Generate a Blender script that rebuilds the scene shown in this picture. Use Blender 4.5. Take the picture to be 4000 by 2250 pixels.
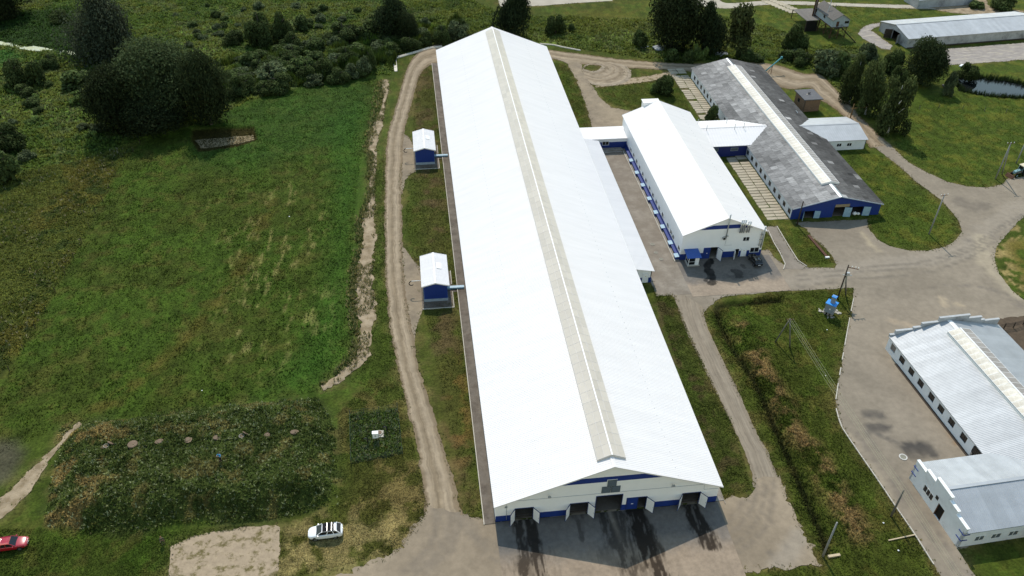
import bpy, bmesh, math, random, mathutils
import mathutils.geometry
import numpy as np
from mathutils import Vector, Matrix

for o in list(bpy.data.objects): bpy.data.objects.remove(o)
S = bpy.context.scene
C = S.collection
rnd = random.Random(7)
rng = np.random.default_rng(11)

# ------------------------------------------------------------------ camera
F, YAW, PITCH, ROLL = 3208.2, -0.1343, 0.6649, 0.0202          # focal length in photo pixels (4000 wide), angles in radians
CAM = np.array([-23.369, -68.871, 95.397])
_cy, _sy, _cp, _sp = math.cos(YAW), math.sin(YAW), math.cos(PITCH), math.sin(PITCH)
FW = np.array([-_sy*_cp, _cy*_cp, -_sp]); _r = np.array([_cy, _sy, 0.0]); _u = np.cross(_r, FW)
RT = math.cos(ROLL)*_r + math.sin(ROLL)*_u; UP = -math.sin(ROLL)*_r + math.cos(ROLL)*_u
cam = bpy.data.cameras.new('camera'); co = bpy.data.objects.new('camera', cam); C.objects.link(co)
cam.sensor_width = 36.0; cam.lens = 36.0*F/4000.0; cam.clip_start = 0.5; cam.clip_end = 5000
co.matrix_world = Matrix(((RT[0], UP[0], -FW[0], CAM[0]), (RT[1], UP[1], -FW[1], CAM[1]), (RT[2], UP[2], -FW[2], CAM[2]), (0, 0, 0, 1)))
S.camera = co

# ------------------------------------------------------------------ light
SUN_EL, SUN_AZ = math.radians(50.0), math.radians(-4.0)           # azimuth from +Y towards +X
sd = Vector((math.sin(SUN_AZ)*math.cos(SUN_EL), math.cos(SUN_AZ)*math.cos(SUN_EL), math.sin(SUN_EL)))
W = bpy.data.worlds.new('World'); S.world = W; W.use_nodes = True
nt = W.node_tree; bg = nt.nodes['Background']
sky = nt.nodes.new('ShaderNodeTexSky'); sky.sky_type = 'NISHITA'; sky.sun_disc = False
sky.sun_elevation = SUN_EL; sky.sun_rotation = SUN_AZ; sky.air_density = 2.2; sky.dust_density = 0.0
nt.links.new(sky.outputs[0], bg.inputs[0]); bg.inputs[1].default_value = 0.138
sl = bpy.data.lights.new('sun', 'SUN'); sl.energy = 3.4; sl.angle = math.radians(0.55); sl.color = (1.0, 0.925, 0.82)
so = bpy.data.objects.new('sun', sl); C.objects.link(so); so.rotation_euler = sd.to_track_quat('Z', 'Y').to_euler(); so.location = (0, 80, 120)
S.view_settings.view_transform = 'Standard'; S.view_settings.look = 'None'; S.view_settings.gamma = 1.0
S.view_settings.use_curve_mapping = False; S.view_settings.exposure = 0.17
S.render.engine = 'CYCLES'

# ------------------------------------------------------------------ pixel <-> place (photo scaled to 2576 x 1449)
K = 4000/2576
def G(x, y, z=0.0):
    d = FW + RT*(x*K-2000)/F - UP*(y*K-1125)/F
    return CAM + d*((z-CAM[2])/d[2])
def proj(p):
    d = np.asarray(p, float)-CAM; z = d@FW
    return np.array([(2000+F*(d@RT)/z)/K, (1125-F*(d@UP)/z)/K])
def t(c, r, x, y):          # position inside a quarter-size crop of the photograph
    s = 3.989 if r == 3 else 4.0
    return (c*644+x/s, [0, 361.93, 723.86, 1085.8][r]+y/s)
def GP(pts, z=0.0): return np.array([G(x, y, z)[:2] for x, y in pts])
def height_at(g, top):       # height of a post standing at g whose top shows at pixel `top`
    hs = np.linspace(0, 30, 1501)
    return min(hs, key=lambda h: np.hypot(*(proj((g[0], g[1], h))-np.array(top))))

# ------------------------------------------------------------------ noise
def _hash(ix, iy, seed):
    n = (ix.astype(np.int64)*374761393 + iy.astype(np.int64)*668265263 + seed*974634777) & 0xffffffff
    n = ((n ^ (n >> 13))*1274126177) & 0xffffffff
    return ((n ^ (n >> 16)) & 0xffff)/65535.0
def vn(x, y, seed=0):
    ix, iy = np.floor(x), np.floor(y); fx, fy = x-ix, y-iy
    fx = fx*fx*(3-2*fx); fy = fy*fy*(3-2*fy); ix = ix.astype(np.int64); iy = iy.astype(np.int64)
    a, b, c, d = _hash(ix, iy, seed), _hash(ix+1, iy, seed), _hash(ix, iy+1, seed), _hash(ix+1, iy+1, seed)
    return (a*(1-fx)+b*fx)*(1-fy)+(c*(1-fx)+d*fx)*fy
def fbm(x, y, s, o=4, seed=0):
    v = 0; a = 0.5; n = 0
    for i in range(o):
        v = v+a*vn(x/s+17.3*i, y/s-9.1*i, seed+i); n += a; a *= 0.55; s *= 0.48
    return v/n
def poly_sd(X, Y, poly):     # signed distance, negative inside
    poly = np.asarray(poly, float)
    d = np.full(X.shape, 1e9); ins = np.zeros(X.shape, bool)
    x1, y1 = X.min()-30, Y.min()-30
    for (ax, ay), (bx, by) in zip(poly, np.roll(poly, -1, 0)):
        ex, ey = bx-ax, by-ay; L = ex*ex+ey*ey+1e-12
        tt = np.clip(((X-ax)*ex+(Y-ay)*ey)/L, 0, 1)
        d = np.minimum(d, (X-ax-tt*ex)**2+(Y-ay-tt*ey)**2)
        c = (ay > Y) != (by > Y)
        ins ^= c & (X < (bx-ax)*(Y-ay)/((by-ay) if abs(by-ay) > 1e-9 else 1e-9)+ax)
    d = np.sqrt(d); return np.where(ins, -d, d)
def line_d(X, Y, pts):
    pts = np.asarray(pts, float); d = np.full(X.shape, 1e9)
    for (ax, ay), (bx, by) in zip(pts[:-1], pts[1:]):
        ex, ey = bx-ax, by-ay; L = ex*ex+ey*ey+1e-12
        tt = np.clip(((X-ax)*ex+(Y-ay)*ey)/L, 0, 1)
        d = np.minimum(d, (X-ax-tt*ex)**2+(Y-ay-tt*ey)**2)
    return np.sqrt(d)
def sstep(a, b, x):
    q = np.clip((x-a)/(b-a), 0, 1); return q*q*(3-2*q)

# ------------------------------------------------------------------ materials
MATS = {}
def nd(nt, ty, **kw):
    n = nt.nodes.new(ty)
    for k, v in kw.items(): setattr(n, k, v)
    return n
def pmat(name, col, rough=0.75, spec=0.35, var=0.12, scale=1.5, bump=0.0, bscale=8.0, metal=0.0, col2=None, c2scale=0.4, c2pos=(0.45, 0.65), rand=0.0, attr=None, stretch=None, coat=0.0, uvtracks=None, trans=0.0, upn=0.0):
    if name in MATS: return MATS[name]
    m = bpy.data.materials.new(name); m.use_nodes = True; MATS[name] = m
    nt = m.node_tree; L = nt.links; b = nt.nodes['Principled BSDF']
    b.inputs['Roughness'].default_value = rough; b.inputs['Specular IOR Level'].default_value = spec; b.inputs['Metallic'].default_value = metal
    if coat: b.inputs['Coat Weight'].default_value = coat; b.inputs['Coat Roughness'].default_value = 0.08
    tc = nd(nt, 'ShaderNodeTexCoord'); src = tc.outputs['Object']
    if stretch:
        mp = nd(nt, 'ShaderNodeMapping'); mp.inputs['Scale'].default_value = stretch; L.new(src, mp.inputs[0]); src = mp.outputs[0]
    n1 = nd(nt, 'ShaderNodeTexNoise'); n1.inputs['Scale'].default_value = scale; n1.inputs['Detail'].default_value = 5; n1.inputs['Roughness'].default_value = 0.65; L.new(src, n1.inputs['Vector'])
    mr = nd(nt, 'ShaderNodeMapRange'); mr.inputs[1].default_value = 0.3; mr.inputs[2].default_value = 0.7; mr.inputs[3].default_value = 1-var; mr.inputs[4].default_value = 1+var; L.new(n1.outputs['Fac'], mr.inputs[0])
    if attr:
        at = nd(nt, 'ShaderNodeAttribute'); at.attribute_name = attr; cur = at.outputs['Color']
    else:
        rg = nd(nt, 'ShaderNodeRGB'); rg.outputs[0].default_value = (*col, 1); cur = rg.outputs[0]
    if col2 is not None:
        n2 = nd(nt, 'ShaderNodeTexNoise'); n2.inputs['Scale'].default_value = c2scale; n2.inputs['Detail'].default_value = 6; n2.inputs['Roughness'].default_value = 0.7; L.new(src, n2.inputs['Vector'])
        r2 = nd(nt, 'ShaderNodeMapRange'); r2.inputs[1].default_value = c2pos[0]; r2.inputs[2].default_value = c2pos[1]; L.new(n2.outputs['Fac'], r2.inputs[0])
        mx = nd(nt, 'ShaderNodeMix', data_type='RGBA'); L.new(r2.outputs[0], mx.inputs[0]); L.new(cur, mx.inputs[6]); mx.inputs[7].default_value = (*col2, 1); cur = mx.outputs[2]
    if uvtracks:
        uv = nd(nt, 'ShaderNodeUVMap'); sx = nd(nt, 'ShaderNodeSeparateXYZ'); L.new(uv.outputs[0], sx.inputs[0])
        wob = nd(nt, 'ShaderNodeMath', operation='MULTIPLY_ADD'); L.new(n1.outputs['Fac'], wob.inputs[0]); wob.inputs[1].default_value = 0.16; L.new(sx.outputs[0], wob.inputs[2])
        cr = nd(nt, 'ShaderNodeValToRGB'); L.new(wob.outputs[0], cr.inputs[0])
        el = cr.color_ramp.elements; el[0].position = 0.0; el[0].color = (*uvtracks[0], 1); el[1].position = 1.0; el[1].color = (*uvtracks[0], 1)
        for p, c in ((0.14, uvtracks[0]), (0.25, uvtracks[1]), (0.40, uvtracks[2]), (0.52, uvtracks[3]), (0.60, uvtracks[2]), (0.74, uvtracks[1]), (0.92, uvtracks[2])):
            e = el.new(p); e.color = (*c, 1)
        mu = nd(nt, 'ShaderNodeMix', data_type='RGBA', blend_type='MULTIPLY'); mu.inputs[0].default_value = 1.0; L.new(cur, mu.inputs[6]); L.new(cr.outputs[0], mu.inputs[7]); cur = mu.outputs[2]
        mp2 = nd(nt, 'ShaderNodeMapping'); mp2.inputs['Scale'].default_value = (9.0, 0.10, 1); L.new(uv.outputs[0], mp2.inputs[0])
        n4 = nd(nt, 'ShaderNodeTexNoise'); n4.inputs['Scale'].default_value = 1.6; n4.inputs['Detail'].default_value = 6; L.new(mp2.outputs[0], n4.inputs['Vector'])
        r4 = nd(nt, 'ShaderNodeMapRange'); r4.inputs[1].default_value = 0.3; r4.inputs[2].default_value = 0.7; r4.inputs[3].default_value = 0.80; r4.inputs[4].default_value = 1.15; L.new(n4.outputs['Fac'], r4.inputs[0])
        vm = nd(nt, 'ShaderNodeVectorMath', operation='SCALE'); L.new(cur, vm.inputs[0]); L.new(r4.outputs[0], vm.inputs[3]); cur = vm.outputs[0]
    v = nd(nt, 'ShaderNodeVectorMath', operation='SCALE'); L.new(cur, v.inputs[0]); L.new(mr.outputs[0], v.inputs[3]); cur = v.outputs[0]
    if rand:
        oi = nd(nt, 'ShaderNodeObjectInfo'); r3 = nd(nt, 'ShaderNodeMapRange'); r3.inputs[3].default_value = 1-rand; r3.inputs[4].default_value = 1+rand; L.new(oi.outputs['Random'], r3.inputs[0])
        v3 = nd(nt, 'ShaderNodeVectorMath', operation='SCALE'); L.new(cur, v3.inputs[0]); L.new(r3.outputs[0], v3.inputs[3]); cur = v3.outputs[0]
    L.new(cur, b.inputs['Base Color'])
    if bump:
        n3 = nd(nt, 'ShaderNodeTexNoise'); n3.inputs['Scale'].default_value = bscale; n3.inputs['Detail'].default_value = 5; n3.inputs['Roughness'].default_value = 0.7; L.new(tc.outputs['Object'], n3.inputs['Vector'])
        bp = nd(nt, 'ShaderNodeBump'); bp.inputs['Strength'].default_value = 1.0; bp.inputs['Distance'].default_value = bump; L.new(n3.outputs['Fac'], bp.inputs['Height']); L.new(bp.outputs[0], b.inputs['Normal'])
    if upn:
        ge = nd(nt, 'ShaderNodeNewGeometry'); va = nd(nt, 'ShaderNodeVectorMath', operation='SCALE'); va.inputs[3].default_value = 1-upn; L.new(ge.outputs['Normal'], va.inputs[0])
        vb = nd(nt, 'ShaderNodeVectorMath', operation='ADD'); L.new(va.outputs[0], vb.inputs[0]); vb.inputs[1].default_value = (0, 0, upn); vc = nd(nt, 'ShaderNodeVectorMath', operation='NORMALIZE'); L.new(vb.outputs[0], vc.inputs[0]); L.new(vc.outputs[0], b.inputs['Normal'])
    if trans:
        tr = nd(nt, 'ShaderNodeBsdfTranslucent'); L.new(cur, tr.inputs[0]); ms = nd(nt, 'ShaderNodeMixShader'); ms.inputs[0].default_value = trans
        L.new(b.outputs[0], ms.inputs[1]); L.new(tr.outputs[0], ms.inputs[2]); L.new(ms.outputs[0], nt.nodes['Material Output'].inputs['Surface'])
    return m
WHITE = pmat('white_panel', (0.90, 0.895, 0.885), 0.5, 0.4, 0.03, 0.5)
ROOFW = pmat('white_roof_sheet', (0.765, 0.735, 0.715), 0.45, 0.35, 0.04, 0.25, stretch=(0.35, 3.0, 1))
BLUE = pmat('blue_panel', (0.011, 0.036, 0.20), 0.5, 0.4, 0.10, 1.0)
BLUED = pmat('blue_trim', (0.010, 0.030, 0.13), 0.5, 0.4, 0.08, 1.0)
LBLUE = pmat('light_blue_metal', (0.27, 0.42, 0.52), 0.5, 0.4, 0.15, 2.0)
PLBLUE = pmat('pale_blue_door', (0.28, 0.42, 0.52), 0.6, 0.3, 0.12, 2.0)
BARG = pmat('grey_glazing_bar', (0.56, 0.53, 0.49), 0.6, 0.3, 0.05)
PANE = pmat('milky_skylight_pane', (0.55, 0.50, 0.425), 0.35, 0.5, 0.05, 0.6, rand=0.07)
PANE2 = pmat('aged_skylight_pane', (0.66, 0.62, 0.53), 0.5, 0.4, 0.10, 1.0, rand=0.12, col2=(0.50, 0.45, 0.36), c2scale=1.2)
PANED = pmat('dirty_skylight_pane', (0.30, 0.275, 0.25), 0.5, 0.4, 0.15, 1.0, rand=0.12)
BARW = pmat('white_bar', (0.82, 0.82, 0.80), 0.5, 0.4, 0.04)
GLASS = pmat('dark_window_glass', (0.012, 0.014, 0.016), 0.12, 0.5, 0.2, 3.0)
DARK = pmat('dark_interior', (0.02, 0.018, 0.016), 0.9, 0.1, 0.2, 2.0)
LOUV = pmat('grey_louvre', (0.10, 0.12, 0.13), 0.6, 0.3, 0.1)
STEEL = pmat('stainless_steel', (0.55, 0.57, 0.58), 0.30, 0.5, 0.08, 3.0, metal=0.85)
GALV = pmat('galvanised_metal', (0.40, 0.42, 0.42), 0.45, 0.5, 0.12, 3.0, metal=0.5)
CONC = pmat('concrete', (0.30, 0.27, 0.23), 0.9, 0.2, 0.18, 0.8, bump=0.01, bscale=6, col2=(0.20, 0.175, 0.145), c2scale=0.5)
CONCL = pmat('pale_concrete', (0.48, 0.44, 0.37), 0.9, 0.2, 0.15, 0.8, bump=0.01, bscale=6)
SKIRT = pmat('brown_concrete', (0.155, 0.130, 0.105), 0.9, 0.2, 0.2, 0.7, bump=0.01, col2=(0.10, 0.08, 0.062), c2scale=0.3)
WOODP = pmat('weathered_wood', (0.14, 0.13, 0.115), 0.85, 0.2, 0.2, 3.0)
WOODD = pmat('dark_wood', (0.055, 0.042, 0.032), 0.85, 0.2, 0.2, 3.0)
WOODL = pmat('pale_timber', (0.50, 0.40, 0.26), 0.8, 0.2, 0.15, 2.0)
RUST = pmat('rusty_metal', (0.10, 0.050, 0.032), 0.85, 0.2, 0.3, 3.0)
BRICK = pmat('old_brick', (0.26, 0.155, 0.095), 0.9, 0.2, 0.25, 2.5, rand=0.12)
OLDW = pmat('old_whitewash', (0.70, 0.72, 0.74), 0.85, 0.2, 0.06, 0.8, col2=(0.52, 0.52, 0.52), c2scale=0.5, c2pos=(0.55, 0.8))
GREYW = pmat('weathered_grey_wall', (0.42, 0.43, 0.44), 0.9, 0.2, 0.25, 0.7, col2=(0.17, 0.17, 0.175), c2scale=0.35, c2pos=(0.5, 0.66), bump=0.02, bscale=3)
METR = pmat('grey_metal_roof', (0.42, 0.435, 0.445), 0.52, 0.5, 0.10, 0.5, metal=0.32, rand=0.06)
SLATE = pmat('asbestos_sheet', (0.2, 0.2, 0.2), 0.9, 0.2, 0.50, 1.8, bump=0.012, bscale=5, attr='Col', stretch=(0.5, 3.2, 1), col2=(0.055, 0.052, 0.048), c2scale=0.9, c2pos=(0.55, 0.85))
BLACKP = pmat('black_plastic', (0.012, 0.012, 0.013), 0.5, 0.4, 0.1)
RUBBER = pmat('tyre_rubber', (0.015, 0.015, 0.015), 0.9, 0.2, 0.1)

# ------------------------------------------------------------------ mesh helpers
class MB:
    def __init__(s): s.v = []; s.f = []; s.m = []; s.uv = None
    def add(s, vs, fs, mi=0):
        o = len(s.v); s.v += [tuple(map(float, p)) for p in vs]; s.f += [tuple(i+o for i in f) for f in fs]; s.m += [mi]*len(fs); return s
    def hexa(s, p, mi=0):     # p: four bottom points (ccw), four top points
        return s.add(p, [(3, 2, 1, 0), (4, 5, 6, 7), (0, 1, 5, 4), (1, 2, 6, 5), (2, 3, 7, 6), (3, 0, 4, 7)], mi)
    def box(s, x0, y0, z0, x1, y1, z1, mi=0):
        return s.hexa([(x0, y0, z0), (x1, y0, z0), (x1, y1, z0), (x0, y1, z0), (x0, y0, z1), (x1, y0, z1), (x1, y1, z1), (x0, y1, z1)], mi)
    def bar(s, a, b, w, h=None, mi=0):
        a, b = Vector(a), Vector(b); d = (b-a).normalized(); h = h or w
        r = d.cross(Vector((0, 0, 1)));  r = r.normalized() if r.length > 1e-4 else Vector((1, 0, 0)); u = r.cross(d)
        q = lambda c: [c-r*w/2-u*h/2, c+r*w/2-u*h/2, c+r*w/2+u*h/2, c-r*w/2+u*h/2]
        return s.add(q(a)+q(b), [(0, 1, 2, 3), (7, 6, 5, 4), (0, 4, 5, 1), (1, 5, 6, 2), (2, 6, 7, 3), (3, 7, 4, 0)], mi)
    def tube(s, pts, r, n=8, mi=0, cap=True):
        pts = [Vector(p) for p in pts]; rs = r if isinstance(r, (list, tuple)) else [r]*len(pts); o = len(s.v); x = None
        for i, p in enumerate(pts):
            d = (pts[min(i+1, len(pts)-1)]-pts[max(i-1, 0)]).normalized()
            x = (x-d*x.dot(d)) if x is not None else d.cross(Vector((0.31, 0.2, 0.93)))
            if x.length < 1e-4: x = d.cross(Vector((1, 0, 0)))
            x = x.normalized(); y = d.cross(x)
            for k in range(n):
                a = 2*math.pi*k/n; s.v.append(tuple(p+x*math.cos(a)*rs[i]+y*math.sin(a)*rs[i]))
        for i in range(len(pts)-1):
            for k in range(n):
                s.f.append((o+i*n+k, o+i*n+(k+1) % n, o+(i+1)*n+(k+1) % n, o+(i+1)*n+k)); s.m.append(mi)
        if cap:
            s.f.append(tuple(o+k for k in range(n))[::-1]); s.m.append(mi); e = o+(len(pts)-1)*n
            s.f.append(tuple(e+k for k in range(n))); s.m.append(mi)
        return s
    def prism(s, poly, z0, z1, mi=0):
        n = len(poly); vs = [(x, y, z0) for x, y in poly]+[(x, y, z1) for x, y in poly]
        return s.add(vs, [tuple(range(n))[::-1], tuple(range(n, 2*n))]+[(i, (i+1) % n, n+(i+1) % n, n+i) for i in range(n)], mi)
    def mesh(s, name, mat, smooth=False):
        me = bpy.data.meshes.new(name); me.from_pydata(s.v, [], s.f)
        for q in (mat if isinstance(mat, (list, tuple)) else [mat]): me.materials.append(q)
        if any(s.m): me.polygons.foreach_set('material_index', s.m)
        if smooth: me.polygons.foreach_set('use_smooth', [True]*len(me.polygons))
        me.update(); return me
    def obj(s, name, mat, parent=None, smooth=False, loc=None, rot=None):
        return mobj(name, s.mesh(name, mat, smooth), parent, loc, rot)
def mobj(name, me, parent=None, loc=None, rot=None):
    o = bpy.data.objects.new(name, me); C.objects.link(o)
    if parent is not None: o.parent = parent
    if loc is not None: o.location = loc
    if rot is not None: o.rotation_euler = rot
    return o
def tag(o, label, cat=None, group=None, kind=None):
    o['label'] = label
    if cat: o['category'] = cat
    if group: o['group'] = group
    if kind: o['kind'] = kind
    return o
def thing(name, label, cat, loc=(0, 0, 0), rz=0.0, group=None):
    o = bpy.data.objects.new(name, None); C.objects.link(o); o.empty_display_size = 0.3
    o.location = loc; o.rotation_euler = (0, 0, rz); return tag(o, label, cat, group)
def copy_tree(o, parent=None):
    c = o.copy(); C.objects.link(c)
    if parent is not None: c.parent = parent
    for ch in list(o.children): copy_tree(ch, c)
    return c
def raw_mesh(name, verts, faces_n, loops, col=None, mat=None, smooth=False):
    me = bpy.data.meshes.new(name); nv = len(verts); nf = len(loops)//faces_n
    me.vertices.add(nv); me.vertices.foreach_set('co', np.ascontiguousarray(verts, dtype=np.float32).ravel())
    me.loops.add(len(loops)); me.loops.foreach_set('vertex_index', np.ascontiguousarray(loops, dtype=np.int32))
    me.polygons.add(nf); me.polygons.foreach_set('loop_start', np.arange(nf, dtype=np.int32)*faces_n)
    try: me.polygons.foreach_set('loop_total', np.full(nf, faces_n, dtype=np.int32))
    except Exception: pass
    if smooth: me.polygons.foreach_set('use_smooth', np.ones(nf, dtype=bool))
    me.update(calc_edges=True)
    if col is not None:
        a = me.color_attributes.new('Col', 'FLOAT_COLOR', 'POINT')
        a.data.foreach_set('color', np.ascontiguousarray(np.c_[col, np.ones(nv)], dtype=np.float32).ravel())
    if mat: me.materials.append(mat)
    return me

# ================================================================== GROUND LAYOUT (traced in photo pixels, laid on the ground plane)
ROADS = []      # world polygons of every surfaced area: the grass sheet dips below them
def smooth_line(pts, step=0.8):
    p = np.asarray(pts, float); n = len(p); out = []
    for i in range(n-1):
        p0, p1, p2, p3 = p[max(i-1, 0)], p[i], p[i+1], p[min(i+2, n-1)]
        k = max(2, int(np.linalg.norm(p2-p1)/step))
        for j in range(k):
            q = j/k; out.append(0.5*((2*p1)+(-p0+p2)*q+(2*p0-5*p1+4*p2-p3)*q*q+(-p0+3*p1-3*p2+p3)*q**3))
    out.append(p[-1]); return np.array(out)
def ragged(poly, step=0.5, amp=0.25, seed=0):
    p = np.asarray(poly, float); out = []
    for a, b in zip(p, np.roll(p, -1, 0)):
        k = max(1, int(np.linalg.norm(b-a)/step))
        for j in range(k): out.append(a+(b-a)*j/k)
    o = np.array(out)
    dx = fbm(o[:, 0], o[:, 1], 2.2, 4, seed)-0.5+0.6*(vn(o[:, 0]*2.1, o[:, 1]*2.1, seed+2)-.5); dy = fbm(o[:, 0]+50, o[:, 1], 2.2, 4, seed+5)-0.5+0.6*(vn(o[:, 0]*2.1+9, o[:, 1]*2.1, seed+3)-.5)
    return o+np.c_[dx, dy]*2*amp
def sheet(name, poly, z, mat, label, cat, amp=0.25, step=0.35, keep=True, paint=None, res=0.7):
    q = ragged(poly, step, amp, len(name)) if amp else np.asarray(poly)
    area = 0.5*np.sum(q[:, 0]*np.roll(q[:, 1], -1)-np.roll(q[:, 0], -1)*q[:, 1])
    if area < 0: q = q[::-1]
    n = len(q)
    if paint is None:
        vs = [(x, y, z) for x, y in q]+[(x, y, z-0.25) for x, y in q]
        m = MB(); m.add(vs, [tuple(range(n))]+[(i, n+i, n+(i+1) % n, (i+1) % n) for i in range(n)])
        o = m.obj(name, mat)
    else:
        gx, gy = np.meshgrid(np.arange(q[:, 0].min(), q[:, 0].max(), res), np.arange(q[:, 1].min(), q[:, 1].max(), res)); gx = gx.ravel()+rng.uniform(-.2, .2, gx.size)*res; gy = gy.ravel()+rng.uniform(-.2, .2, gy.size)*res
        k = poly_sd(gx, gy, q) < -0.15; pts = [Vector(p) for p in q]+[Vector((a, b)) for a, b in zip(gx[k], gy[k])]
        vv, _, ff, _, _, _ = mathutils.geometry.delaunay_2d_cdt(pts, [(i, (i+1) % n) for i in range(n)], [], 1, 1e-5)
        V = np.array([(a.x, a.y, z) for a in vv]); me = bpy.data.meshes.new(name); me.from_pydata([tuple(a) for a in V], [], [tuple(f) for f in ff])
        at = me.color_attributes.new('Col', 'FLOAT_COLOR', 'POINT'); at.data.foreach_set('color', np.c_[paint(V[:, 0], V[:, 1]), np.ones(len(V))].astype(np.float32).ravel()); me.materials.append(mat)
        if len(me.polygons) and sum(p.normal.z for p in me.polygons) < 0: me.flip_normals()
        o = mobj(name, me)
    tag(o, label, cat, kind='structure')
    if keep: ROADS.append(q if len(q) < 90 else np.asarray(poly))
    return o
def ribbon(name, Lp, Rp, z, mat, label, cat, amp=0.2, cross=6, keep=True, crown=0.0, narrow=0.0):
    A = GP(Lp); B = GP(Rp); A = A+(B-A)*narrow
    sA = smooth_pair(A, B); a, b = sA
    n = len(a); v = []; f = []; uv = []
    ja = (fbm(a[:, 0], a[:, 1], 1.6, 4, 3)-.5+.6*(vn(a[:, 0]*2, a[:, 1]*2, 4)-.5))*2*amp*1.5; jb = (fbm(b[:, 0], b[:, 1], 1.6, 4, 9)-.5+.6*(vn(b[:, 0]*2, b[:, 1]*2, 6)-.5))*2*amp*1.5
    d = (b-a)/np.maximum(np.linalg.norm(b-a, axis=1), 1e-6)[:, None]
    a2 = a-d*ja[:, None]; b2 = b+d*jb[:, None]
    s = np.r_[0, np.cumsum(np.linalg.norm(np.diff((a+b)/2, axis=0), axis=1))]
    for i in range(n):
        for k in range(cross+1):
            q = k/cross; p = a2[i]*(1-q)+b2[i]*q; e = 1-(2*q-1)**2
            v.append((p[0], p[1], z+crown*e)); uv.append((q, s[i]))
    for i in range(n-1):
        for k in range(cross): f.append((i*(cross+1)+k, i*(cross+1)+k+1, (i+1)*(cross+1)+k+1, (i+1)*(cross+1)+k))
    me = bpy.data.meshes.new(name); me.from_pydata(v, [], f); me.materials.append(mat)
    ul = me.uv_layers.new(name='UVMap'); li = np.zeros(len(me.loops), np.int32); me.loops.foreach_get('vertex_index', li)
    ul.data.foreach_set('uv', np.array(uv, np.float32)[li].ravel())
    if me.polygons[0].normal.z < 0: me.flip_normals()
    o = mobj(name, me); tag(o, label, cat, kind='structure')
    if keep: ROADS.append(np.r_[a[::3], b[::-3]])
    return o
def smooth_pair(A, B):
    mid = (A+B)/2; oa, ob = [], []; n = len(A)
    for i in range(n-1):
        k = max(2, int(np.linalg.norm(mid[i+1]-mid[i])/0.45))
        for j in range(k):
            q = j/k
            for P, out in ((A, oa), (B, ob)):
                p0, p1, p2, p3 = P[max(i-1, 0)], P[i], P[i+1], P[min(i+2, n-1)]
                out.append(0.5*((2*p1)+(-p0+p2)*q+(2*p0-5*p1+4*p2-p3)*q*q+(-p0+3*p1-3*p2+p3)*q**3))
    oa.append(A[-1]); ob.append(B[-1]); return np.array(oa), np.array(ob)

TR = ((0.66, 0.62, 0.56), (1.10, 1.09, 1.08), (0.86, 0.84, 0.80), (0.70, 0.67, 0.62))
DIRT = pmat('dirt_road', (0.300, 0.238, 0.165), 0.95, 0.15, 0.16, 0.6, bump=0.03, bscale=2.5, uvtracks=TR)
DIRT2 = pmat('gravel_turnout', (0.280, 0.222, 0.152), 0.95, 0.15, 0.18, 0.45, bump=0.02, bscale=3, col2=(0.20, 0.160, 0.115), c2scale=0.12, c2pos=(0.42, 0.66))
PAINTED = pmat('painted_paving', (0, 0, 0), 0.92, 0.2, 0.12, 0.9, bump=0.012, bscale=5, attr='Col')
ASPH = pmat('old_asphalt', (0.235, 0.200, 0.160), 0.92, 0.2, 0.14, 0.5, bump=0.01, bscale=6, col2=(0.18, 0.155, 0.125), c2scale=0.10, c2pos=(0.40, 0.68), stretch=(1.0, 0.7, 1))
EROAD = pmat('paved_road', (0.248, 0.205, 0.152), 0.92, 0.2, 0.10, 0.5, bump=0.01, bscale=6, uvtracks=((0.92, 0.90, 0.87), (1.04, 1.04, 1.04), (0.97, 0.96, 0.95), (0.92, 0.91, 0.90)))
SAND = pmat('sand', (0.39, 0.305, 0.205), 0.95, 0.1, 0.25, 1.2, bump=0.10, bscale=1.6, col2=(0.20, 0.150, 0.090), c2scale=0.6, c2pos=(0.42, 0.60))
SANDG = pmat('sand_with_weeds', (0.345, 0.268, 0.182), 0.95, 0.1, 0.16, 1.2, bump=0.06, bscale=2.2, col2=(0.135, 0.110, 0.045), c2scale=0.7, c2pos=(0.50, 0.62))
ALLEY = pmat('brown_alley_concrete', (0.215, 0.180, 0.140), 0.9, 0.2, 0.10, 0.5, bump=0.008, col2=(0.26, 0.225, 0.18), c2scale=0.25)
MUD = pmat('mud', (0.085, 0.060, 0.038), 0.9, 0.25, 0.3, 0.8, bump=0.05, bscale=2)
CPATH = pmat('concrete_path', (0.42, 0.375, 0.300), 0.9, 0.2, 0.12, 0.6, bump=0.01, col2=(0.34, 0.30, 0.235), c2scale=0.3)
GRAVG = pmat('grey_gravel', (0.30, 0.265, 0.235), 0.95, 0.15, 0.2, 0.8, bump=0.04, bscale=2.5, col2=(0.40, 0.35, 0.28), c2scale=0.5, c2pos=(0.5, 0.62), stretch=(0.5, 1.6, 1))

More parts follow.
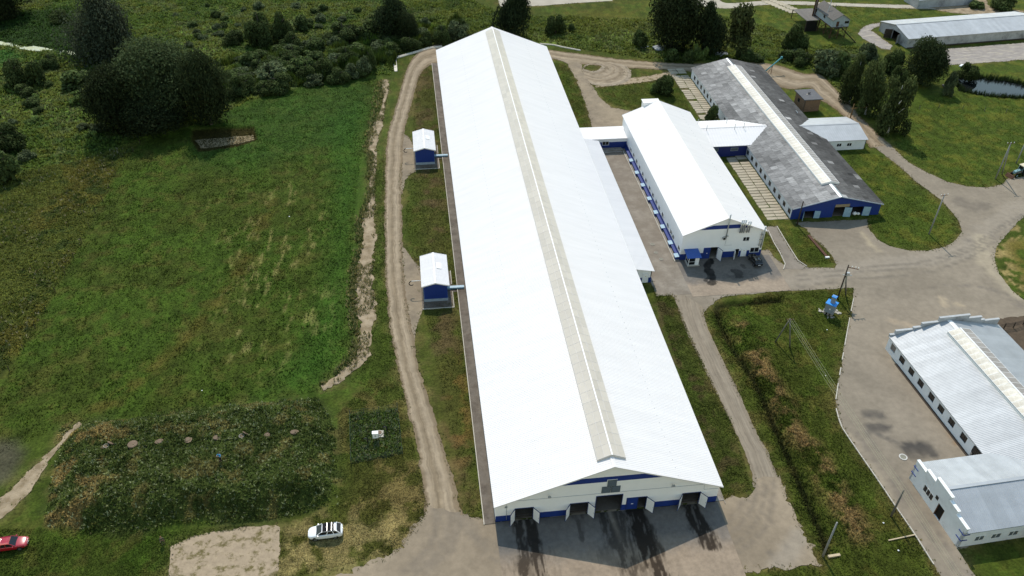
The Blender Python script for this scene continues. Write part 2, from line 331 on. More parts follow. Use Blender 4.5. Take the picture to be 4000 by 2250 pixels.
# ---- roads and yards
def strokes(X, Y, col, items, soft=1.0):
    n = 0.5+(fbm(X*1.3, Y*1.3, 1.4, 4, 44)-0.5)*soft
    for pts, w, c, s in items:
        d = line_d(X, Y, smooth_line(GP(pts), 2.0)); k = s*sstep(1.0, 0.35, d/(w*(0.4+1.2*n))); k = np.clip(k*(0.6+1.0*n), 0, 0.95)[..., None]; col = col*(1-k)+np.array(c)*k
    return col
def yard_paint(X, Y):
    n = fbm(X, Y, 7, 5, 31); n2 = fbm(X, Y, 1.5, 4, 32)
    col = np.array([0.258, 0.204, 0.142])*(0.72+0.56*n)[..., None]*(0.85+0.3*n2)[..., None]
    tr = [([(1880+dx, 1215), (1872+dx, 1262+dy), (1820+dx, 1330+dy), (1730, 1392+dy*1.6), (1560, 1428+dy*1.6), (1400, 1440+dy)], 0.45, (0.17, 0.138, 0.104), 0.55) for dx, dy in ((0, 0), (22, 12), (44, 24), (66, 38))]
    tr += [([(1110+dx, 1230), (1125+dx, 1310), (1105+dx, 1380), (1040+dx, 1440)], 0.7, (0.185, 0.150, 0.112), 0.6) for dx in (-25, 5, 30)]+[([(1135, 1250), (1165+dx, 1320), (1230, 1375+dx), (1400, 1412+dx)], 0.5, (0.19, 0.155, 0.115), 0.55) for dx in (-12, 8, 26)]
    tr += [([(1740, 1445), (1760, 1400), (1800, 1370)], 1.6, (0.31, 0.255, 0.185), 0.6), ([(1960, 1425), (1990, 1380), (2010, 1350)], 2.0, (0.29, 0.245, 0.19), 0.6), ([(1890, 1408), (1975, 1375), (2040, 1345)], 0.10, (0.10, 0.09, 0.08), 0.6), ([(1350, 1425), (1450, 1430)], 1.8, (0.30, 0.25, 0.18), .5)]
    return strokes(X, Y, col, tr, 0.35)
def court_paint(X, Y):
    n = fbm(X, Y, 9, 5, 35); n2 = fbm(X, Y, 2.0, 5, 36)
    col = np.array([0.236, 0.196, 0.146])*(0.78+0.44*n)[..., None]*(0.86+0.28*n2)[..., None]
    it = [([t(3, 2, 985, 1275), t(3, 2, 1060, 1260), t(3, 2, 1135, 1290)], 1.1, (0.085, 0.075, 0.065), 0.7), ([t(3, 2, 1040, 1400), t(3, 2, 1180, 1420)], 1.3, (0.075, 0.066, 0.058), 0.75), ([t(3, 3, 1400, 180), t(3, 3, 1560, 150), t(3, 3, 1640, 210)], 1.7, (0.06, 0.054, 0.048), 0.85), ([t(3, 3, 1450, 230), t(3, 3, 1560, 220)], 1.4, (0.07, 0.06, 0.05), 0.6), ([t(3, 3, 1050, 0), t(3, 3, 1300, 110)], 0.7, (0.09, 0.08, 0.07), 0.6), ([t(3, 3, 1850, 30), t(3, 3, 1900, 110)], 0.8, (0.22, 0.13, 0.06), 0.6),
          ([t(3, 2, 1760, 110), t(3, 2, 1775, 180)], 0.9, (0.36, 0.29, 0.20), 0.8), ([t(3, 2, 1890, 170), t(3, 2, 1940, 175)], 0.8, (0.36, 0.29, 0.20), 0.8), ([t(3, 2, 1230, 330), t(3, 2, 1340, 350), t(3, 2, 1450, 385)], 0.9, (0.34, 0.27, 0.19), 0.7), ([t(3, 1, 1930, 580), t(3, 1, 2050, 640), t(3, 1, 2200, 620)], 2.4, (0.150, 0.125, 0.098), 0.55), ([t(3, 1, 2010, 975), t(3, 1, 2050, 970)], 0.7, (0.07, 0.06, 0.055), 0.8), ([t(3, 1, 1310, 1215), t(3, 1, 1335, 1218)], 0.5, (0.4, 0.34, 0.25), .8),
          ([t(3, 1, 950, 900), t(3, 1, 1030, 1010), t(3, 1, 1120, 1080)], 0.9, (0.34, 0.28, 0.19), 0.7), ([t(3, 1, 2576, 620), t(3, 1, 2250, 830), t(3, 1, 2050, 1010), t(3, 1, 1700, 1150), t(3, 1, 1200, 1200), t(3, 1, 600, 1300), t(2, 2, 2100, 80)], 3.2, (0.30, 0.255, 0.20), 0.45), ([t(3, 1, 2150, 950), t(3, 1, 2180, 1150), t(3, 1, 2350, 1350), t(3, 2, 2500, 60)], 2.6, (0.36, 0.30, 0.21), 0.6)]
    it += [([t(3, 1, 2576, 700+o*.6), t(3, 1, 2300, 850+o), t(3, 1, 2050, 1020+o), t(3, 1, 1600, 1180+o), t(3, 1, 1000, 1240+o), t(3, 1, 300, 1330+o)], 0.35, (0.165, 0.14, 0.11), 0.6) for o in (0, 45, 110)]
    it += [([t(3, 1, 1600+o, 1448), t(3, 1, 1900+o, 1420), t(3, 2, 2300+o, 40), t(3, 2, 2520+o, 200)], 0.3, (0.16, 0.135, 0.11), 0.5) for o in (0, 60)]
    it += [([(2128+o, 1075), (2180+o, 1150), (2260+o, 1262), (2350+o, 1390), (2400+o, 1455)], 0.3, (0.16, 0.135, 0.11), 0.55) for o in (18, 42)]+[([(2136, 1090), (2185, 1163), (2260, 1275)], 0.5, (0.34, 0.28, 0.2), .5)]
    return strokes(X, Y, col, it)
sheet('gravel_yard', GP([(1082, 1270), (1058, 1306), (1035, 1337), (1002, 1387), (932, 1419), (860, 1437), (760, 1490), (1400, 1500), (1880, 1433), (1935, 1428), (2057, 1420), (2052, 1399), (2020, 1341), (1990, 1274), (1957, 1204), (1900, 1200), (1894, 1226), (1877, 1256), (1812, 1261), (1250, 1312), (1225, 1310), (1165, 1290)]), 0.048, PAINTED, 'tan gravel yard sweeping round the front of the big white barn', 'yard', 0.8, paint=yard_paint)
ribbon('west_dirt_road', [(1112, 108), (1062, 126), (1036, 150), (1018, 190), (1003, 245), (988, 295), (975, 345), (969, 420), (968, 520), (968, 620), (970, 700), (976, 780), (986, 850), (1001, 930), (1021, 1010), (1041, 1090), (1056, 1170), (1066, 1240), (1066, 1300), (1040, 1350)],
       [(1118, 158), (1080, 165), (1059, 185), (1046, 220), (1036, 260), (1023, 305), (1016, 345), (1012, 420), (1011, 520), (1012, 620), (1018, 700), (1028, 780), (1040, 850), (1055, 930), (1080, 1010), (1105, 1090), (1130, 1170), (1150, 1240), (1165, 1290), (1200, 1330)], 0.035, DIRT, 'rutted sandy dirt road running along the west side of the long white barn', 'road', 0.22)
sheet('west_turnout_by_far_hut', GP([(1013, 335), (1030, 345), (1044, 372), (1046, 432), (1034, 437), (1020, 454), (1013, 479), (1006, 479), (1004, 340)]), 0.028, DIRT2, 'sandy turnout beside the farther blue pump hut', 'road', 0.25)
sheet('west_turnout_by_near_hut', GP([(1008, 610), (1029, 639), (1057, 674), (1060, 724), (1066, 770), (1059, 789), (1049, 816), (1044, 849), (1042, 879), (1030, 870), (1012, 720)]), 0.028, DIRT2, 'sandy turnout beside the nearer blue pump hut', 'road', 0.25)
ribbon('east_paved_road', [(1690, 722), (1713, 799), (1755.5, 894), (1788, 961), (1820, 1025), (1849, 1086), (1875, 1143), (1893, 1195), (1893, 1225)],
       [(1768, 772), (1778, 819), (1808, 884), (1848, 964), (1875, 1025), (1902, 1086), (1932, 1140), (1957, 1204), (1978, 1245)], 0.030, EROAD, 'smooth grey brown road descending along the east side of the long white barn', 'road', 0.12)
sheet('paved_courtyard', GP([(1636, 712), (1690, 660), (1710, 655), (1935, 628), (1945, 645), (1975, 668), (2005, 672), (2045, 673), (2100, 674), (2104, 666), (2092, 642), (2073, 621), (2042, 597), (2030, 577), (2000, 560), (2182, 552), (2186, 575), (2207, 602), (2237, 619), (2282, 629), (2332, 632), (2377, 622), (2407, 602), (2420, 582), (2412, 557), (2394, 532), (2362, 499), (2307, 459), (2252, 409), (2195, 368), (2233, 358), (2264, 389), (2287, 409), (2332, 434), (2382, 457), (2432, 469), (2482, 472), (2520, 464), (2537, 449), (2590, 443), (2700, 520), (2576, 545), (2540, 580), (2507, 620), (2500, 650), (2515, 690), (2545, 730), (2590, 765), (2680, 900), (2680, 1325), (2408, 1380), (2458, 1458), (2372, 1458), (2338, 1404), (2295, 1336), (2250, 1271), (2220, 1226), (2172, 1156), (2132, 1093), (2124, 1086), (2112, 1061), (2102, 1019), (2107, 974), (2117, 914), (2132, 829), (2146, 770), (2148, 724), (1932, 735), (1825, 745), (1800, 757), (1780, 775), (1768, 790), (1695, 745)]), 0.018, PAINTED, 'worn grey brown paved courtyard joining the roads between the sheds', 'yard', 0.22, paint=court_paint)
sheet('alley_pavement', [(19.5, 46.5), (26.2, 46.5), (26.2, 102.5), (19.5, 102.5)], 0.045, ALLEY, 'brown concrete alley between the long barn and the milking hall', 'pavement', 0)
ribbon('north_farm_track', [(1330, 120), (1380, 126), (1463, 136), (1563, 149), (1663, 157), (1738, 160), (1850, 158), (1932, 160), (1982, 172), (2024, 186), (2052, 185), (2072, 195), (2107, 230), (2144, 270), (2182, 312), (2240, 365)],
       [(1335, 150), (1385, 148), (1455, 160), (1563, 170), (1663, 175), (1740, 180), (1850, 190), (1932, 205), (1965, 220), (2000, 224), (2040, 222), (2062, 250), (2090, 266), (2120, 290), (2150, 322), (2190, 372)], 0.028, DIRT, 'dirt track curving behind the barns and past the old grey cowshed', 'road', 0.3)
sheet('inner_dirt_track', GP([(1385, 143), (1428, 160), (1448, 195), (1473, 260), (1492, 330), (1570, 326), (1572, 292), (1587, 280), (1538, 270), (1513, 250), (1495, 225), (1473, 190), (1460, 156)]), 0.044, DIRT2, 'dirt track between the long barn and the milking hall', 'road', 0.35)
def ellipse(cx, cy, rx, ry, n=28, a0=0, a1=2*math.pi): return [(cx+rx*math.cos(a0+(a1-a0)*i/n), cy+ry*math.sin(a0+(a1-a0)*i/n)) for i in range(n+1)]
TURN = pmat('churned_sand', (0.30, 0.245, 0.180), 0.95, 0.1, 0.2, 0.6, bump=0.05, bscale=2, uvtracks=((1.0, 1.0, 1.0), (0.72, 0.68, 0.62), (1.08, 1.06, 1.02), (0.80, 0.76, 0.70)))
ribbon('turning_circle', ellipse(1490, 169, 22, 9.5), ellipse(1524, 187, 66, 30), 0.036, TURN, 'churned sandy turning circle round a small grass island', 'road', 0.35, cross=10)
sheet('sandy_track_to_slabs', GP([(1500, 205), (1540, 200), (1600, 195), (1640, 190), (1700, 176), (1700, 192), (1640, 204), (1580, 212), (1500, 220)]), 0.024, SANDG, 'thin sandy track leading from the turning circle to the concrete slabs', 'road', 0.4)
ribbon('concrete_lane', [(1740, -8), (1800, -4), (1832, 8), (1932, 2), (2050, 5), (2182, 10), (2310, 13)], [(1740, 12), (1795, 19), (1838, 21), (1932, 12), (2050, 13), (2182, 18), (2360, 24)], 0.02, CPATH, 'pale concrete lane crossing the far grass', 'road', 0.15)
sheet('far_gravel_yard', GP([(2270, 19), (2330, 12), (2400, -2), (2480, -10), (2482, 10), (2500, 20), (2600, 30), (2440, 36), (2395, 32), (2340, 23)]), 0.012, SAND, 'sandy yard behind the grey storage shed', 'yard', 0.4)
sheet('loop_track', GP([t(3, 0, *p) for p in [(1125, 228), (1020, 245), (950, 280), (900, 335), (960, 390), (1070, 450), (1140, 490), (1230, 500), (1250, 460), (1150, 390), (1090, 340), (1030, 310), (1060, 280), (1125, 262)]]), 0.02, GRAVG, 'stony loop track curling round the end of the storage shed', 'road', 0.3)
sheet('storage_yard', GP([t(3, 0, *p) for p in [(1700, 500), (2576, 430), (2900, 400), (2900, 590), (2576, 600), (2100, 637), (1810, 655), (1700, 640)]]), 0.02, GRAVG, 'stony yard in front of the grey storage shed', 'yard', 0.4)
sheet('far_concrete_pad', GP([(1253, -8), (1258, 18), (1275, 17), (1370, 14), (1440, 8), (1540, 2), (1540, -10)]), 0.02, CPATH, 'pale concrete pad beyond the trees behind the barn', 'pavement', 0.2)
ribbon('sandy_bank', [(956, 204), (960, 240), (958, 275), (938, 310), (922, 345), (926.5, 379), (931.5, 412), (926.5, 462), (929, 492), (916.5, 532), (906.5, 557), (908, 587), (909, 619), (894, 664), (889, 700), (890, 740), (888, 779), (901.5, 811), (894, 849), (894, 880), (876.5, 912), (839, 946), (806.5, 970)],
       [(976, 200), (978, 225), (971, 252), (966, 290), (956, 335), (948, 362), (948, 399), (944, 437), (941.5, 474), (944, 520), (942, 560), (948, 587), (941.5, 612), (939, 649), (936.5, 712), (943, 749), (944, 774), (939, 824), (929, 860), (930, 888), (912, 915), (870, 950), (814, 984)], 0.05, SAND, 'eroded sandy bank with tufts of grass beside the dirt road', 'bank', 0.4, crown=0.12, narrow=0.12)
ribbon('sandy_footpath', [(200, 1062), t(0, 3, 680, 0), t(0, 3, 560, 150), t(0, 3, 400, 290), t(0, 3, 250, 430), t(0, 3, 80, 600), t(0, 3, -60, 720)], [(212, 1070), t(0, 3, 740, 0), t(0, 3, 600, 160), t(0, 3, 520, 260), t(0, 3, 420, 420), t(0, 3, 280, 620), t(0, 3, 0, 880)], 0.03, SAND, 'pale sandy path running past the weedy mound', 'path', 0.3)
sheet('sand_lot', GP([(420, 1470), (431, 1374), (476, 1351), (539, 1336), (644, 1324), (694, 1320), (704, 1326), (702, 1361), (704, 1386), (694, 1470)]), 0.02, SANDG, 'bare sandy rectangle near the white car', 'yard', 0.2)
sheet('cattle_yard', [(78.2, 33.5), (100, 35), (100, 8), (77.5, 8)], 0.03, MUD, 'dark muddy cattle yard behind the white shed', 'yard', 0.3)
sheet('narrow_path', GP([t(3, 1, *p) for p in [(0, 830), (88, 830), (150, 930), (220, 1050), (300, 1175), (390, 1235), (420, 1260), (160, 1260), (172, 1210), (120, 1100), (40, 960), (-40, 850)]]), 0.03, ASPH, 'narrow paved path between two grass strips by the milking hall', 'path', 0.05)
sheet('pit_floor', GP([(492, 352), (560, 347), (636, 340), (640, 352), (600, 362), (505, 374)], -0.9), -0.86, pmat('straw_floor', (0.30, 0.24, 0.14), 0.95, 0.1, 0.2, 1.0), 'tan floor of the shallow pit in the meadow', 'pit', 0.3, keep=False)

# ---- concrete apron with manure stains in front of the gates (one fine sheet, stains are dirt on it)
def apron():
    x = np.arange(-15.75, 16.06, 0.16); y = np.arange(-15.0, 0.01, 0.16); X, Y = np.meshgrid(x, y); n = fbm(X, Y, 1.5, 5, 4); n2 = fbm(X*4, Y*0.7, 1.2, 5, 8); nh = fbm(X, Y*.6, 0.8, 5, 19)
    col = np.array([0.135, 0.122, 0.108])*(0.70+0.6*fbm(X, Y, 4.0, 5, 2))[..., None]  # grey concrete by the gable, darkened further to deepen the barn's shade
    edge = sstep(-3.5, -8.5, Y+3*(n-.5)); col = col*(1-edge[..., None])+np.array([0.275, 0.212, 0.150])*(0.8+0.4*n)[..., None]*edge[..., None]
    stain = np.zeros_like(X)
    for pts, w, s in (([(-12.6, 1), (-12.4, -5.5), (-12.9, -8.5)], 0.55, 0.85), ([(-11.0, 1), (-10.9, -6), (-10.6, -9.5)], 0.65, 0.9), ([(-4.6, 1), (-4.3, -4)], 0.35, 0.5), ([(-3.6, 0), (-3.9, -3)], 0.25, 0.4), ([(-1.0, 2), (0.0, -4.5), (1.3, -9.5)], 0.8, 0.7), ([(1.2, 2), (1.6, -4.5), (2.6, -9)], 0.7, 0.65), ([(3.9, 0.5), (4.0, -5), (4.6, -9.5), (5.2, -11.5)], 1.0, 1.0), ([(4.6, -2), (5.6, -8.5)], 0.7, 0.75), ([(11.6, 0.5), (12.2, -3.5), (12.6, -6.8)], 0.95, 1.0), ([(0.5, -6), (2.5, -11)], 2.2, 0.35), ([(-11.5, -7), (-12, -11)], 1.8, 0.4)):
        d = line_d(X, Y, pts); stain = np.maximum(stain, s*sstep(1.0, 0.5, d/(2.1*w*(0.25+1.1*n2)*(0.4+1.2*nh))))
    stain = stain*np.clip(0.35+1.1*sstep(.3, .6, n2), 0, 1.0)
    col = col*(1-np.clip(stain, 0, 0.93)[..., None]*np.array([0.93, 0.95, 0.97]))
    track = np.exp(-((X-0.35-(-Y)*0.09)/0.35)**2)*sstep(-7, -1, Y)*0.5; col = col*(1-track[..., None])+np.array([0.30, 0.25, 0.19])*track[..., None]
    V = np.stack([X, Y, np.full_like(X, 0.075)], -1).reshape(-1, 3); ny, nx = X.shape; i = np.arange(ny*nx).reshape(ny, nx)
    lp = np.stack([i[:-1, :-1], i[:-1, 1:], i[1:, 1:], i[1:, :-1]], -1).reshape(-1)
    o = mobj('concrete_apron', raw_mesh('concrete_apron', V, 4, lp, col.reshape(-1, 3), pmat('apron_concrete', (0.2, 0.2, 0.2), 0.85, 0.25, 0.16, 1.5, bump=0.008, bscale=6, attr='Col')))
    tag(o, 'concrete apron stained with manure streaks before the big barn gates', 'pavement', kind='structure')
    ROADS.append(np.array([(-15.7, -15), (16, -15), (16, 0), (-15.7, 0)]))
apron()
def hall_apron():
    x = np.arange(26.2, 45.6, 0.2); y = np.arange(45.6, 57.3, 0.2); X, Y = np.meshgrid(x, y); n = fbm(X, Y, 1.2, 5, 14)
    dk = sstep(48.5, 50.5, Y+2*(n-.5))[..., None]; col = (np.array([0.285, 0.225, 0.165])*(1-dk)+np.array([0.150, 0.132, 0.112])*dk)*(0.75+0.5*fbm(X, Y, 3.0, 5, 12))[..., None]; st = np.zeros_like(X)  # darker zone below the gable: oil-dirtied concrete, plus shade put into the colour
    for pts, w, s in (([(33.3, 56.6), (31.6, 54.2), (31.9, 51.5), (31.2, 49.3)], 0.75, 0.92), ([(31.6, 52), (30.2, 50.2)], 0.4, 0.7), ([(36.4, 52.6), (37.4, 51.9), (36.9, 51.2)], 0.75, 0.7), ([(38.9, 54.2), (39.0, 53.6)], 0.4, 0.5), ([(35, 50), (40, 51)], 1.6, 0.18)):
        d = line_d(X, Y, pts); st = np.maximum(st, s*sstep(1.0, 0.7, d/(1.25*w*(0.2+1.6*fbm(X, Y, 0.9, 5, 29)))))
    col = col*(1-np.clip(st*(0.6+0.6*n), 0, .9)[..., None])
    V = np.stack([X, Y, np.full_like(X, 0.05)], -1).reshape(-1, 3); ny, nx = X.shape; i = np.arange(ny*nx).reshape(ny, nx)
    lp = np.stack([i[:-1, :-1], i[:-1, 1:], i[1:, 1:], i[1:, :-1]], -1).reshape(-1)
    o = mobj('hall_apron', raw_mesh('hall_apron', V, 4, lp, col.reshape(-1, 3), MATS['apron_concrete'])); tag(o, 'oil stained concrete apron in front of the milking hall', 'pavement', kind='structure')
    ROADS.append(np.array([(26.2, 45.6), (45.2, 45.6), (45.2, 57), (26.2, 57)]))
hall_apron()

# ---- vegetation zones
MARSH = GP([(-300, 480), (0, 455), (110, 420), (240, 392), (355, 345), (470, 322), (560, 285), (640, 250), (760, 216), (900, 190), (985, 188), (1000, 140), (1100, 100), (1240, 90), (1390, 108), (1470, 125), (1600, 145), (1740, 152), (1930, 152), (2050, 178), (2110, 225), (2125, 255), (2190, 240), (2260, 190), (2200, 128), (2110, 110), (2050, 118), (1960, 75), (1900, 60), (1800, 40), (1640, 50), (1500, 45), (1340, 40), (1250, 30), (1100, -40), (500, -80), (-300, -80)])
MEADOW = GP([(-300, 480), (0, 455), (110, 420), (240, 392), (355, 352), (290, 440), (230, 560), (160, 690), (100, 800), (30, 920), (-300, 1200)])
VINES = [GP([(-50, 215), (60, 222), (205, 235), (212, 305), (100, 300), (-50, 320)]), GP([(300, 330), (380, 318), (470, 322), (440, 340), (340, 352)]), GP([(1330, 78), (1400, 82), (1430, 112), (1360, 105)]), GP([(1480, 92), (1580, 75), (1625, 110), (1700, 150), (1580, 135), (1470, 118)]), GP([(560, 235), (640, 222), (700, 215), (640, 245)]), GP([(880, 95), (960, 92), (950, 118), (880, 115)]), GP([(1000, 90), (1080, 65), (1110, 85), (1040, 110)]), GP([(1940, 130), (2010, 120), (2040, 150), (1960, 150)]), GP([(430, 60), (540, 70), (560, 130), (440, 140)]), GP([(0, 255), (120, 250), (180, 280), (20, 300)])]
POND = GP([t(3, 0, *p) for p in [(1865, 770), (1880, 835), (1950, 885), (1940, 905), (2100, 940), (2300, 965), (2576, 978), (2900, 960), (2900, 860), (2576, 847), (2400, 800), (2200, 780), (2000, 762)]])
PIT = GP([(484, 322), (560, 318), (638, 318), (646, 350), (600, 366), (500, 380), (482, 350)])
MOUND_BASE = GP([(150, 1075), (300, 1050), (560, 1022), (800, 1000), (845, 1080), (850, 1270), (700, 1305), (420, 1330), (200, 1345), (110, 1320)])
DITCH = GP([t(2, 2, *p) for p in [(2700, 125), (2400, 145), (2200, 160), (2075, 185), (2060, 215), (2090, 330), (2140, 450), (2190, 560), (2300, 720), (2420, 900), (2520, 1100)]]+[t(3, 3, 120, 60), t(3, 3, 250, 350), t(3, 3, 400, 700), t(3, 3, 520, 980), t(3, 3, 600, 1200)])
RIDGE = GP([t(2, 2, 2330, 420), t(2, 2, 2430, 640), t(2, 2, 2540, 860), t(3, 3, 250, 0), t(3, 3, 440, 200), t(3, 3, 560, 400), t(3, 3, 760, 760), t(3, 3, 900, 1000)])
STREAM = GP([(-40, 105), (10, 112), (60, 120), (120, 126), (180, 134), (200, 142)])
SEWER = GP([t(2, 0, 1280, 470), t(2, 0, 1420, 490), t(2, 0, 1560, 500), t(2, 0, 2060, 545), t(2, 0, 2200, 560)])

NZ = lambda X, Y, s=3.0, a=3.0, seed=7: (fbm(X, Y, s, 3, seed)-0.5)*a
def heights(X, Y, full=True):
    h = (fbm(X, Y, 2.5, 4, 21)-0.5)*0.16+(vn(X*1.7, Y*1.7, 5)-0.5)*0.06
    m = sstep(2.5, -2.5, poly_sd(X, Y, MARSH)); h = h+m*((fbm(X, Y, 6.0, 4, 33)-0.4)*1.5+(vn(X/1.3, Y/1.3, 8)-0.5)*0.35)
    q = poly_sd(X, Y, MEADOW); h = h+sstep(1.0, -1.5, q)*((vn(X/1.2, Y/1.2, 41)-0.4)*0.3+0.15)
    mb = poly_sd(X, Y, MOUND_BASE); h = h+sstep(0.3, -4.6, mb+NZ(X, Y, 5, 2.0, 13))*(2.7+0.5*(fbm(X, Y, 4, 3, 3)-0.5))+sstep(0.5, -1, mb)*(vn(X*1.6, Y*1.6, 17)-0.5)*0.35
    h = h-1.0*np.exp(-(line_d(X, Y, DITCH)/0.65)**2)+0.45*np.exp(-(line_d(X, Y, RIDGE)/1.8)**2)*(0.6+0.8*vn(X, Y, 4))
    h = h-1.0*sstep(1.2, -0.3, poly_sd(X, Y, POND))-1.0*sstep(0.5, -0.4, poly_sd(X, Y, PIT))
    h = h-0.5*np.exp(-(line_d(X, Y, STREAM)/1.6)**2)-0.3*np.exp(-(line_d(X, Y, SEWER)/1.0)**2)
    return h
RS = None
def road_sd(X, Y):
    r = np.full(X.shape, 99.0)
    for p in ROADS:
        x0, y0 = p.min(0)-3; x1, y1 = p.max(0)+3; k = (X > x0) & (X < x1) & (Y > y0) & (Y < y1)
        if k.any(): r[k] = np.minimum(r[k], poly_sd(X[k], Y[k], p))
    return r
BLD = [(-16, 0, 16, 158), (26.8, 57, 43.6, 109), (54.6, 69, 74.7, 142), (43, 97, 86, 109), (16, 50, 19.6, 108), (19, 102, 27, 108), (-24, 49, -19, 58), (-24, 99.5, -19, 109)]
def bld_sd(X, Y):
    r = np.full(X.shape, 99.0)
    for a, b, c, d in BLD: r = np.minimum(r, np.maximum(np.maximum(a-X, X-c), np.maximum(b-Y, Y-d)))
    return r
def LIN(r, g, b):
    f = lambda c: ((c/255+0.055)/1.055)**2.4 if c > 10 else c/255/12.92
    return np.array([f(r), f(g), f(b)])
GC = 0.70        # picture value -> surface reflectance under this sun and sky
def colours(X, Y, rsd):
    n1 = fbm(X, Y, 9.0, 4, 51); n2 = fbm(X, Y, 2.2, 4, 61); n3 = fbm(X*0.6+Y*0.25, Y*0.6-X*.25, 0.8, 3, 71); ns = fbm(X*1.6, Y*0.30, 1.0, 4, 81)
    def mix(c, k, col): k = np.clip(k, 0, 1)[..., None]; return c*(1-k)+np.asarray(col)*k
    green = LIN(75, 86, 33)*GC; lush = LIN(80, 99, 36)*GC; dark = LIN(44, 60, 28)*GC; dry = LIN(142, 126, 76)*GC; ochre = LIN(88, 85, 42)*GC; brown = LIN(96, 82, 60)*GC
    c = np.broadcast_to(green, X.shape+(3,)).copy()
    c = mix(c, sstep(0.45, 0.65, n1), lush*0.9); c = mix(c, 0.7*sstep(0.52, 0.7, n2), ochre)
    east = sstep(40, 70, X); c = mix(c, 0.8*east, lush*(0.9+0.0*X[..., None])); c = mix(c, 0.45*east*sstep(0.5, 0.65, n2), LIN(108, 108, 44)*GC)
    # west field: straw rows in the middle, ochre wheel track
    FLD = GP([(520, 500), (640, 480), (840, 420), (860, 640), (880, 880), (700, 960), (560, 930), (480, 860), (560, 680)]); fs = poly_sd(X, Y, FLD)
    c = c*(0.88+0.24*sstep(.35, .65, ns))[..., None]; c = mix(c, 0.62*sstep(4, -6, fs)*sstep(0.58, 0.68, ns)*sstep(0.42, 0.6, n1+0.3*(n2-.5)), LIN(158, 142, 98)*GC)
    TRK = GP([(690, 500), (640, 600), (600, 690), (540, 770), (440, 880), (330, 970), (200, 1070)]); c = mix(c, 0.5*np.exp(-(line_d(X, Y, TRK)/1.6)**2)*sstep(0.35, 0.6, n2+0.1), LIN(104, 86, 44)*GC)
    GRN = GP([(830, 300), (900, 260), (930, 330), (890, 560), (880, 880), (800, 980), (640, 1000), (780, 860), (840, 600)]); c = mix(c, 0.6*sstep(5, -4, poly_sd(X, Y, GRN)), LIN(60, 98, 34)*GC)
    nw = GP([(640, 250), (900, 190), (950, 240), (880, 350), (640, 420), (480, 420), (500, 300)]); c = mix(c, 0.55*sstep(6, -5, poly_sd(X, Y, nw)), LIN(56, 88, 36)*GC)
    # strips beside the barn: browner, trampled
    st = np.exp(-((X+20.5)/3.2)**2)*sstep(-2, 3, Y)*sstep(160, 150, Y); c = mix(c, 0.55*st, LIN(92, 88, 50)*GC); c = mix(c, 0.85*st*sstep(0.50, 0.62, n1*0.6+n2*0.4), brown); c = mix(c, 0.6*np.exp(-((X+19.3)/1.8)**2)*sstep(8, 14, Y)*sstep(36, 28, Y)*sstep(.4, .6, n2), LIN(132, 104, 62)*GC)
    se = np.exp(-((X-19)/3.5)**2)*sstep(0, 4, Y)*sstep(46, 44, Y); c = mix(c, 0.5*se, LIN(74, 84, 42)*GC); c = mix(c, 0.7*se*sstep(0.52, 0.66, n2), LIN(84, 74, 54)*GC)
    # dry car park grass at the front left
    cp = GP([(700, 1330), (860, 1290), (1000, 1180), (1060, 1250), (1040, 1330), (1000, 1400), (860, 1450), (700, 1460)]); k = sstep(4, -3, poly_sd(X, Y, cp)); c = mix(c, 0.6*k, LIN(104, 92, 50)*GC); c = mix(c, 0.9*k*sstep(0.46, 0.60, n2*0.7+n1*0.3+0.12*sstep(6, -4, Y)), LIN(164, 142, 104)*GC)
    ye = GP([(850, 1010), (990, 980), (1040, 1100), (1060, 1290), (860, 1290)]); c = mix(c, 0.55*sstep(3, -3, poly_sd(X, Y, ye)), LIN(92, 84, 46)*GC); c = mix(c, 0.5*sstep(3, -3, poly_sd(X, Y, ye))*sstep(.5, .62, n2), LIN(128, 108, 72)*GC)
    # meadow of tall brown weeds, marsh
    k = sstep(0.6, -0.6, poly_sd(X, Y, MEADOW)+NZ(X, Y, 2, 1.2)); c = mix(c, k, LIN(84, 86, 40)*GC); c = mix(c, 0.7*k*sstep(0.5, 0.66, n1), LIN(98, 88, 44)*GC); c = mix(c, k*sstep(0.55, 0.66, n2)*0.8, LIN(52, 62, 30)*GC)
    ms = poly_sd(X, Y, MARSH)+NZ(X, Y, 3, 3.0); k = sstep(0.8, -0.8, ms); c = mix(c, k, LIN(72, 86, 36)*GC); c = mix(c, k*sstep(0.48, 0.62, n1), LIN(90, 100, 40)*GC); c = mix(c, 0.8*k*sstep(0.50, 0.62, n2), LIN(52, 68, 33)*GC); c = mix(c, k*sstep(0.56, 0.68, n1*.4+n2*.6), LIN(96, 108, 66)*GC)
    och = GP([(1420, 30), (1560, 25), (1640, 50), (1600, 90), (1480, 80)]); c = mix(c, 0.6*sstep(5, -5, poly_sd(X, Y, och)), LIN(100, 98, 40)*GC)
    for v in VINES: c = mix(c, sstep(3, -2, poly_sd(X, Y, v))*sstep(0.50, 0.58, n2*0.5+fbm(X*0.5+Y*.1, Y*1.1, 1.6, 4, 91)*0.5), LIN(116, 138, 60)*GC)
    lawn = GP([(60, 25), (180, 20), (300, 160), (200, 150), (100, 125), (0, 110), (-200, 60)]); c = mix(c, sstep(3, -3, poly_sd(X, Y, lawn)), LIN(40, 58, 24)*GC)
    c = mix(c, 0.8*sstep(2, -2, poly_sd(X, Y, GP([(-30, 125), (55, 132), (40, 170), (-60, 160)]))), LIN(58, 110, 44)*GC)
    # ridge of spoil, mound, pond rim, pit
    c = mix(c, 0.95*np.exp(-(line_d(X, Y, RIDGE)/1.9)**2)*sstep(0.36, 0.55, n2), LIN(150, 126, 90)*GC)
    c = mix(c, 0.8*np.exp(-(line_d(X, Y, DITCH)/0.6)**2), LIN(36, 38, 24)*GC)
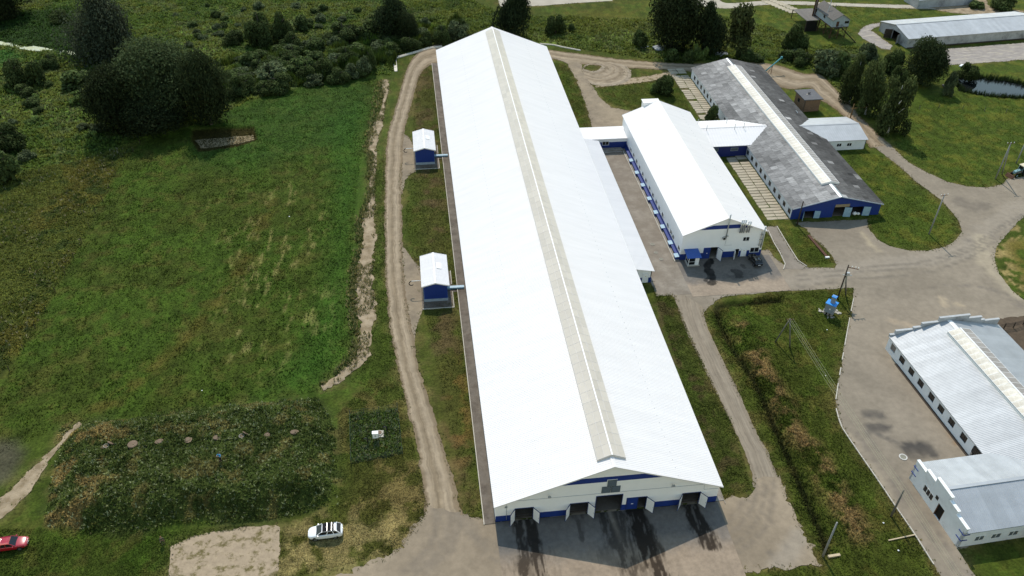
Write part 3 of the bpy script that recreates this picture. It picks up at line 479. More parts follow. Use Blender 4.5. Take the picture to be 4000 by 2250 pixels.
    mb = poly_sd(X, Y, MOUND_BASE)+NZ(X, Y, 3.5, 4.5); k = sstep(1.2, -1.2, mb); c = mix(c, k, LIN(70, 78, 40)*GC); c = mix(c, 0.6*k*sstep(0.54, 0.66, n2), LIN(112, 96, 64)*GC); c = mix(c, 0.6*k*sstep(-66, -72, X)*sstep(0.45, .6, n2), LIN(140, 112, 78)*GC)
    c = mix(c, sstep(0.4, -0.2, poly_sd(X, Y, PIT)), LIN(70, 62, 32)*GC)
    soil = GP([(-40, 1105), (40, 1110), (62, 1140), (30, 1200), (-60, 1260)]); c = mix(c, 0.9*sstep(1.5, -1.5, poly_sd(X, Y, soil)), LIN(92, 84, 76)*GC)
    rr = GP([(2500, 600), (2700, 540), (2700, 800), (2560, 740)]); c = mix(c, 0.8*sstep(2, -2, poly_sd(X, Y, rr))*sstep(.4, .6, n2), LIN(110, 100, 50)*GC); c = mix(c, 0.8*np.exp(-(np.abs(poly_sd(X, Y, rr))/2.0)**2)*sstep(.45, .55, n2), LIN(178, 158, 116)*GC)
    # dusty verges
    c = mix(c, 0.55*np.exp(-np.clip(rsd, 0, 9)/0.55)*sstep(.3, .6, n2), LIN(132, 116, 84)*GC)
    c = mix(c, 0.3*np.exp(-np.clip(rsd, 0, 9)/1.6)*sstep(.45, .6, n1), LIN(110, 98, 62)*GC)
    return c*(np.array([1.04, 1.0, 0.80])+sstep(-18, -34, X)[..., None]*np.array([-0.09, 0.04, 0.0]))*(0.62+0.76*n3)[..., None]*(0.80+0.4*n2)[..., None]
def build_ground():
    def axis(a, b, st, far0, far1):
        v = [a]
        while v[-1] < b: v.append(v[-1]+st(v[-1]))
        lo = [a-d for d in (3, 8, 20, 60, 160, 450, 1000, 2500)][::-1]; hi = [v[-1]+d for d in (3, 8, 20, 60, 160, 450, 1000, 2500)]
        return np.array(lo+v+hi)
    xs = axis(-165, 195, lambda x: 0.5 if -85 < x < 95 else 0.75, 0, 0); ys = axis(-20, 262, lambda y: 0.40+0.0026*max(y, 0), 0, 0)
    X, Y = np.meshgrid(xs, ys); h = heights(X, Y); r = road_sd(X, Y); r2 = np.minimum(r, bld_sd(X, Y))
    h = h*sstep(-0.2, 1.8, r2); h = np.where(r < 0.5, np.minimum(h, 0.0)-0.03*sstep(0.45, -0.15, r), h)
    far = (X < -166) | (X > 197) | (Y < -21) | (Y > 264); h = np.where(far, 0, h)
    col = colours(X, Y, r)
    V = np.stack([X, Y, h], -1).reshape(-1, 3); ny, nx = X.shape; i = np.arange(ny*nx).reshape(ny, nx)
    lp = np.stack([i[:-1, :-1], i[:-1, 1:], i[1:, 1:], i[1:, :-1]], -1).reshape(-1)
    gm = pmat('grass_ground', (0, 0, 0), 0.95, 0.1, 0.42, 2.4, bump=0.16, bscale=2.4, attr='Col')
    o = mobj('ground', raw_mesh('ground', V, 4, lp, col.reshape(-1, 3), gm, True)); tag(o, 'grassy ground of the farm with mown field, marsh and trampled verges', 'ground', kind='structure')
build_ground()
# ---- water
WATER = pmat('pond_water', (0.010, 0.012, 0.012), 0.04, 0.5, 0.1, 0.4, bump=0.004, bscale=1.5)
m = MB(); q = ragged(POND, 1.0, 0.3, 3)*1.0; cq = q.mean(0); q = cq+(q-cq)*1.06; m.add([(x, y, -0.32) for x, y in q], [tuple(range(len(q)))]); o = m.obj('pond_water', WATER)
if o.data.polygons[0].normal.z < 0: o.data.flip_normals()
tag(o, 'dark still pond reflecting the sky, fringed with reeds', 'pond', kind='structure')
DUCK = pmat('duckweed_water', (0.40, 0.42, 0.22), 0.5, 0.4, 0.15, 0.8, col2=(0.50, 0.55, 0.45), c2scale=0.6)
ribbon('stream_water', [(-40, 101), (10, 107), (60, 116), (85, 116), (120, 122), (180, 130), (196, 140)], [(-40, 112), (10, 114), (60, 126), (120, 131), (150, 140), (185, 138), (200, 142)], 0.05, DUCK, 'pale green weed covered stream below the willow', 'stream', 0.5, keep=False)
GREYWATER = pmat('grey_slurry', (0.28, 0.28, 0.29), 0.35, 0.5, 0.2, 0.8)
for nm, lb, q in (('slurry_pool', 'grey slurry pool under the dark trees', [(1640, 118), (1660, 114), (1676, 117), (1672, 130), (1650, 128)]), ('slurry_pool', 'grey slurry pool beside the ivy covered stumps', [(1800, 131), (1830, 133), (1838, 139), (1812, 142), (1798, 138)]), ('slurry_pool', 'small pale slurry pool beside the bright vines', [(1607, 115), (1622, 114), (1630, 120), (1615, 122)])):
    tag(sheet(nm, GP(q), 0.25, GREYWATER, lb, 'pool', 0.5, keep=False), lb, 'pool', kind='structure')

# ================================================================== BUILDINGS
def wall(parent, name, p0, p1, z0, top, holes, mat, thick=0.15, out=0.0, cuts=(), split=False):
    """wall from p0 to p1 (outside on the right hand), top = height or function of u, holes = (u0, u1, za, zb)"""
    p0, p1 = np.array(p0, float), np.array(p1, float); L = np.linalg.norm(p1-p0); d = (p1-p0)/L; n = np.array([d[1], -d[0]])
    if name == 'side_wall':        # butts against the gables
        tr_ = thick+0.004; p0 = p0+d*tr_; L -= 2*tr_; holes = [(h[0]-tr_, h[1]-tr_, h[2], h[3]) for h in holes]
    T = top if callable(top) else (lambda u: top)
    us = sorted(set([0, L]+[c for c in cuts if 0 < c < L]+[x for h in holes for x in h[:2] if 0 < x < L]))
    mb = MB(); a = n*out; b = n*(out-thick); res = None
    for u0, u1 in zip(us[:-1], us[1:]):
        if u1-u0 < 1e-4: continue
        hs = sorted([(h[2], h[3]) for h in holes if h[0] < (u0+u1)/2 < h[1]]); segs = []; z = z0
        for za, zb in hs:
            if za > z+1e-4: segs.append((z, z, za, za))
            z = max(z, zb)
        segs.append((z, z, T(u0+1e-6), T(u1-1e-6)))
        if split and mb.v and all(max(q[2], q[3]) <= q[0]+1e-3 for q in segs): res = mb.obj(name, mat, parent); mb = MB()
        for za0, za1, zb0, zb1 in segs:
            if max(zb0, zb1) <= za0+1e-3: continue
            zb0 = max(zb0, za0+1e-3); zb1 = max(zb1, za1+1e-3)
            q0, q1 = p0+d*u0, p0+d*u1
            mb.hexa([(*(q0+a), za0), (*(q1+a), za1), (*(q1+b), za1), (*(q0+b), za0), (*(q0+a), zb0), (*(q1+a), zb1), (*(q1+b), zb1), (*(q0+b), zb0)])
    return mb.obj(name, mat, parent) if mb.v else res
def corr(mb, A0, A1, B0, B1, pitch=0.35, h=0.045, mi=0, duty=0.3):
    A0, A1, B0, B1 = map(Vector, (A0, A1, B0, B1)); n = (A1-A0).cross(B0-A0).normalized()
    if n.z < 0: n = -n
    k = max(1, int(round((A1-A0).length/pitch))); prof = []
    for i in range(k): prof += [(i/k, 0), ((i+1-duty-0.12)/k, 0), ((i+1-duty)/k, h), ((i+1-0.12)/k, h)]
    prof.append((1, 0)); vs = []
    for s, z in prof: vs += [A0.lerp(A1, s)+n*z, B0.lerp(B1, s)+n*z]
    fs = [(2*i, 2*i+2, 2*i+3, 2*i+1) for i in range(len(prof)-1)]
    if (vs[2]-vs[0]).cross(vs[1]-vs[0]).z < 0: fs = [f[::-1] for f in fs]
    mb.add(vs, fs, mi)
def slab(mb, A0, A1, B0, B1, th=0.08, mi=0):
    A0, A1, B0, B1 = map(Vector, (A0, A1, B0, B1)); dn = Vector((0, 0, -th)); tp = Vector((0, 0, -0.012))
    p = [A0, A1, B1, B0]
    if (A1-A0).cross(B1-A0).z < 0: p = p[::-1]
    mb.hexa([x+dn for x in p]+[x+tp for x in p], mi)
def window(parent, o, d, w, h, panes=2, frame=BARW, glass=GLASS, name='window', depth=0.08, fw=0.07, proud=0.03, label=None):
    """o: lower left corner seen from outside (3D), d: unit 2D direction along the wall"""
    d = np.array(d, float); n = np.array([d[1], -d[0]])
    P = lambda u, z, e: (o[0]+d[0]*u+n[0]*e, o[1]+d[1]*u+n[1]*e, o[2]+z)
    def bx(mb, u0, u1, z0, z1, e0, e1): mb.hexa([P(u0, z0, e1), P(u1, z0, e1), P(u1, z0, e0), P(u0, z0, e0), P(u0, z1, e1), P(u1, z1, e1), P(u1, z1, e0), P(u0, z1, e0)])
    mb = MB(); e0, e1 = -depth, proud
    bx(mb, -fw, w+fw, -fw, 0, e0, e1); bx(mb, -fw, w+fw, h, h+fw, e0, e1); bx(mb, -fw, 0, 0, h, e0, e1); bx(mb, w, w+fw, 0, h, e0, e1)
    for i in range(1, panes): bx(mb, w*i/panes-0.03, w*i/panes+0.03, 0, h, e0, e1-0.01)
    f = mb.obj(name, frame, parent)
    for i in range(panes):
        g = MB(); a = w*i/panes+(0.03 if i else 0); b = w*(i+1)/panes-(0.03 if i < panes-1 else 0); bx(g, a, b, 0, h, e0+0.01, e0+0.03); g.obj('pane', glass, f)
    if label: f['label'] = label
    return f
def leaf(parent, hinge, ang, w, h, z0=0.06, mat=WHITE, trim=BLUED, name='door_leaf', th=0.07):
    """door leaf hinged at a corner, ang = direction (radians) in which it points"""
    mb = MB(); mb.box(0.05, -th/2, 0.05, w-0.05, th/2, h-0.05); o = mb.obj(name, mat, parent, loc=(hinge[0], hinge[1], z0), rot=(0, 0, ang))
    f = MB(); e = th/2+0.012
    f.box(0, -e, 0, w, e, 0.05); f.box(0, -e, h-0.05, w, e, h); f.box(0, -e, 0.05, 0.05, e, h-0.05); f.box(w-0.05, -e, 0.05, w, e, h-0.05); f.obj('edge_trim', trim, o)
    k = MB(); k.box(w-0.2, -e-0.05, h*0.45, w-0.12, e+0.05, h*0.45+0.12); k.obj('handle', STEEL, o)
    return o
def gable_roof(parent, w, y0, y1, he, hr, pitch=0.35, rib=0.045, mat=ROOFW, xc=0.0, cap=True, capw=0.28, name='roof', under=WHITE, seam=True):
    out = []
    for s in (-1, 1):
        mb = MB(); corr(mb, (xc+s*w, y0, he), (xc+s*w, y1, he), (xc, y0, hr), (xc, y1, hr), pitch, rib)
        slab(mb, (xc+s*w, y0, he), (xc+s*w, y1, he), (xc, y0, hr), (xc, y1, hr), 0.13, 1)
        r = mb.obj(name, [mat, under], parent); out.append(r)
        if seam:
            q = MB(); 
            for f in (0.42,):
                x, z = xc+s*w*(1-f), he+(hr-he)*f; n = int((y1-y0)/1.4)
                for i in range(n): y = y0+0.5+i*1.4; q.box(x-0.05, y, z+0.02, x+0.05, y+0.10, z+rib+0.035)
            q.obj('screw_row', GALV, r)['kind'] = 'stuff'
    if cap:
        mb = MB(); k = (hr-he)/w
        for s in (-1, 1): mb.hexa([(xc, y0-0.03, hr+0.055), (xc+s*capw, y0-0.03, hr+0.055-capw*k), (xc+s*capw, y1+0.03, hr+0.055-capw*k), (xc, y1+0.03, hr+0.055), (xc, y0-0.03, hr+0.085), (xc+s*capw, y0-0.03, hr+0.085-capw*k), (xc+s*capw, y1+0.03, hr+0.085-capw*k), (xc, y1+0.03, hr+0.085)])
        mb.obj('ridge_cap', mat, parent)
    for y in (y0, y1):
        mb = MB(); e = -0.03 if y == y0 else 0.03
        for s in (-1, 1): mb.hexa([(xc+s*w, y+min(e, 0), he-0.16), (xc, y+min(e, 0), hr-0.16), (xc, y+max(e, 0), hr-0.16), (xc+s*w, y+max(e, 0), he-0.16), (xc+s*w, y+min(e, 0), he+0.06), (xc, y+min(e, 0), hr+0.06), (xc, y+max(e, 0), hr+0.06), (xc+s*w, y+max(e, 0), he+0.06)])
        mb.obj('barge_board', mat, parent)
    return out
def skylight(parent, hw, y0, y1, z_e, z_r, pitch, mats, rows=1, name='ridge_skylight', curb=0.2, curbmat=BARW, barmat=BARW, gap=0.12):
    """panes on bars over a ridge; mats = (left pane, right pane)"""
    n = int(round((y1-y0)/pitch)); p = (y1-y0)/n; fr = MB()
    for s in (-1, 1):
        fr.box(min(s*hw*0.96, s*hw*1.0), y0, z_e-curb-gap, max(s*hw*0.96, s*hw*1.0), y1, z_e-gap)
        for i in range(n+1):
            y = y0+i*p; fr.bar((s*hw, y, z_e), (s*0.02, y, z_r), 0.06, 0.05); fr.box(s*hw*0.98-0.03, y-0.03, z_e-gap-0.01, s*hw*0.98+0.03, y+0.03, z_e)
        for r in range(rows+1):
            q = r/rows; x = s*hw*(1-q)+s*0.02*q; z = z_e+(z_r-z_e)*q; fr.bar((x, y0, z+0.004), (x, y1, z+0.004), 0.05, 0.05)
    fr.box(-0.13, y0-0.05, z_r+0.005, 0.13, y1+0.05, z_r+0.05)
    for y, e in ((y0, -0.05), (y1, 0.05)):
        fr.add([(-hw, y+e, z_e-curb-gap), (hw, y+e, z_e-curb-gap), (hw, y+e, z_e), (0, y+e, z_r), (-hw, y+e, z_e)], [(0, 1, 2, 3, 4)])
    f = fr.obj(name, barmat, parent)
    for s in (-1, 1):
        for r in range(rows):
            a, b = r/rows, (r+1)/rows; xa, xb = s*hw*(1-a), s*hw*(1-b)*1.0+s*0.02*b; za, zb = z_e+(z_r-z_e)*a, z_e+(z_r-z_e)*b
            mb = MB(); c = 0.035; pts = [(xa, c, za), (xb, c, zb), (xb, p-c, zb), (xa, p-c, za)]
            mb.hexa([(x, y, z-0.012) for x, y, z in pts]+[(x, y, z+0.012) for x, y, z in pts])
            for i in range(n):
                if i == 0: me = mb.mesh('pane', mats[0 if s < 0 else 1])
                mobj('pane', me, f, loc=(0, y0+i*p, 0))
    return f

# ------------------------------------------------------------------ the long white barn
barn = thing('dairy_barn', 'very long white dairy barn with blue trimmed gable and a skylight along its ridge', 'barn', (0, 0, 0))
HE, HR, HW, LB = 3.94, 10.27, 16.0, 157.97
topf = lambda u: HE-0.14+(HR-HE)/HW*(HW-abs(u-15.7)-0.0)-0.02
for r in gable_roof(barn, HW, -0.6, LB, HE, HR, 0.33, 0.02): pass
holes = [(-13.0, -10.55, 0, 2.5), (-5.35, -2.88, 0, 2.5), (-1.75, 1.88, 0, 3.58), (2.65, 5.40, 0, 2.58), (10.6, 13.1, 0, 2.5)]
H = [(a+15.7, b+15.7, c, d) for a, b, c, d in holes]
wall(barn, 'gable_wall', (-15.7, 0), (15.7, 0), 0.06, topf, H, WHITE, 0.2, cuts=(15.7,))
wall(barn, 'gable_wall', (15.7, LB-0.5), (-15.7, LB-0.5), 0, topf, [], WHITE, 0.2, cuts=(15.7,))
wall(barn, 'side_wall', (-15.7, LB-0.5), (-15.7, 0), 0, 3.85, [], WHITE, 0.2); wall(barn, 'side_wall', (15.7, 0), (15.7, LB-0.5), 0, 3.85, [], WHITE, 0.2)
wall(barn, 'blue_base_band', (-15.72, 0), (15.72, 0), 0.06, 1.25, H, BLUE, 0.025, 0.03, split=True)
wall(barn, 'blue_gable_stripe', (-7.2, 0), (7.2, 0), 6.6, lambda u: min(7.62, topf(u+8.5)-0.03), [], BLUE, 0.02, 0.025, cuts=(2.4, 12.0, 7.2))
floor = MB(); floor.box(-15.5, 0.2, -0.05, 15.5, LB-0.8, 0.085); floor.obj('floor', SKIRT, barn)
skylight(barn, 1.95, 1.2, 155.6, 9.80, 10.68, 2.06, (PANE, PANE), rows=2, barmat=BARG)
m = MB(); m.box(-0.09, 1.1, 10.735, 0.09, 155.7, 10.765); m.obj('skylight_ridge_bar', BARW, barn)
for a, b, c, d in holes:
    tr = MB()
    for q in (a-0.09, b): tr.box(q, -0.05, 0.06, q+0.09, 0.22, d)
    tr.box(a-0.09, -0.05, d, b+0.09, 0.22, d+0.09)
    tr.obj('door_surround', BLUED, barn)
for a, b in ((-13.0, -10.55), (-5.35, -2.88), (10.6, 13.1)):
    leaf(barn, (a-0.05, -0.06), math.radians(180+52), 1.23, 2.45); leaf(barn, (b+0.05, -0.06), math.radians(-51), 1.23, 2.45)
    g = MB(); g.bar((a, 0.12, 0.55), (b, 0.12, 0.55), 0.08, 0.10); g.bar((a, 0.12, 1.1), (b, 0.12, 1.1), 0.05, 0.05); g.obj('barrier_rail', WOODD, barn)
leaf(barn, (5.45, -0.06), math.radians(-49), 1.30, 2.52)
cl = MB(); cl.box(2.68, -0.02, 0.08, 4.15, 0.06, 2.55); o = cl.obj('closed_door_leaf', BLUE, barn); k = MB(); k.box(4.15, -0.04, 0.08, 4.24, 0.08, 2.55); k.obj('edge_trim', BLUED, o); k = MB(); k.box(3.3, -0.06, 1.25, 3.6, -0.021, 1.36); k.obj('handle', BARW, o)
bk = MB(); bk.box(-14, 6.0, 0.085, 14, 6.1, 3.9); bk.obj('inner_partition', DARK, barn)
for x0, z0 in ((-0.5, 5.66), (-1.2, 4.33), (0.12, 4.30)):
    v = MB(); v.box(x0, -0.10, z0, x0+1.27, -0.03, z0+1.27); vo = v.obj('vent_louvre', LOUV, barn)
    for i in range(7):
        sl_ = MB(); z = z0+0.08+i*0.165; sl_.hexa([(x0+0.06, -0.17, z), (x0+1.21, -0.17, z), (x0+1.21, -0.10, z+0.05), (x0+0.06, -0.10, z+0.05), (x0+0.06, -0.16, z+0.02), (x0+1.21, -0.16, z+0.02), (x0+1.21, -0.10, z+0.08), (x0+0.06, -0.10, z+0.08)]); sl_.obj('slat', LOUV, vo)
vf = MB(); vf.box(-0.58, -0.06, 6.96, 0.85, -0.026, 7.03); vf.box(-0.58, -0.06, 5.60, -0.50, -0.026, 6.96); vf.obj('vent_trim', BARW, barn)
for x in (-8.45, 8.73):
    l = MB(); l.tube([(x, -0.05, 4.25), (x, -0.12, 4.9), (x, -0.5, 5.1)], 0.03); lo = l.obj('wall_lamp', GALV, barn); b = MB(); b.box(x-0.2, -0.7, 5.05, x+0.2, -0.4, 5.2); b.obj('lamp_head', GALV, lo)
p = MB(); p.tube([(-15.6, -0.04, 4.0), (-13.4, -0.04, 4.25), (13.45, -0.04, 4.2), (13.5, -0.04, 3.05), (15.6, -0.04, 3.0)], 0.025, 6); p.obj('cable_conduit', GALV, barn)
p = MB(); p.tube([(-14.2, -0.05, 3.6), (-14.2, -0.05, 0.3)], 0.03, 6); p.box(-14.45, -0.12, 3.0, -14.1, -0.01, 3.25); p.obj('meter_box', GALV, barn)
s_ = MB(); s_.box(-17.25, -0.3, -0.1, -15.71, LB, 0.12); sk = s_.obj('concrete_skirt', SKIRT, barn)
kb = MB(); kb.box(-17.37, -0.35, -0.1, -17.252, LB, 0.17); kb.obj('kerb', CONCL, sk)
s_ = MB(); s_.box(15.71, 0.0, -0.1, 16.9, 50, 0.12); s_.box(16.9, -0.6, -0.1, 17.0, 50, 0.16); s_.obj('concrete_skirt', CONC, barn)
# lean-to along the east wall
ax = MB(); corr(ax, (19.75, 50.3, 3.0), (19.75, 102.0, 3.0), (15.9, 50.3, 3.72), (15.9, 102.0, 3.72), 0.36, 0.045); slab(ax, (19.75, 50.3, 3.0), (19.75, 102.0, 3.0), (15.9, 50.3, 3.72), (15.9, 102.0, 3.72), 0.12); an = ax.obj('side_annex', [ROOFW], barn); gt2 = MB(); gt2.box(15.98, 50.2, 3.735, 16.12, 102.1, 3.80); gt2.obj('step_shadow_strip', GALV, an)  # thin grey strip added to stand for the shadow line at the roof step
wall(an, 'annex_wall', (15.9, 50.8), (19.4, 50.8), 0, lambda u: 3.6-u*0.185, [], WHITE, 0.15); wall(an, 'annex_wall', (19.4, 50.8), (19.4, 102.0), 0, 2.9, [], WHITE, 0.15); wall(an, 'blue_base_band', (15.9, 50.8), (19.42, 50.8), 0, 1.2, [(1.75, 2.95, 0, 2.0)], BLUE, 0.02, 0.03, split=True); wall(an, 'blue_base_band', (19.4, 50.76), (19.4, 102.0), 0, 1.2, [], BLUE, 0.02, 0.03)
d_ = MB(); d_.box(17.75, 50.72, 0.1, 18.75, 50.78, 2.15); do = d_.obj('door', WHITE, an); d_ = MB(); d_.box(17.65, 50.70, 0.05, 17.74, 50.79, 2.25); d_.box(18.76, 50.70, 0.05, 18.85, 50.79, 2.25); d_.box(17.74, 50.70, 2.16, 18.76, 50.79, 2.25); d_.obj('door_frame', BARW, do); d_ = MB(); d_.box(18.2, 50.705, 1.5, 18.4, 50.72, 1.62); d_.obj('door_sign', pmat('sign_yellow', (0.6, 0.5, 0.1)), do)
d_ = MB(); d_.box(19.6, 50.9, -0.05, 20.0, 102, 0.16); d_.obj('kerb', CONC, an)

# ------------------------------------------------------------------ corridor barn - hall
cor = thing('connecting_corridor', 'low white connecting corridor with blue wall and window joining long barn and milking hall', 'corridor', (0, 0, 0))
mb = MB(); corr(mb, (15.95, 102.6, 3.05), (27.0, 102.6, 3.05), (15.95, 107.9, 3.55), (27.0, 107.9, 3.55), 0.36, 0.04); slab(mb, (15.95, 102.6, 3.05), (27.0, 102.6, 3.05), (15.95, 107.9, 3.55), (27.0, 107.9, 3.55), 0.12); mb.obj('roof', ROOFW, cor)
cw = [(4.6, 6.3, 1.25, 2.25)]
wall(cor, 'wall', (19.4, 103.0), (26.9, 103.0), 0, 2.95, [(1.6, 3.1, 1.25, 2.15)], WHITE, 0.15); wall(cor, 'wall', (26.9, 107.6), (15.9, 107.6), 0, 3.45, [], WHITE, 0.15); wall(cor, 'blue_base_band', (19.4, 103.0), (26.9, 103.0), 0, 2.0, [(1.5, 3.2, 1.15, 2.25)], BLUE, 0.02, 0.03)
window(cor, (21.0, 103.0, 1.25), (1, 0), 1.5, 0.9, 2)
mb = MB(); mb.box(20.4, 101.6, 0.05, 25.6, 102.9, 0.55); mb.box(20.4, 101.0, 0.05, 25.6, 101.6, 0.3); mb.obj('loading_step', CONC, cor)

# ------------------------------------------------------------------ milking hall
hall = thing('milking_hall', 'tall white milking hall with blue base band and steel flue pipes', 'barn', (35.21, 57.2, 0))
hw, hl, he, hr = 8.53, 51.88, 6.04, 9.55
gable_roof(hall, hw, -0.36, hl-0.36, he, hr, 0.33, 0.02)
ht = lambda u: he-0.16+(hr-he)/hw*(hw-abs(u-8.3))-0.1
HH = [(32.95-26.91, 34.42-26.91, 0, 2.68), (38.04-26.91, 38.95-26.91, 0, 1.9), (39.25-26.91, 40.45-26.91, 3.8, 4.65), (41.25-26.91, 42.95-26.91, 0.95, 2.0)]
wall(hall, 'gable_wall', (-8.3, 0), (8.3, 0), 0, ht, HH, WHITE, 0.18, cuts=(8.3,)); wall(hall, 'gable_wall', (8.3, hl-0.7), (-8.3, hl-0.7), 0, ht, [], WHITE, 0.18, cuts=(8.3,))
wy = [98.71, 95.94, 93.06, 90.23, 87.26, 84.5, 81.22, 78.39, 75.56, 73.18, 70.44, 66.45, 64.02, 62.36, 58.4]
wl = [(hl-0.7-(y-57.2)-0.55, hl-0.7-(y-57.2)+0.55, 1.6, 2.5) for y in wy]
wall(hall, 'side_wall', (-8.3, hl-0.7), (-8.3, 0), 0, 5.95, wl, WHITE, 0.18); wall(hall, 'side_wall', (8.3, 0), (8.3, hl-0.7), 0, 5.95, [], WHITE, 0.18)
for y in wy: window(hall, (-8.3, y-57.2+0.55, 1.6), (0, -1), 1.1, 0.9, 2)
wall(hall, 'blue_base_band', (-8.32, 0), (8.32, 0), 0, 1.45, [(a, b, c, d) for a, b, c, d in HH[:2]]+[(39.36-26.91, 40.5-26.91, 0, 2), (41.1-26.91, 43.1-26.91, 0.85, 2)], BLUE, 0.02, 0.03, split=True)
wall(hall, 'blue_base_band', (-8.3, hl-0.7), (-8.3, -0.03), 0, 1.40, [], BLUE, 0.02, 0.03); wall(hall, 'blue_base_band', (8.3, 0), (8.3, hl-0.7), 0, 1.40, [], BLUE, 0.02, 0.03)
wall(hall, 'blue_gable_stripe', (-5.9, 0), (5.9, 0), 6.95, lambda u: min(7.82, ht(u+2.4)-0.02), [], BLUE, 0.02, 0.03, cuts=(3.4, 8.4, 5.9))
LG = MB(); LG.box(-8.85, 0.2, 0.55, -8.33, hl-1, 0.72); lg = LG.obj('cable_ledge', BLUE, hall)
for y in [96.12, 90.45, 84.9, 79.17, 73.67, 68.17, 62.36, 57.9]:
    b = MB(); b.box(-9.05, y-57.2-0.55, 0.05, -8.34, y-57.2+0.55, 0.73); o = b.obj('wall_box', BLUE, hall); b = MB(); b.hexa([(-9.2, y-57.2-0.65, 0.70), (-8.36, y-57.2-0.65, 0.78), (-8.36, y-57.2+0.65, 0.78), (-9.2, y-57.2+0.65, 0.70), (-9.2, y-57.2-0.65, 0.74), (-8.36, y-57.2-0.65, 0.83), (-8.36, y-57.2+0.65, 0.83), (-9.2, y-57.2+0.65, 0.74)]); b.obj('box_lid', LBLUE, o)
st = MB(); st.box(-9.25, -0.2, -0.1, -8.31, hl-6, 0.14); o = st.obj('side_walkway', CONC, hall); st = MB(); st.box(-9.40, -0.5, -0.1, -9.252, hl-6, 0.20); st.obj('kerb', CONCL, o)
x0 = 35.21
cl = MB(); cl.box(31.55-x0, -0.05, 0.06, 32.95-x0, 0.03, 2.66); o = cl.obj('closed_door_leaf', BLUE, hall); k = MB(); k.box(32.2-x0, -0.09, 1.3, 32.45-x0, -0.051, 1.4); k.obj('handle', BARW, o)
leaf(hall, (34.45-x0, -0.05), math.radians(-68), 1.4, 2.6)
leaf(hall, (38.02-x0, -0.05), math.radians(180+75), 0.9, 1.85, trim=BARW)
wd = MB(); wd.box(39.42-x0, -0.07, 0.08, 40.42-x0, -0.032, 1.9); o = wd.obj('white_door', WHITE, hall); k = MB(); k.box(39.34-x0, -0.09, 0.05, 39.41-x0, -0.02, 1.98); k.box(40.43-x0, -0.09, 0.05, 40.5-x0, -0.02, 1.98); k.obj('door_frame', BARW, o); k = MB(); k.box(39.85-x0, -0.085, 1.4, 40.05-x0, -0.071, 1.52); k.obj('door_sign', MATS['sign_yellow'], o)
window(hall, (39.25-x0, 0, 3.8), (1, 0), 1.2, 0.85, 2, fw=0.1); window(hall, (41.25-x0, 0, 0.95), (1, 0), 1.7, 1.05, 2, fw=0.13)
fl = MB(); fl.box(-8.1, 0.2, -0.05, 8.1, hl-1, 0.06); fl.obj('floor', CONC, hall); fl = MB(); fl.box(-8, 5, 0.06, 8, 5.1, 3); fl.obj('inner_partition', DARK, hall)
for x in (38.05, 38.42, 38.82, 39.42, 39.85):
    f = MB(); f.tube([(x-x0, -0.42, 6.05), (x-x0, -0.42, 8.55+(0.4 if x < 39 else 0))], 0.13, 10); f.tube([(x-x0, -0.05, 6.15), (x-x0, -0.42, 6.15)], 0.10, 8); zt = 8.55+(0.4 if x < 39 else 0); o = f.obj('flue_pipe', STEEL, hall, True); c = MB(); c.tube([(x-x0, -0.42, zt), (x-x0, -0.42, zt+0.12)], [0.19, 0.10], 10); c.obj('flue_cap', BARW, o, True)
f = MB(); f.tube([(35.45-x0, -0.4, 5.1), (35.45-x0, -0.4, 10.4)], 0.12, 10); o = f.obj('tall_flue', GALV, hall, True); c = MB(); c.tube([(35.45-x0, -0.4, 10.4), (35.45-x0, -0.4, 10.55)], [0.2, 0.08], 10); c.obj('flue_cap', BARW, o); c = MB(); c.tube([(35.2-x0, -0.05, 4.85), (35.2-x0, -0.38, 4.85)], 0.36, 12); c.obj('fan_housing', GALV, o); c = MB(); c.tube([(35.2-x0, -0.38, 4.85), (35.2-x0, -0.41, 4.85)], 0.22, 12); c.obj('fan_hole', DARK, o)
f = MB(); f.tube([(43.1-x0, -0.35, 2.2), (43.1-x0, -0.35, 7.1)], 0.13, 10); o = f.obj('boiler_flue', GALV, hall, True); c = MB(); c.tube([(43.1-x0, -0.35, 7.1), (43.1-x0, -0.35, 7.25)], [0.22, 0.1], 10); c.obj('flue_cap', BARW, o); c = MB(); c.tube([(42.75-x0, -0.15, 2.5), (42.75-x0, -0.15, 5.6)], 0.10, 8); c.obj('side_pipe', pmat('beige_pipe', (0.55, 0.50, 0.42)), o)
for z in (2.7, 4.0, 5.2): c = MB(); c.box(42.55-x0, -0.4, z, 43.2-x0, -0.02, z+0.05); c.obj('pipe_bracket', GALV, o)
c = MB(); c.tube([(35.75-x0, -0.05, 5.3), (35.7-x0, -0.05, 3.0), (37.1-x0, -0.05, 3.0)], 0.025, 6); c.box(35.65-x0, -0.3, 5.25, 35.95-x0, -0.05, 5.35); c.obj('wall_lamp', GALV, hall)
bx_ = MB(); bx_.box(-3.4, hl-0.55, 0, 0.4, hl+1.6, 8.9); bo = bx_.obj('rear_vestibule', WHITE, hall)
bx_ = MB(); bx_.box(-3.6, hl-0.5, 8.91, 0.6, hl+1.8, 9.02); bx_.obj('vestibule_roof', ROOFW, bo)

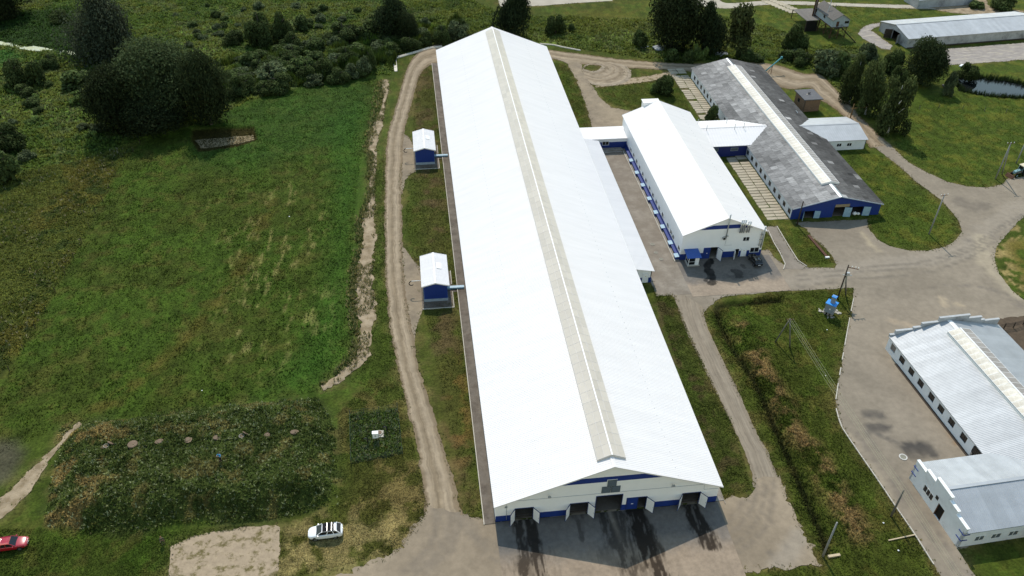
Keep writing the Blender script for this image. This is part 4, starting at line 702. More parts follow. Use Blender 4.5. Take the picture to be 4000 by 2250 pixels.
kio = thing('entrance_kiosk', 'small glazed entrance kiosk with sloping blue roof at the milking hall wall', 'kiosk', (29.0, 55.4, 0.05))
m = MB(); m.box(-1.1, -0.5, 0, 1.35, 1.55, 0.16); m.obj('kiosk_base', CONCL, kio)
m = MB()
for x, y in ((-0.9, -0.3), (1.1, -0.3), (-0.9, 1.4), (1.1, 1.4), (0.35, -0.3)): m.box(x-0.04, y-0.04, 0.16, x+0.04, y+0.04, 2.2)
for z in (0.2, 0.95, 2.16): m.box(-0.9, -0.33, z, 1.1, -0.27, z+0.06); m.box(-0.93, -0.26, z, -0.87, 1.4, z+0.06); m.box(1.07, -0.26, z, 1.13, 1.4, z+0.06)
m.obj('kiosk_frame', BARW, kio)
m = MB(); m.box(-0.86, -0.31, 0.26, 0.31, -0.29, 2.1); m.obj('glazing', GLASS, kio); m = MB(); m.box(-0.91, -0.24, 0.26, -0.89, 1.38, 2.1); m.obj('glazing', GLASS, kio)
m = MB(); m.box(0.4, -0.36, 0.2, 1.06, -0.3, 2.1); m.obj('kiosk_door', WHITE, kio)
m = MB(); corr(m, (-1.5, -0.95, 2.30), (1.35, -0.95, 2.30), (-1.5, 1.75, 2.62), (1.35, 1.75, 2.62), 0.2, 0.02); slab(m, (-1.5, -0.95, 2.30), (1.35, -0.95, 2.30), (-1.5, 1.75, 2.62), (1.35, 1.75, 2.62), 0.07); m.obj('kiosk_roof', pmat('kiosk_blue', (0.03, 0.10, 0.36), 0.45, 0.4, 0.1), kio)

# ------------------------------------------------------------------ old grey-roofed cowshed
old = thing('old_cowshed', 'old cowshed with patched grey asbestos roof and blue gable end', 'barn', (64.62, 69.2, 0))
cw_, cl_, ce, cr = 10.1, 73.55, 2.78, 5.24
owy = [70.62, 73.5, 76.3, 79.1, 81.97, 84.85, 87.65, 90.5, 93.35, 96.2, 113.2, 121.9, 124.6, 127.35, 130.15, 133.0, 136.0, 138.9, 141.78]
wl = [(cl_-0.8-(y-69.2)-0.65, cl_-0.8-(y-69.2)+0.65, 0.65, 1.8) for y in owy if 69.9 < y < 141.6]
wall(old, 'side_wall', (-9.85, cl_-0.8), (-9.85, 0), 0, ce-0.1, wl, OLDW, 0.3); wall(old, 'side_wall', (9.85, 0), (9.85, cl_-0.8), 0, ce-0.1, [], OLDW, 0.3)
for y in owy:
    if 69.9 < y < 141.6: window(old, (-9.85, y-69.2+0.65, 0.65), (0, -1), 1.3, 1.15, 2, frame=pmat('dark_frame', (0.03, 0.028, 0.025)), depth=0.14, fw=0.03, proud=-0.05)
ot = lambda u: ce-0.12+(cr-ce)/cw_*(cw_-abs(u-9.85))-0.05
OH = [(2.6, 5.0, 0, 1.85), (9.2, 13.1, 0, 2.45), (13.2, 15.9, 0, 2.3)]
wall(old, 'gable_wall', (-9.85, 0), (9.85, 0), 0, ot, OH, BLUE, 0.3, cuts=(9.85,)); wall(old, 'gable_wall', (9.85, cl_-0.8), (-9.85, cl_-0.8), 0, ot, [], OLDW, 0.3, cuts=(9.85,))
for hx, ang, w, h in ((-9.85+2.6, 245, 1.0, 1.8), (-9.85+5.0, -8, 1.25, 1.8), (-9.85+11.6, -12, 1.5, 2.3), (-9.85+15.9, -10, 1.5, 2.2)): leaf(old, (hx, -0.06), math.radians(ang), w, h, mat=PLBLUE, trim=PLBLUE)
m = MB(); m.box(-9.85+9.3, -0.08, 2.5, -9.85+12.5, -0.012, 3.15); m.obj('gable_panel', pmat('tan_board', (0.28, 0.22, 0.14)), old)
m = MB(); m.box(-9.7, 0.3, -0.05, 9.7, cl_-1, 0.05); m.obj('floor', SKIRT, old); m = MB(); m.box(-9.5, 6, 0.05, 9.5, 6.1, 2.5); m.obj('inner_partition', DARK, old)
def sack(x, y, s):
    me = MB(); n = 10; vs = []; 
    for i in range(5):
        z = s*(0.02+0.9*i/4); r = s*(0.55, 0.75, 0.72, 0.5, 0.12)[i]
        for k in range(n): a = 2*math.pi*k/n; j = 1+0.15*math.sin(3*a+i+x); vs.append((x+r*j*math.cos(a), y+r*0.8*j*math.sin(a), z))
    me.add(vs, [(i*n+k, i*n+(k+1) % n, (i+1)*n+(k+1) % n, (i+1)*n+k) for i in range(4) for k in range(n)]+[tuple(4*n+k for k in range(n))]); return me
for lb, x, y, s in (('white feed sack heaped inside the open gate of the old cowshed, upright', 69.3, 69.7, 0.75), ('white feed sack slumped beside the upright sack in the old cowshed gate', 70.1, 69.6, 0.55)):
    o = sack(0, 0, s).obj('feed_sack', BARW, None, True, loc=(x, y, 0.05)); tag(o, lb, 'sack', 'feed sacks in the cowshed gate')
def slate_roof():
    sl = math.hypot(cw_, cr-ce); rows, L0 = 7, cl_; pr = sl/rows; cp = 1.12; ncol = int(L0/cp); cp = L0/ncol
    items = []
    for s in (-1, 1):
        for r in range(rows):
            for c in range(ncol):
                f0, f1 = r/rows-0.012, min((r+1)/rows+0.02, 1.0)
                y = -0.4+c*cp; j = rnd.uniform(-.03, .03)
                P = lambda f, yy, dz: (s*cw_*(1-f), yy, ce+(cr-ce)*f+dz)
                lo, hi = 0.045+rnd.uniform(0, .02), 0.012
                q = [P(f0, y+j, lo), P(f0, y+cp+0.02+j, lo), P(f1, y+cp+0.02+j, hi), P(f1, y+j, hi)]
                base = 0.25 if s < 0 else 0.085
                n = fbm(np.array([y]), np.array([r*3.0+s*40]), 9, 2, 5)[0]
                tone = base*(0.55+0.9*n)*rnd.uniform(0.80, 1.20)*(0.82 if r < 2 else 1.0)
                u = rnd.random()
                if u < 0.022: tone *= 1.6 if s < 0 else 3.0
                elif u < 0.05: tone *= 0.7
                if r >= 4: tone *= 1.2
                items.append((math.hypot(np.mean([p[0] for p in q])+64.6-CAM[0], np.mean([p[1] for p in q])+69.2-CAM[1]), s, q, tone))
    items.sort(key=lambda k: k[0])
    def geo(q, s):
        p = [Vector(x) for x in q]; p = p if s > 0 else [p[1], p[0], p[3], p[2]]; d = Vector((0, 0, -0.02))
        vs = [x+d for x in p]+p
        # gentle waves across the sheet
        return vs, [(3, 2, 1, 0), (4, 5, 6, 7), (0, 1, 5, 4), (1, 2, 6, 5), (2, 3, 7, 6), (3, 0, 4, 7)]
    def tint(tone): return np.array([1.0, 0.97, 0.93])*tone
    ro = MB()
    for s in (-1, 1): slab(ro, (s*cw_*0.995, -0.35, ce-0.03), (s*cw_*0.995, cl_-0.45, ce-0.03), (0, -0.35, cr-0.03), (0, cl_-0.45, cr-0.03), 0.1)
    roof = ro.obj('roof', pmat('roof_boarding', (0.1, 0.09, 0.08)), old)
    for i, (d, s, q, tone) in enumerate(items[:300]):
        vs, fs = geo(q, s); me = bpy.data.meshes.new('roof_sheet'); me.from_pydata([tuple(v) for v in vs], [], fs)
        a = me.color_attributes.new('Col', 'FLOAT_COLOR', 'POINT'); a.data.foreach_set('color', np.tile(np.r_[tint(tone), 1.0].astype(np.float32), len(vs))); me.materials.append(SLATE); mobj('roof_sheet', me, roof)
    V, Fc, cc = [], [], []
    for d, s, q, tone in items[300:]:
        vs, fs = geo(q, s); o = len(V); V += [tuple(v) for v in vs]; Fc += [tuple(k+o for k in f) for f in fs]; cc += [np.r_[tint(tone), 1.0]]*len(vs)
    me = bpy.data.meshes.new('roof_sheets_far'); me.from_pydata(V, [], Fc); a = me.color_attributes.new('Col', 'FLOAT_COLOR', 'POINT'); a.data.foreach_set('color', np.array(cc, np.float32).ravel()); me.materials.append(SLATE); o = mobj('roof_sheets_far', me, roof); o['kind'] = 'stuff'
slate_roof()
m = MB(); k = (cr-ce)/cw_
for s in (-1, 1):
    for y0_, y1_ in ((-0.45, 5.2), (67.5, cl_-0.4)): m.hexa([(0, y0_, cr+0.06), (s*0.45, y0_, cr+0.06-0.45*k), (s*0.45, y1_, cr+0.06-0.45*k), (0, y1_, cr+0.06), (0, y0_, cr+0.09), (s*0.45, y0_, cr+0.09-0.45*k), (s*0.45, y1_, cr+0.09-0.45*k), (0, y1_, cr+0.09)])
m.obj('ridge_cap', STEEL, old)
m = MB()
for s in (-1, 1): m.bar((s*cw_, -0.44, ce-0.02), (0, -0.44, cr-0.0), 0.06, 0.18)
m.obj('barge_board', pmat('pale_blue_trim', (0.40, 0.46, 0.54)), old)
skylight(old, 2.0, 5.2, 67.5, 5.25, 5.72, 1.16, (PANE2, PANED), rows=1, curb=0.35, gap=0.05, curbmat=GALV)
m = MB(); m.tube([(3.0, 73.0, 3.5), (3.4, 74.5, 3.4), (3.6, 73.6, 3.75), (2.6, 72.4, 3.9)], 0.05, 6); m.obj('loose_cable', BLACKP, old)

# cross wing over the old shed: corridor to the hall on the west, small annex on the east
lk = thing('link_wing', 'white roofed link wing with dark blue wall between milking hall and old cowshed', 'corridor', (0, 103.2, 0))
def cross_roof(par, xa, xb, hw_, he_, hr_, mat=ROOFW, pitch=0.7, rib=0.03):
    for s in (-1, 1):
        m = MB(); corr(m, (xa, s*hw_, he_), (xb, s*hw_, he_), (xa, 0, hr_), (xb, 0, hr_), pitch, rib); slab(m, (xa, s*hw_, he_), (xb, s*hw_, he_), (xa, 0, hr_), (xb, 0, hr_), 0.12); m.obj('roof', mat, par)
    m = MB(); k = (hr_-he_)/hw_
    for s in (-1, 1): m.hexa([(xa, 0, hr_+0.04), (xb, 0, hr_+0.04), (xb, s*0.3, hr_+0.04-0.3*k), (xa, s*0.3, hr_+0.04-0.3*k), (xa, 0, hr_+0.07), (xb, 0, hr_+0.07), (xb, s*0.3, hr_+0.07-0.3*k), (xa, s*0.3, hr_+0.07-0.3*k)])
    m.obj('ridge_cap', mat, par)
cross_roof(lk, 43.3, 61.3, 6.6, 3.0, 4.55)
wall(lk, 'wall', (43.5, -6.2), (54.8, -6.2), 0, 2.92, [(2.4, 4.1, 1.5, 2.2), (7.3, 9.0, 1.5, 2.2)], pmat('deep_blue_panel', (0.012, 0.022, 0.13), 0.5, 0.4, 0.1), 0.15); wall(lk, 'wall', (54.8, 6.2), (43.5, 6.2), 0, 2.92, [], WHITE, 0.15)
for u in (2.4, 7.3): window(lk, (43.5+u, -6.2, 1.5), (1, 0), 1.7, 0.7, 1, frame=GALV, glass=LOUV)
for x, y, z in ((45.2, 3.2, 3.9), (46.0, -1.0, 4.3), (52.5, 3.2, 3.9), (53.0, -1.0, 4.3), (55.4, -0.6, 4.4)):
    m = MB(); m.tube([(x, y, z-0.2), (x, y, z+1.3)], 0.06, 8); o = m.obj('vent_pipe', GALV, lk); m = MB(); m.tube([(x, y, z+1.3), (x, y, z+1.4)], [0.12, 0.05], 8); m.obj('vent_cap', GALV, o)
ea = thing('east_annex', 'small pale roofed annex sticking out of the old cowshed beside the dirt track', 'shed', (0, 103.4, 0))
cross_roof(ea, 66.5, 85.2, 6.12, 2.62, 3.93, METR, 0.55, 0.012)
et = lambda u: 2.5+(3.93-2.62)/6.12*(6.12-abs(u-5.9))-0.08
wall(ea, 'wall', (74.0, -5.9), (84.9, -5.9), 0, 2.55, [(3.6, 4.7, 1.0, 1.8), (6.2, 7.3, 1.0, 1.8)], OLDW, 0.2); wall(ea, 'gable_wall', (84.9, -5.9), (84.9, 5.9), 0, et, [], OLDW, 0.2, cuts=(5.9,)); wall(ea, 'wall', (84.9, 5.9), (74.0, 5.9), 0, 2.55, [], OLDW, 0.2)
for u in (3.6, 6.2): window(ea, (74.0+u, -5.9, 1.0), (1, 0), 1.1, 0.8, 2)
m = MB(); m.tube([(75.5, 6.5, 0.6), (72.6, 8.6, 3.7)], 0.09, 8); m.obj('white_pipe', BARW, ea)

# ------------------------------------------------------------------ white cowshed with stepped parapets (right)
wc = thing('parapet_cowshed', 'white cowshed with stepped parapet gables, grey metal roof and side wing', 'barn', (66.79, 3.1, 0), math.radians(2.83))
w4, e4, r4, n4, s4 = 10.44, 2.95, 5.39, 25.77, -34.0
def panel_roof(par, pts, n, mat, name='roof_sheet', h=0.03):
    """roof plane (A0,A1 eave; B0,B1 ridge) split into n sheets side by side, each its own piece"""
    A0, A1, B0, B1 = map(Vector, pts); rf = MB(); slab(rf, A0-Vector((0, 0, .01)), A1-Vector((0, 0, .01)), B0-Vector((0, 0, .01)), B1-Vector((0, 0, .01)), 0.12); r = rf.obj('roof', mat, par)
    for i in range(n):
        a, b = i/n, (i+1)/n+0.0; m = MB(); dz = Vector((0, 0, 0.006+0.006*(i % 2)))
        corr(m, A0.lerp(A1, a)+dz, A0.lerp(A1, b)+dz, B0.lerp(B1, a)+dz, B0.lerp(B1, b)+dz, (A1-A0).length/n/4, h); m.obj(name, mat, r)
    return r
panel_roof(wc, ((-w4, s4, e4), (-w4, n4-0.35, e4), (0, s4, r4), (0, n4-0.35, r4)), 52, METR)
panel_roof(wc, ((w4, s4, e4), (w4, n4-0.35, e4), (0, s4, r4), (0, n4-0.35, r4)), 52, METR)
lw = -10.15
wv = [23.6, 20.75, 17.95, 14.85, 12.2, 9.35, 6.2, 3.3, 0.6]
wh = [(n4-0.2-(v-2.6)-0.72, n4-0.2-(v-2.6)+0.72, 0.95, 2.2) for v in wv]
wall(wc, 'side_wall', (lw, n4-0.2), (lw, 1.0), 0, e4-0.08, wh+[(1.0, 2.4, 1.0, 2.3)], OLDW, 0.35); wall(wc, 'side_wall', (10.15, s4), (10.15, n4-0.2), 0, e4-0.08, [], OLDW, 0.3)
for v in wv: window(wc, (lw, v-2.6+0.72, 0.95), (0, -1), 1.44, 1.25, 2, frame=pmat('brown_frame', (0.06, 0.045, 0.03)), depth=0.16, fw=0.03, proud=-0.06)
m = MB(); m.box(lw+0.10, n4-0.2-2.4, 1.0, lw+0.16, n4-0.2-1.0, 2.3); m.obj('bricked_up_window', pmat('grey_infill', (0.20, 0.18, 0.165), 0.9, 0.2, 0.3, 4.0), wc)
wall(wc, 'gable_wall', (10.15, n4-0.2), (-10.15, n4-0.2), 0, lambda u: e4-0.1+(r4-e4)/w4*(10.15-abs(u-10.15)), [], OLDW, 0.35, cuts=(10.15,))
for a, b, zt in ((-10.3, -9.45, 3.30), (-9.45, -6.3, 4.05), (-6.3, -4.9, 4.40), (-4.9, -1.9, 5.15), (-1.9, 3.8, 6.0), (3.8, 6.35, 5.25), (6.35, 7.2, 4.5), (7.2, 10.1, 4.25)):
    zb = min(e4+(r4-e4)/w4*(w4-abs(x)) for x in (a, b))-0.25
    m = MB(); m.box(a, n4-0.34, zb, b-0.003, n4-0.0, zt); o = m.obj('parapet_step', GREYW, wc); m = MB(); m.box(a-0.04, n4-0.39, zt, b+0.03, n4+0.04, zt+0.07); m.obj('coping', pmat('grey_coping', (0.42, 0.43, 0.43), 0.85), o)
m = MB(); k = (r4-e4)/w4
for s in (-1, 1): m.hexa([(0, 22.9, r4+0.05), (s*0.4, 22.9, r4+0.05-0.4*k), (s*0.4, n4-0.4, r4+0.05-0.4*k), (0, n4-0.4, r4+0.05), (0, 22.9, r4+0.09), (s*0.4, 22.9, r4+0.09-0.4*k), (s*0.4, n4-0.4, r4+0.09-0.4*k), (0, n4-0.4, r4+0.09)])
m.obj('ridge_cap', BARW, wc)
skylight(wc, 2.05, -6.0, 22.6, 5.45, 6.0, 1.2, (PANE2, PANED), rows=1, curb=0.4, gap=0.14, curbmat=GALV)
m = MB(); m.box(lw-0.45, 1.0, -0.05, lw-0.005, n4-4, 0.10); m.obj('plinth', WOODD, wc)
# side wing towards the road
vc, ww, we, wr, wx = -7.07, 6.1, 3.2, 4.95, -21.5
panel_roof(wc, ((wx+0.3, vc+ww, we), (-6.5, vc+ww, we), (wx+0.3, vc, wr), (-6.5, vc, wr)), 13, METR); panel_roof(wc, ((wx+0.3, vc-ww, we), (-3.0, vc-ww, we), (wx+0.3, vc, wr), (-3.0, vc, wr)), 16, METR)
m = MB(); m.bar((wx+0.3, vc, wr+0.05), (-2.2, vc, wr+0.05), 0.5, 0.06); m.obj('ridge_cap', METR, wc)
WHL = [(3.0, 5.1, 1.2, 2.3), (6.3, 7.7, 0.05, 2.4), (5.5, 5.9, 2.5, 3.0)]
wall(wc, 'wing_gable_wall', (wx, vc+5.95), (wx, vc-5.95), 0, 3.3, WHL, OLDW, 0.35)
for a, b, zt in ((0, 2.2, 3.95), (2.2, 4.3, 4.5), (4.3, 7.7, 5.3), (7.7, 9.5, 4.6), (9.5, 11.9, 4.0)):
    m = MB(); m.box(wx, vc+5.95-b+0.003, 3.301, wx+0.35, vc+5.95-a, zt); o = m.obj('parapet_step', OLDW, wc); m = MB(); m.box(wx-0.06, vc+5.95-b-0.05, zt, wx+0.43, vc+5.95-a+0.05, zt+0.10); m.obj('coping', BARW, o)
window(wc, (wx, vc+5.95-3.0, 1.2), (0, -1), 2.1, 1.1, 3); window(wc, (wx, vc+5.95-5.5, 2.5), (0, -1), 0.4, 0.5, 1, frame=WOODD)
m = MB(); m.box(wx+0.16, vc+5.95-7.7, 0.05, wx+0.22, vc+5.95-6.3, 2.4); o = m.obj('gate_opening', DARK, wc); m = MB(); m.box(wx+0.02, vc+5.95-6.42, 0.05, wx+0.12, vc+5.95-6.3, 2.4); m.box(wx+0.02, vc+5.95-7.7, 0.05, wx+0.12, vc+5.95-7.58, 2.4); m.obj('gate_post', RUST, o)
wall(wc, 'wing_wall', (wx, vc-5.95), (-10.2, vc-5.95), 0, we-0.06, [(2.2, 3.5, 1.0, 1.9), (4.7, 6.0, 1.0, 1.9), (7.3, 8.6, 1.0, 1.9)], OLDW, 0.35); wall(wc, 'wing_wall', (-10.2, vc+5.95), (wx, vc+5.95), 0, we-0.06, [], OLDW, 0.35)
for u in (2.2, 4.7, 7.3): window(wc, (wx+u, vc-5.95, 1.0), (1, 0), 1.3, 0.9, 2, glass=LOUV)
for yy, sgn in ((vc+5.95, 1), (vc-5.95, -1)):
    for z in (1.5, 2.7):
        m = MB(); m.box(wx-0.10, min(yy, yy-sgn*1.0), z, wx-0.002, max(yy, yy-sgn*1.0), z+0.09); m.box(wx-0.10, min(yy+sgn*.002, yy+sgn*0.10), z, wx+0.9, max(yy+sgn*.002, yy+sgn*0.10), z+0.09); m.obj('blue_corner_ledge', BLUE, wc)

# ------------------------------------------------------------------ grey storage shed (far right)
sg = thing('storage_shed', 'weathered grey storage shed with pale metal roof beside the pond', 'shed', (126.52, 164.77, 0), math.radians(-84.19))
ws, ls, es, rs = 7.65, 49.1, 3.0, 4.71
panel_roof(sg, ((-ws, -0.3, es), (-ws, ls, es), (0, -0.3, rs), (0, ls, rs)), 44, METR); panel_roof(sg, ((ws, -0.3, es), (ws, ls, es), (0, -0.3, rs), (0, ls, rs)), 44, METR)
stp = lambda u: es-0.08+(rs-es)/ws*(7.4-abs(u-7.4))
wall(sg, 'gable_wall', (-7.4, 0), (7.4, 0), 0, stp, [(6.6, 10.4, 0, 2.9)], GREYW, 0.3, cuts=(7.4,)); wall(sg, 'side_wall', (7.4, 0), (7.4, ls-0.3), 0, es-0.06, [], GREYW, 0.3); wall(sg, 'side_wall', (-7.4, ls-0.3), (-7.4, 0), 0, es-0.06, [], GREYW, 0.3); wall(sg, 'gable_wall', (7.4, ls-0.3), (-7.4, ls-0.3), 0, stp, [], GREYW, 0.3, cuts=(7.4,))
m = MB(); m.bar((0, -0.3, rs+0.04), (0, ls, rs+0.04), 0.5, 0.06); m.obj('ridge_cap', METR, sg)
leaf(sg, (-0.85, -0.05), math.radians(-115), 2.2, 2.8, z0=0.05, mat=WOODD, trim=WOODD); leaf(sg, (3.05, -0.05), math.radians(-60), 1.6, 2.8, z0=0.05, mat=GREYW, trim=WOODP)
m = MB(); m.box(-7.1, 0.3, -0.05, 7.1, ls-0.6, 0.03); m.obj('floor', MUD, sg); m = MB(); m.box(-7, 5, 0.03, 7, 5.1, 2.8); m.obj('inner_partition', DARK, sg)
m = MB(); m.box(7.41, 0.3, 0, 7.9, ls, 0.25); m.obj('plinth', WOODD, sg)
fb = thing('far_shed', 'corner of a pale roofed shed standing beyond the concrete lane', 'shed', tuple(G(2290, 12))[:2]+(0,), math.radians(-84))
panel_roof(fb, ((-4, -0.2, 2.8), (-4, 22, 2.8), (0, -0.2, 4.4), (0, 22, 4.4)), 14, METR); panel_roof(fb, ((4, -0.2, 2.8), (4, 22, 2.8), (0, -0.2, 4.4), (0, 22, 4.4)), 14, METR)
m = MB(); m.box(-3.8, 0, 0, 3.8, 21.8, 2.75); m.obj('wall', GREYW, fb); wall(fb, 'gable_wall', (-3.8, -0.02), (3.8, -0.02), 2.7, lambda u: 2.72+0.4*(3.8-abs(u-3.8)), [], GREYW, 0.2, cuts=(3.8,))

# ------------------------------------------------------------------ pump huts
def pump_hut(y, lab):
    h = thing('pump_hut', lab, 'hut', (-21.43, y, 0), 0, 'blue pump huts along the dirt road')
    gable_roof(h, 2.54, 0, 9.5, 3.84, 4.55, 0.33, 0.035, seam=False, capw=0.2)
    tp = lambda u: 3.72+(4.55-3.84)/2.54*(2.15-abs(u-2.15))
    wall(h, 'gable_wall', (-2.15, 0.5), (2.15, 0.5), 0.62, tp, [], BLUE, 0.12, cuts=(2.15,)); wall(h, 'gable_wall', (2.15, 9.0), (-2.15, 9.0), 0.62, tp, [], BLUE, 0.12, cuts=(2.15,))
    wall(h, 'side_wall', (-2.15, 9.0), (-2.15, 0.5), 0.62, 3.7, [], BLUE, 0.12); wall(h, 'side_wall', (2.15, 0.5), (2.15, 9.0), 0.62, 3.7, [], BLUE, 0.12)
    m = MB(); m.box(-2.22, 0.42, 0.0, 2.22, 9.08, 0.60); m.obj('plinth', pmat('pale_blue_plinth', (0.30, 0.36, 0.42), 0.8), h)
    m = MB(); m.box(-2.6, -1.6, -0.1, 3.1, 9.4, 0.06); o = m.obj('concrete_pad', SKIRT, h)
    m = MB(); m.box(3.1, -1.6, -0.1, 3.22, 3.0, 0.15); m.box(3.1, 5.2, -0.1, 3.22, 9.4, 0.15); m.box(-2.6, -1.74, -0.1, 3.22, -1.602, 0.15); m.obj('kerb', CONCL, o)
    m = MB(); k = (4.55-3.84)/2.54; z = lambda x: 4.55-x*k+0.05
    m.hexa([(0.45, 4.6, z(.45)), (1.35, 4.6, z(1.35)), (1.35, 6.4, z(1.35)), (0.45, 6.4, z(.45)), (0.45, 4.6, z(.45)+.08), (1.35, 4.6, z(1.35)+.08), (1.35, 6.4, z(1.35)+.08), (0.45, 6.4, z(.45)+.08)]); m.obj('roof_hatch', BARW, h)
    m = MB(); m.tube([(-2.1, 3.2, 2.9), (-4.3, 3.2, 2.9)], 0.07, 8); o = m.obj('outlet_pipe', BARW, h, True)
    m = MB(); m.tube([(-4.3, 3.2, 2.9), (-4.6, 3.2, 2.75)]+[(-4.35+0.42*math.cos(a), 3.2, 2.35+0.42*math.sin(a)) for a in np.linspace(2.2, 5.6, 9)], 0.09, 8); m.obj('hose', BLACKP, o, True)
    m = MB(); m.box(2.2, 3.6, 0.10, 5.4, 4.25, 0.45); m.obj('duct_bridge', LBLUE, h)
    m = MB(); m.box(2.4, 2.9, -0.1, 4.1, 3.35, 0.05); m.box(2.4, 4.5, -0.1, 4.1, 5.0, 0.05); m.obj('duct_pad', SKIRT, h)
pump_hut(48.74, 'blue pump hut with white roof standing by the widest sandy turnout'); pump_hut(99.35, 'blue pump hut with white roof beside the smaller turnout, nearer the thicket')

# ------------------------------------------------------------------ brick hut
bh = thing('brick_hut', 'small square brick hut with flat grey roof between dirt track and cowshed', 'hut', (79.9, 121.0, 0), math.radians(2))
def brick_wall(par, p0, p1, n, hole=None):
    p0, p1 = np.array(p0, float), np.array(p1, float); L = np.linalg.norm(p1-p0); d = (p1-p0)/L; nn = np.array([d[1], -d[0]]); k = MB(); k.hexa([(*(p0-nn*.03), 0), (*(p1-nn*.03), 0), (*(p1-nn*.3), 0), (*(p0-nn*.3), 0), (*(p0-nn*.03), 3.4), (*(p1-nn*.03), 3.4), (*(p1-nn*.3), 3.4), (*(p0-nn*.3), 3.4)])
    w = k.obj('wall', pmat('mortar', (0.22, 0.19, 0.155), 0.95), par); bw, bhh = 0.52, 0.26; me = MB(); me.box(0.012, -0.0, 0.012, bw-0.012, 0.05, bhh-0.012); ms = me.mesh('brick', BRICK)
    for r in range(13):
        off = 0 if r % 2 else bw/2; c = 0
        u = -off if off else 0
        while u < L-0.05:
            a = max(u, 0.0); b = min(u+bw, L)
            if b-a > 0.15 and not (hole and hole[0] < (a+b)/2 < hole[1] and hole[2] < r*bhh+.1 < hole[3]):
                q = p0+d*a; o = mobj('brick', ms, w, loc=(q[0]+nn[0]*0.0, q[1]+nn[1]*0.0, r*bhh+0.01), rot=(0, 0, math.atan2(d[1], d[0]))); o.scale = ((b-a)/bw, 1, 1)
            u += bw
brick_wall(bh, (-2.2, -2.7), (2.2, -2.7), 0); brick_wall(bh, (-2.2, 2.7), (-2.2, -2.7), 0, (1.8, 2.7, 1.4, 2.4))
m = MB(); m.box(-1.9, -2.35, 0, 2.2, 2.7, 3.38); m.obj('core_wall', pmat('mortar', (0, 0, 0)), bh)
m = MB(); m.box(-2.24, 0.0, 1.45, -2.19, 0.9, 2.4); m.obj('hatch', DARK, bh)
m = MB(); m.box(-2.6, -3.1, 3.4, 2.6, 3.1, 3.62); r = m.obj('roof', pmat('tar_roof', (0.13, 0.13, 0.135), 0.9, 0.2, 0.15), bh)
for x in (-0.1, 0.25): m = MB(); m.tube([(x, 0.1, 3.62), (x, 0.1, 4.15)], 0.11, 8); m.obj('vent_pipe', BLACKP, r)
m = MB(); m.box(-0.75, -0.2, 3.621, -0.35, 0.1, 3.7); m.obj('roof_patch', CONCL, r)

# ------------------------------------------------------------------ grain dryer house on stilts, with its lean-to roof
gh = thing('stilt_house', 'pale gabled house raised on steel stilts with stair and two rust red elevator tubes', 'house', (109.2, 166.6, 0), math.radians(3))
hb = 3.8; wz, lz, ez, rz_ = 2.75, 12.4, 2.15, 3.9
PW = pmat('pale_boards', (0.36, 0.41, 0.44), 0.8, 0.2, 0.12, 1.0)
gt = lambda u: hb+ez+(rz_-ez)/2.75*(2.75-abs(u-2.75))-0.06
wall(gh, 'gable_wall', (-2.75, 0), (2.75, 0), hb, gt, [(1.25, 2.15, hb+0.1, hb+1.7), (4.0, 5.3, hb+1.0, hb+1.7)], PW, 0.12, cuts=(2.75,)); wall(gh, 'gable_wall', (2.75, lz), (-2.75, lz), hb, gt, [], PW, 0.12, cuts=(2.75,))
wall(gh, 'side_wall', (-2.75, lz), (-2.75, 0), hb, hb+ez-0.05, [(0.6, 1.7, hb+1.0, hb+1.8), (6.3, 7.4, hb+1.0, hb+1.8)], PW, 0.12); wall(gh, 'side_wall', (2.75, 0), (2.75, lz), hb, hb+ez-0.05, [], PW, 0.12)
window(gh, (-2.75, lz-0.6, hb+1.0), (0, -1), 1.1, 0.8, 2, frame=WOODD, proud=0.0); window(gh, (-2.75, lz-6.3, hb+1.0), (0, -1), 1.1, 0.8, 2, frame=WOODD, proud=0.0); window(gh, (-2.75+4.0, 0, hb+1.0), (1, 0), 1.3, 0.7, 2, frame=WOODD, proud=0.0)
m = MB(); m.box(-1.5, 0.02, hb+0.1, -0.6, 0.06, hb+1.7); m.obj('door', RUST, gh)
SLT = pmat('small_asbestos_roof', (0.165, 0.15, 0.135), 0.9, 0.2, 0.15, 2.0, rand=0.06, stretch=(0.5, 3, 1))
panel_roof(gh, ((-3.0, -0.25, hb+ez-0.05), (-3.0, lz+0.25, hb+ez-0.05), (0, -0.25, hb+rz_), (0, lz+0.25, hb+rz_)), 9, SLT); panel_roof(gh, ((3.0, -0.25, hb+ez-0.05), (3.0, lz+0.25, hb+ez-0.05), (0, -0.25, hb+rz_), (0, lz+0.25, hb+rz_)), 9, SLT)
m = MB(); m.box(-2.75, 0, hb-0.25, 2.75, lz, hb-0.002); m.obj('deck', RUST, gh)
for x in (-2.5, 0.0, 2.5):
    for y in (0.3, 4.2, 8.1, 12.0):
        m = MB(); m.bar((x, y, 0), (x, y, hb-0.25), 0.18); m.obj('stilt', RUST, gh)
m = MB()
for x in (-2.5, 2.5):
    for y0_, y1_ in ((0.3, 4.2), (4.2, 8.1), (8.1, 12.0)): m.bar((x, y0_, 0.2), (x, y1_, hb-0.4), 0.09); m.bar((x, y1_, 0.2), (x, y0_, hb-0.4), 0.09)
for y in (0.3, 8.1): m.bar((-2.5, y, 0.2), (2.5, y, hb-0.4), 0.09); m.bar((2.5, y, 0.2), (-2.5, y, hb-0.4), 0.09)
m.obj('cross_bracing', RUST, gh)
m = MB(); n = 12
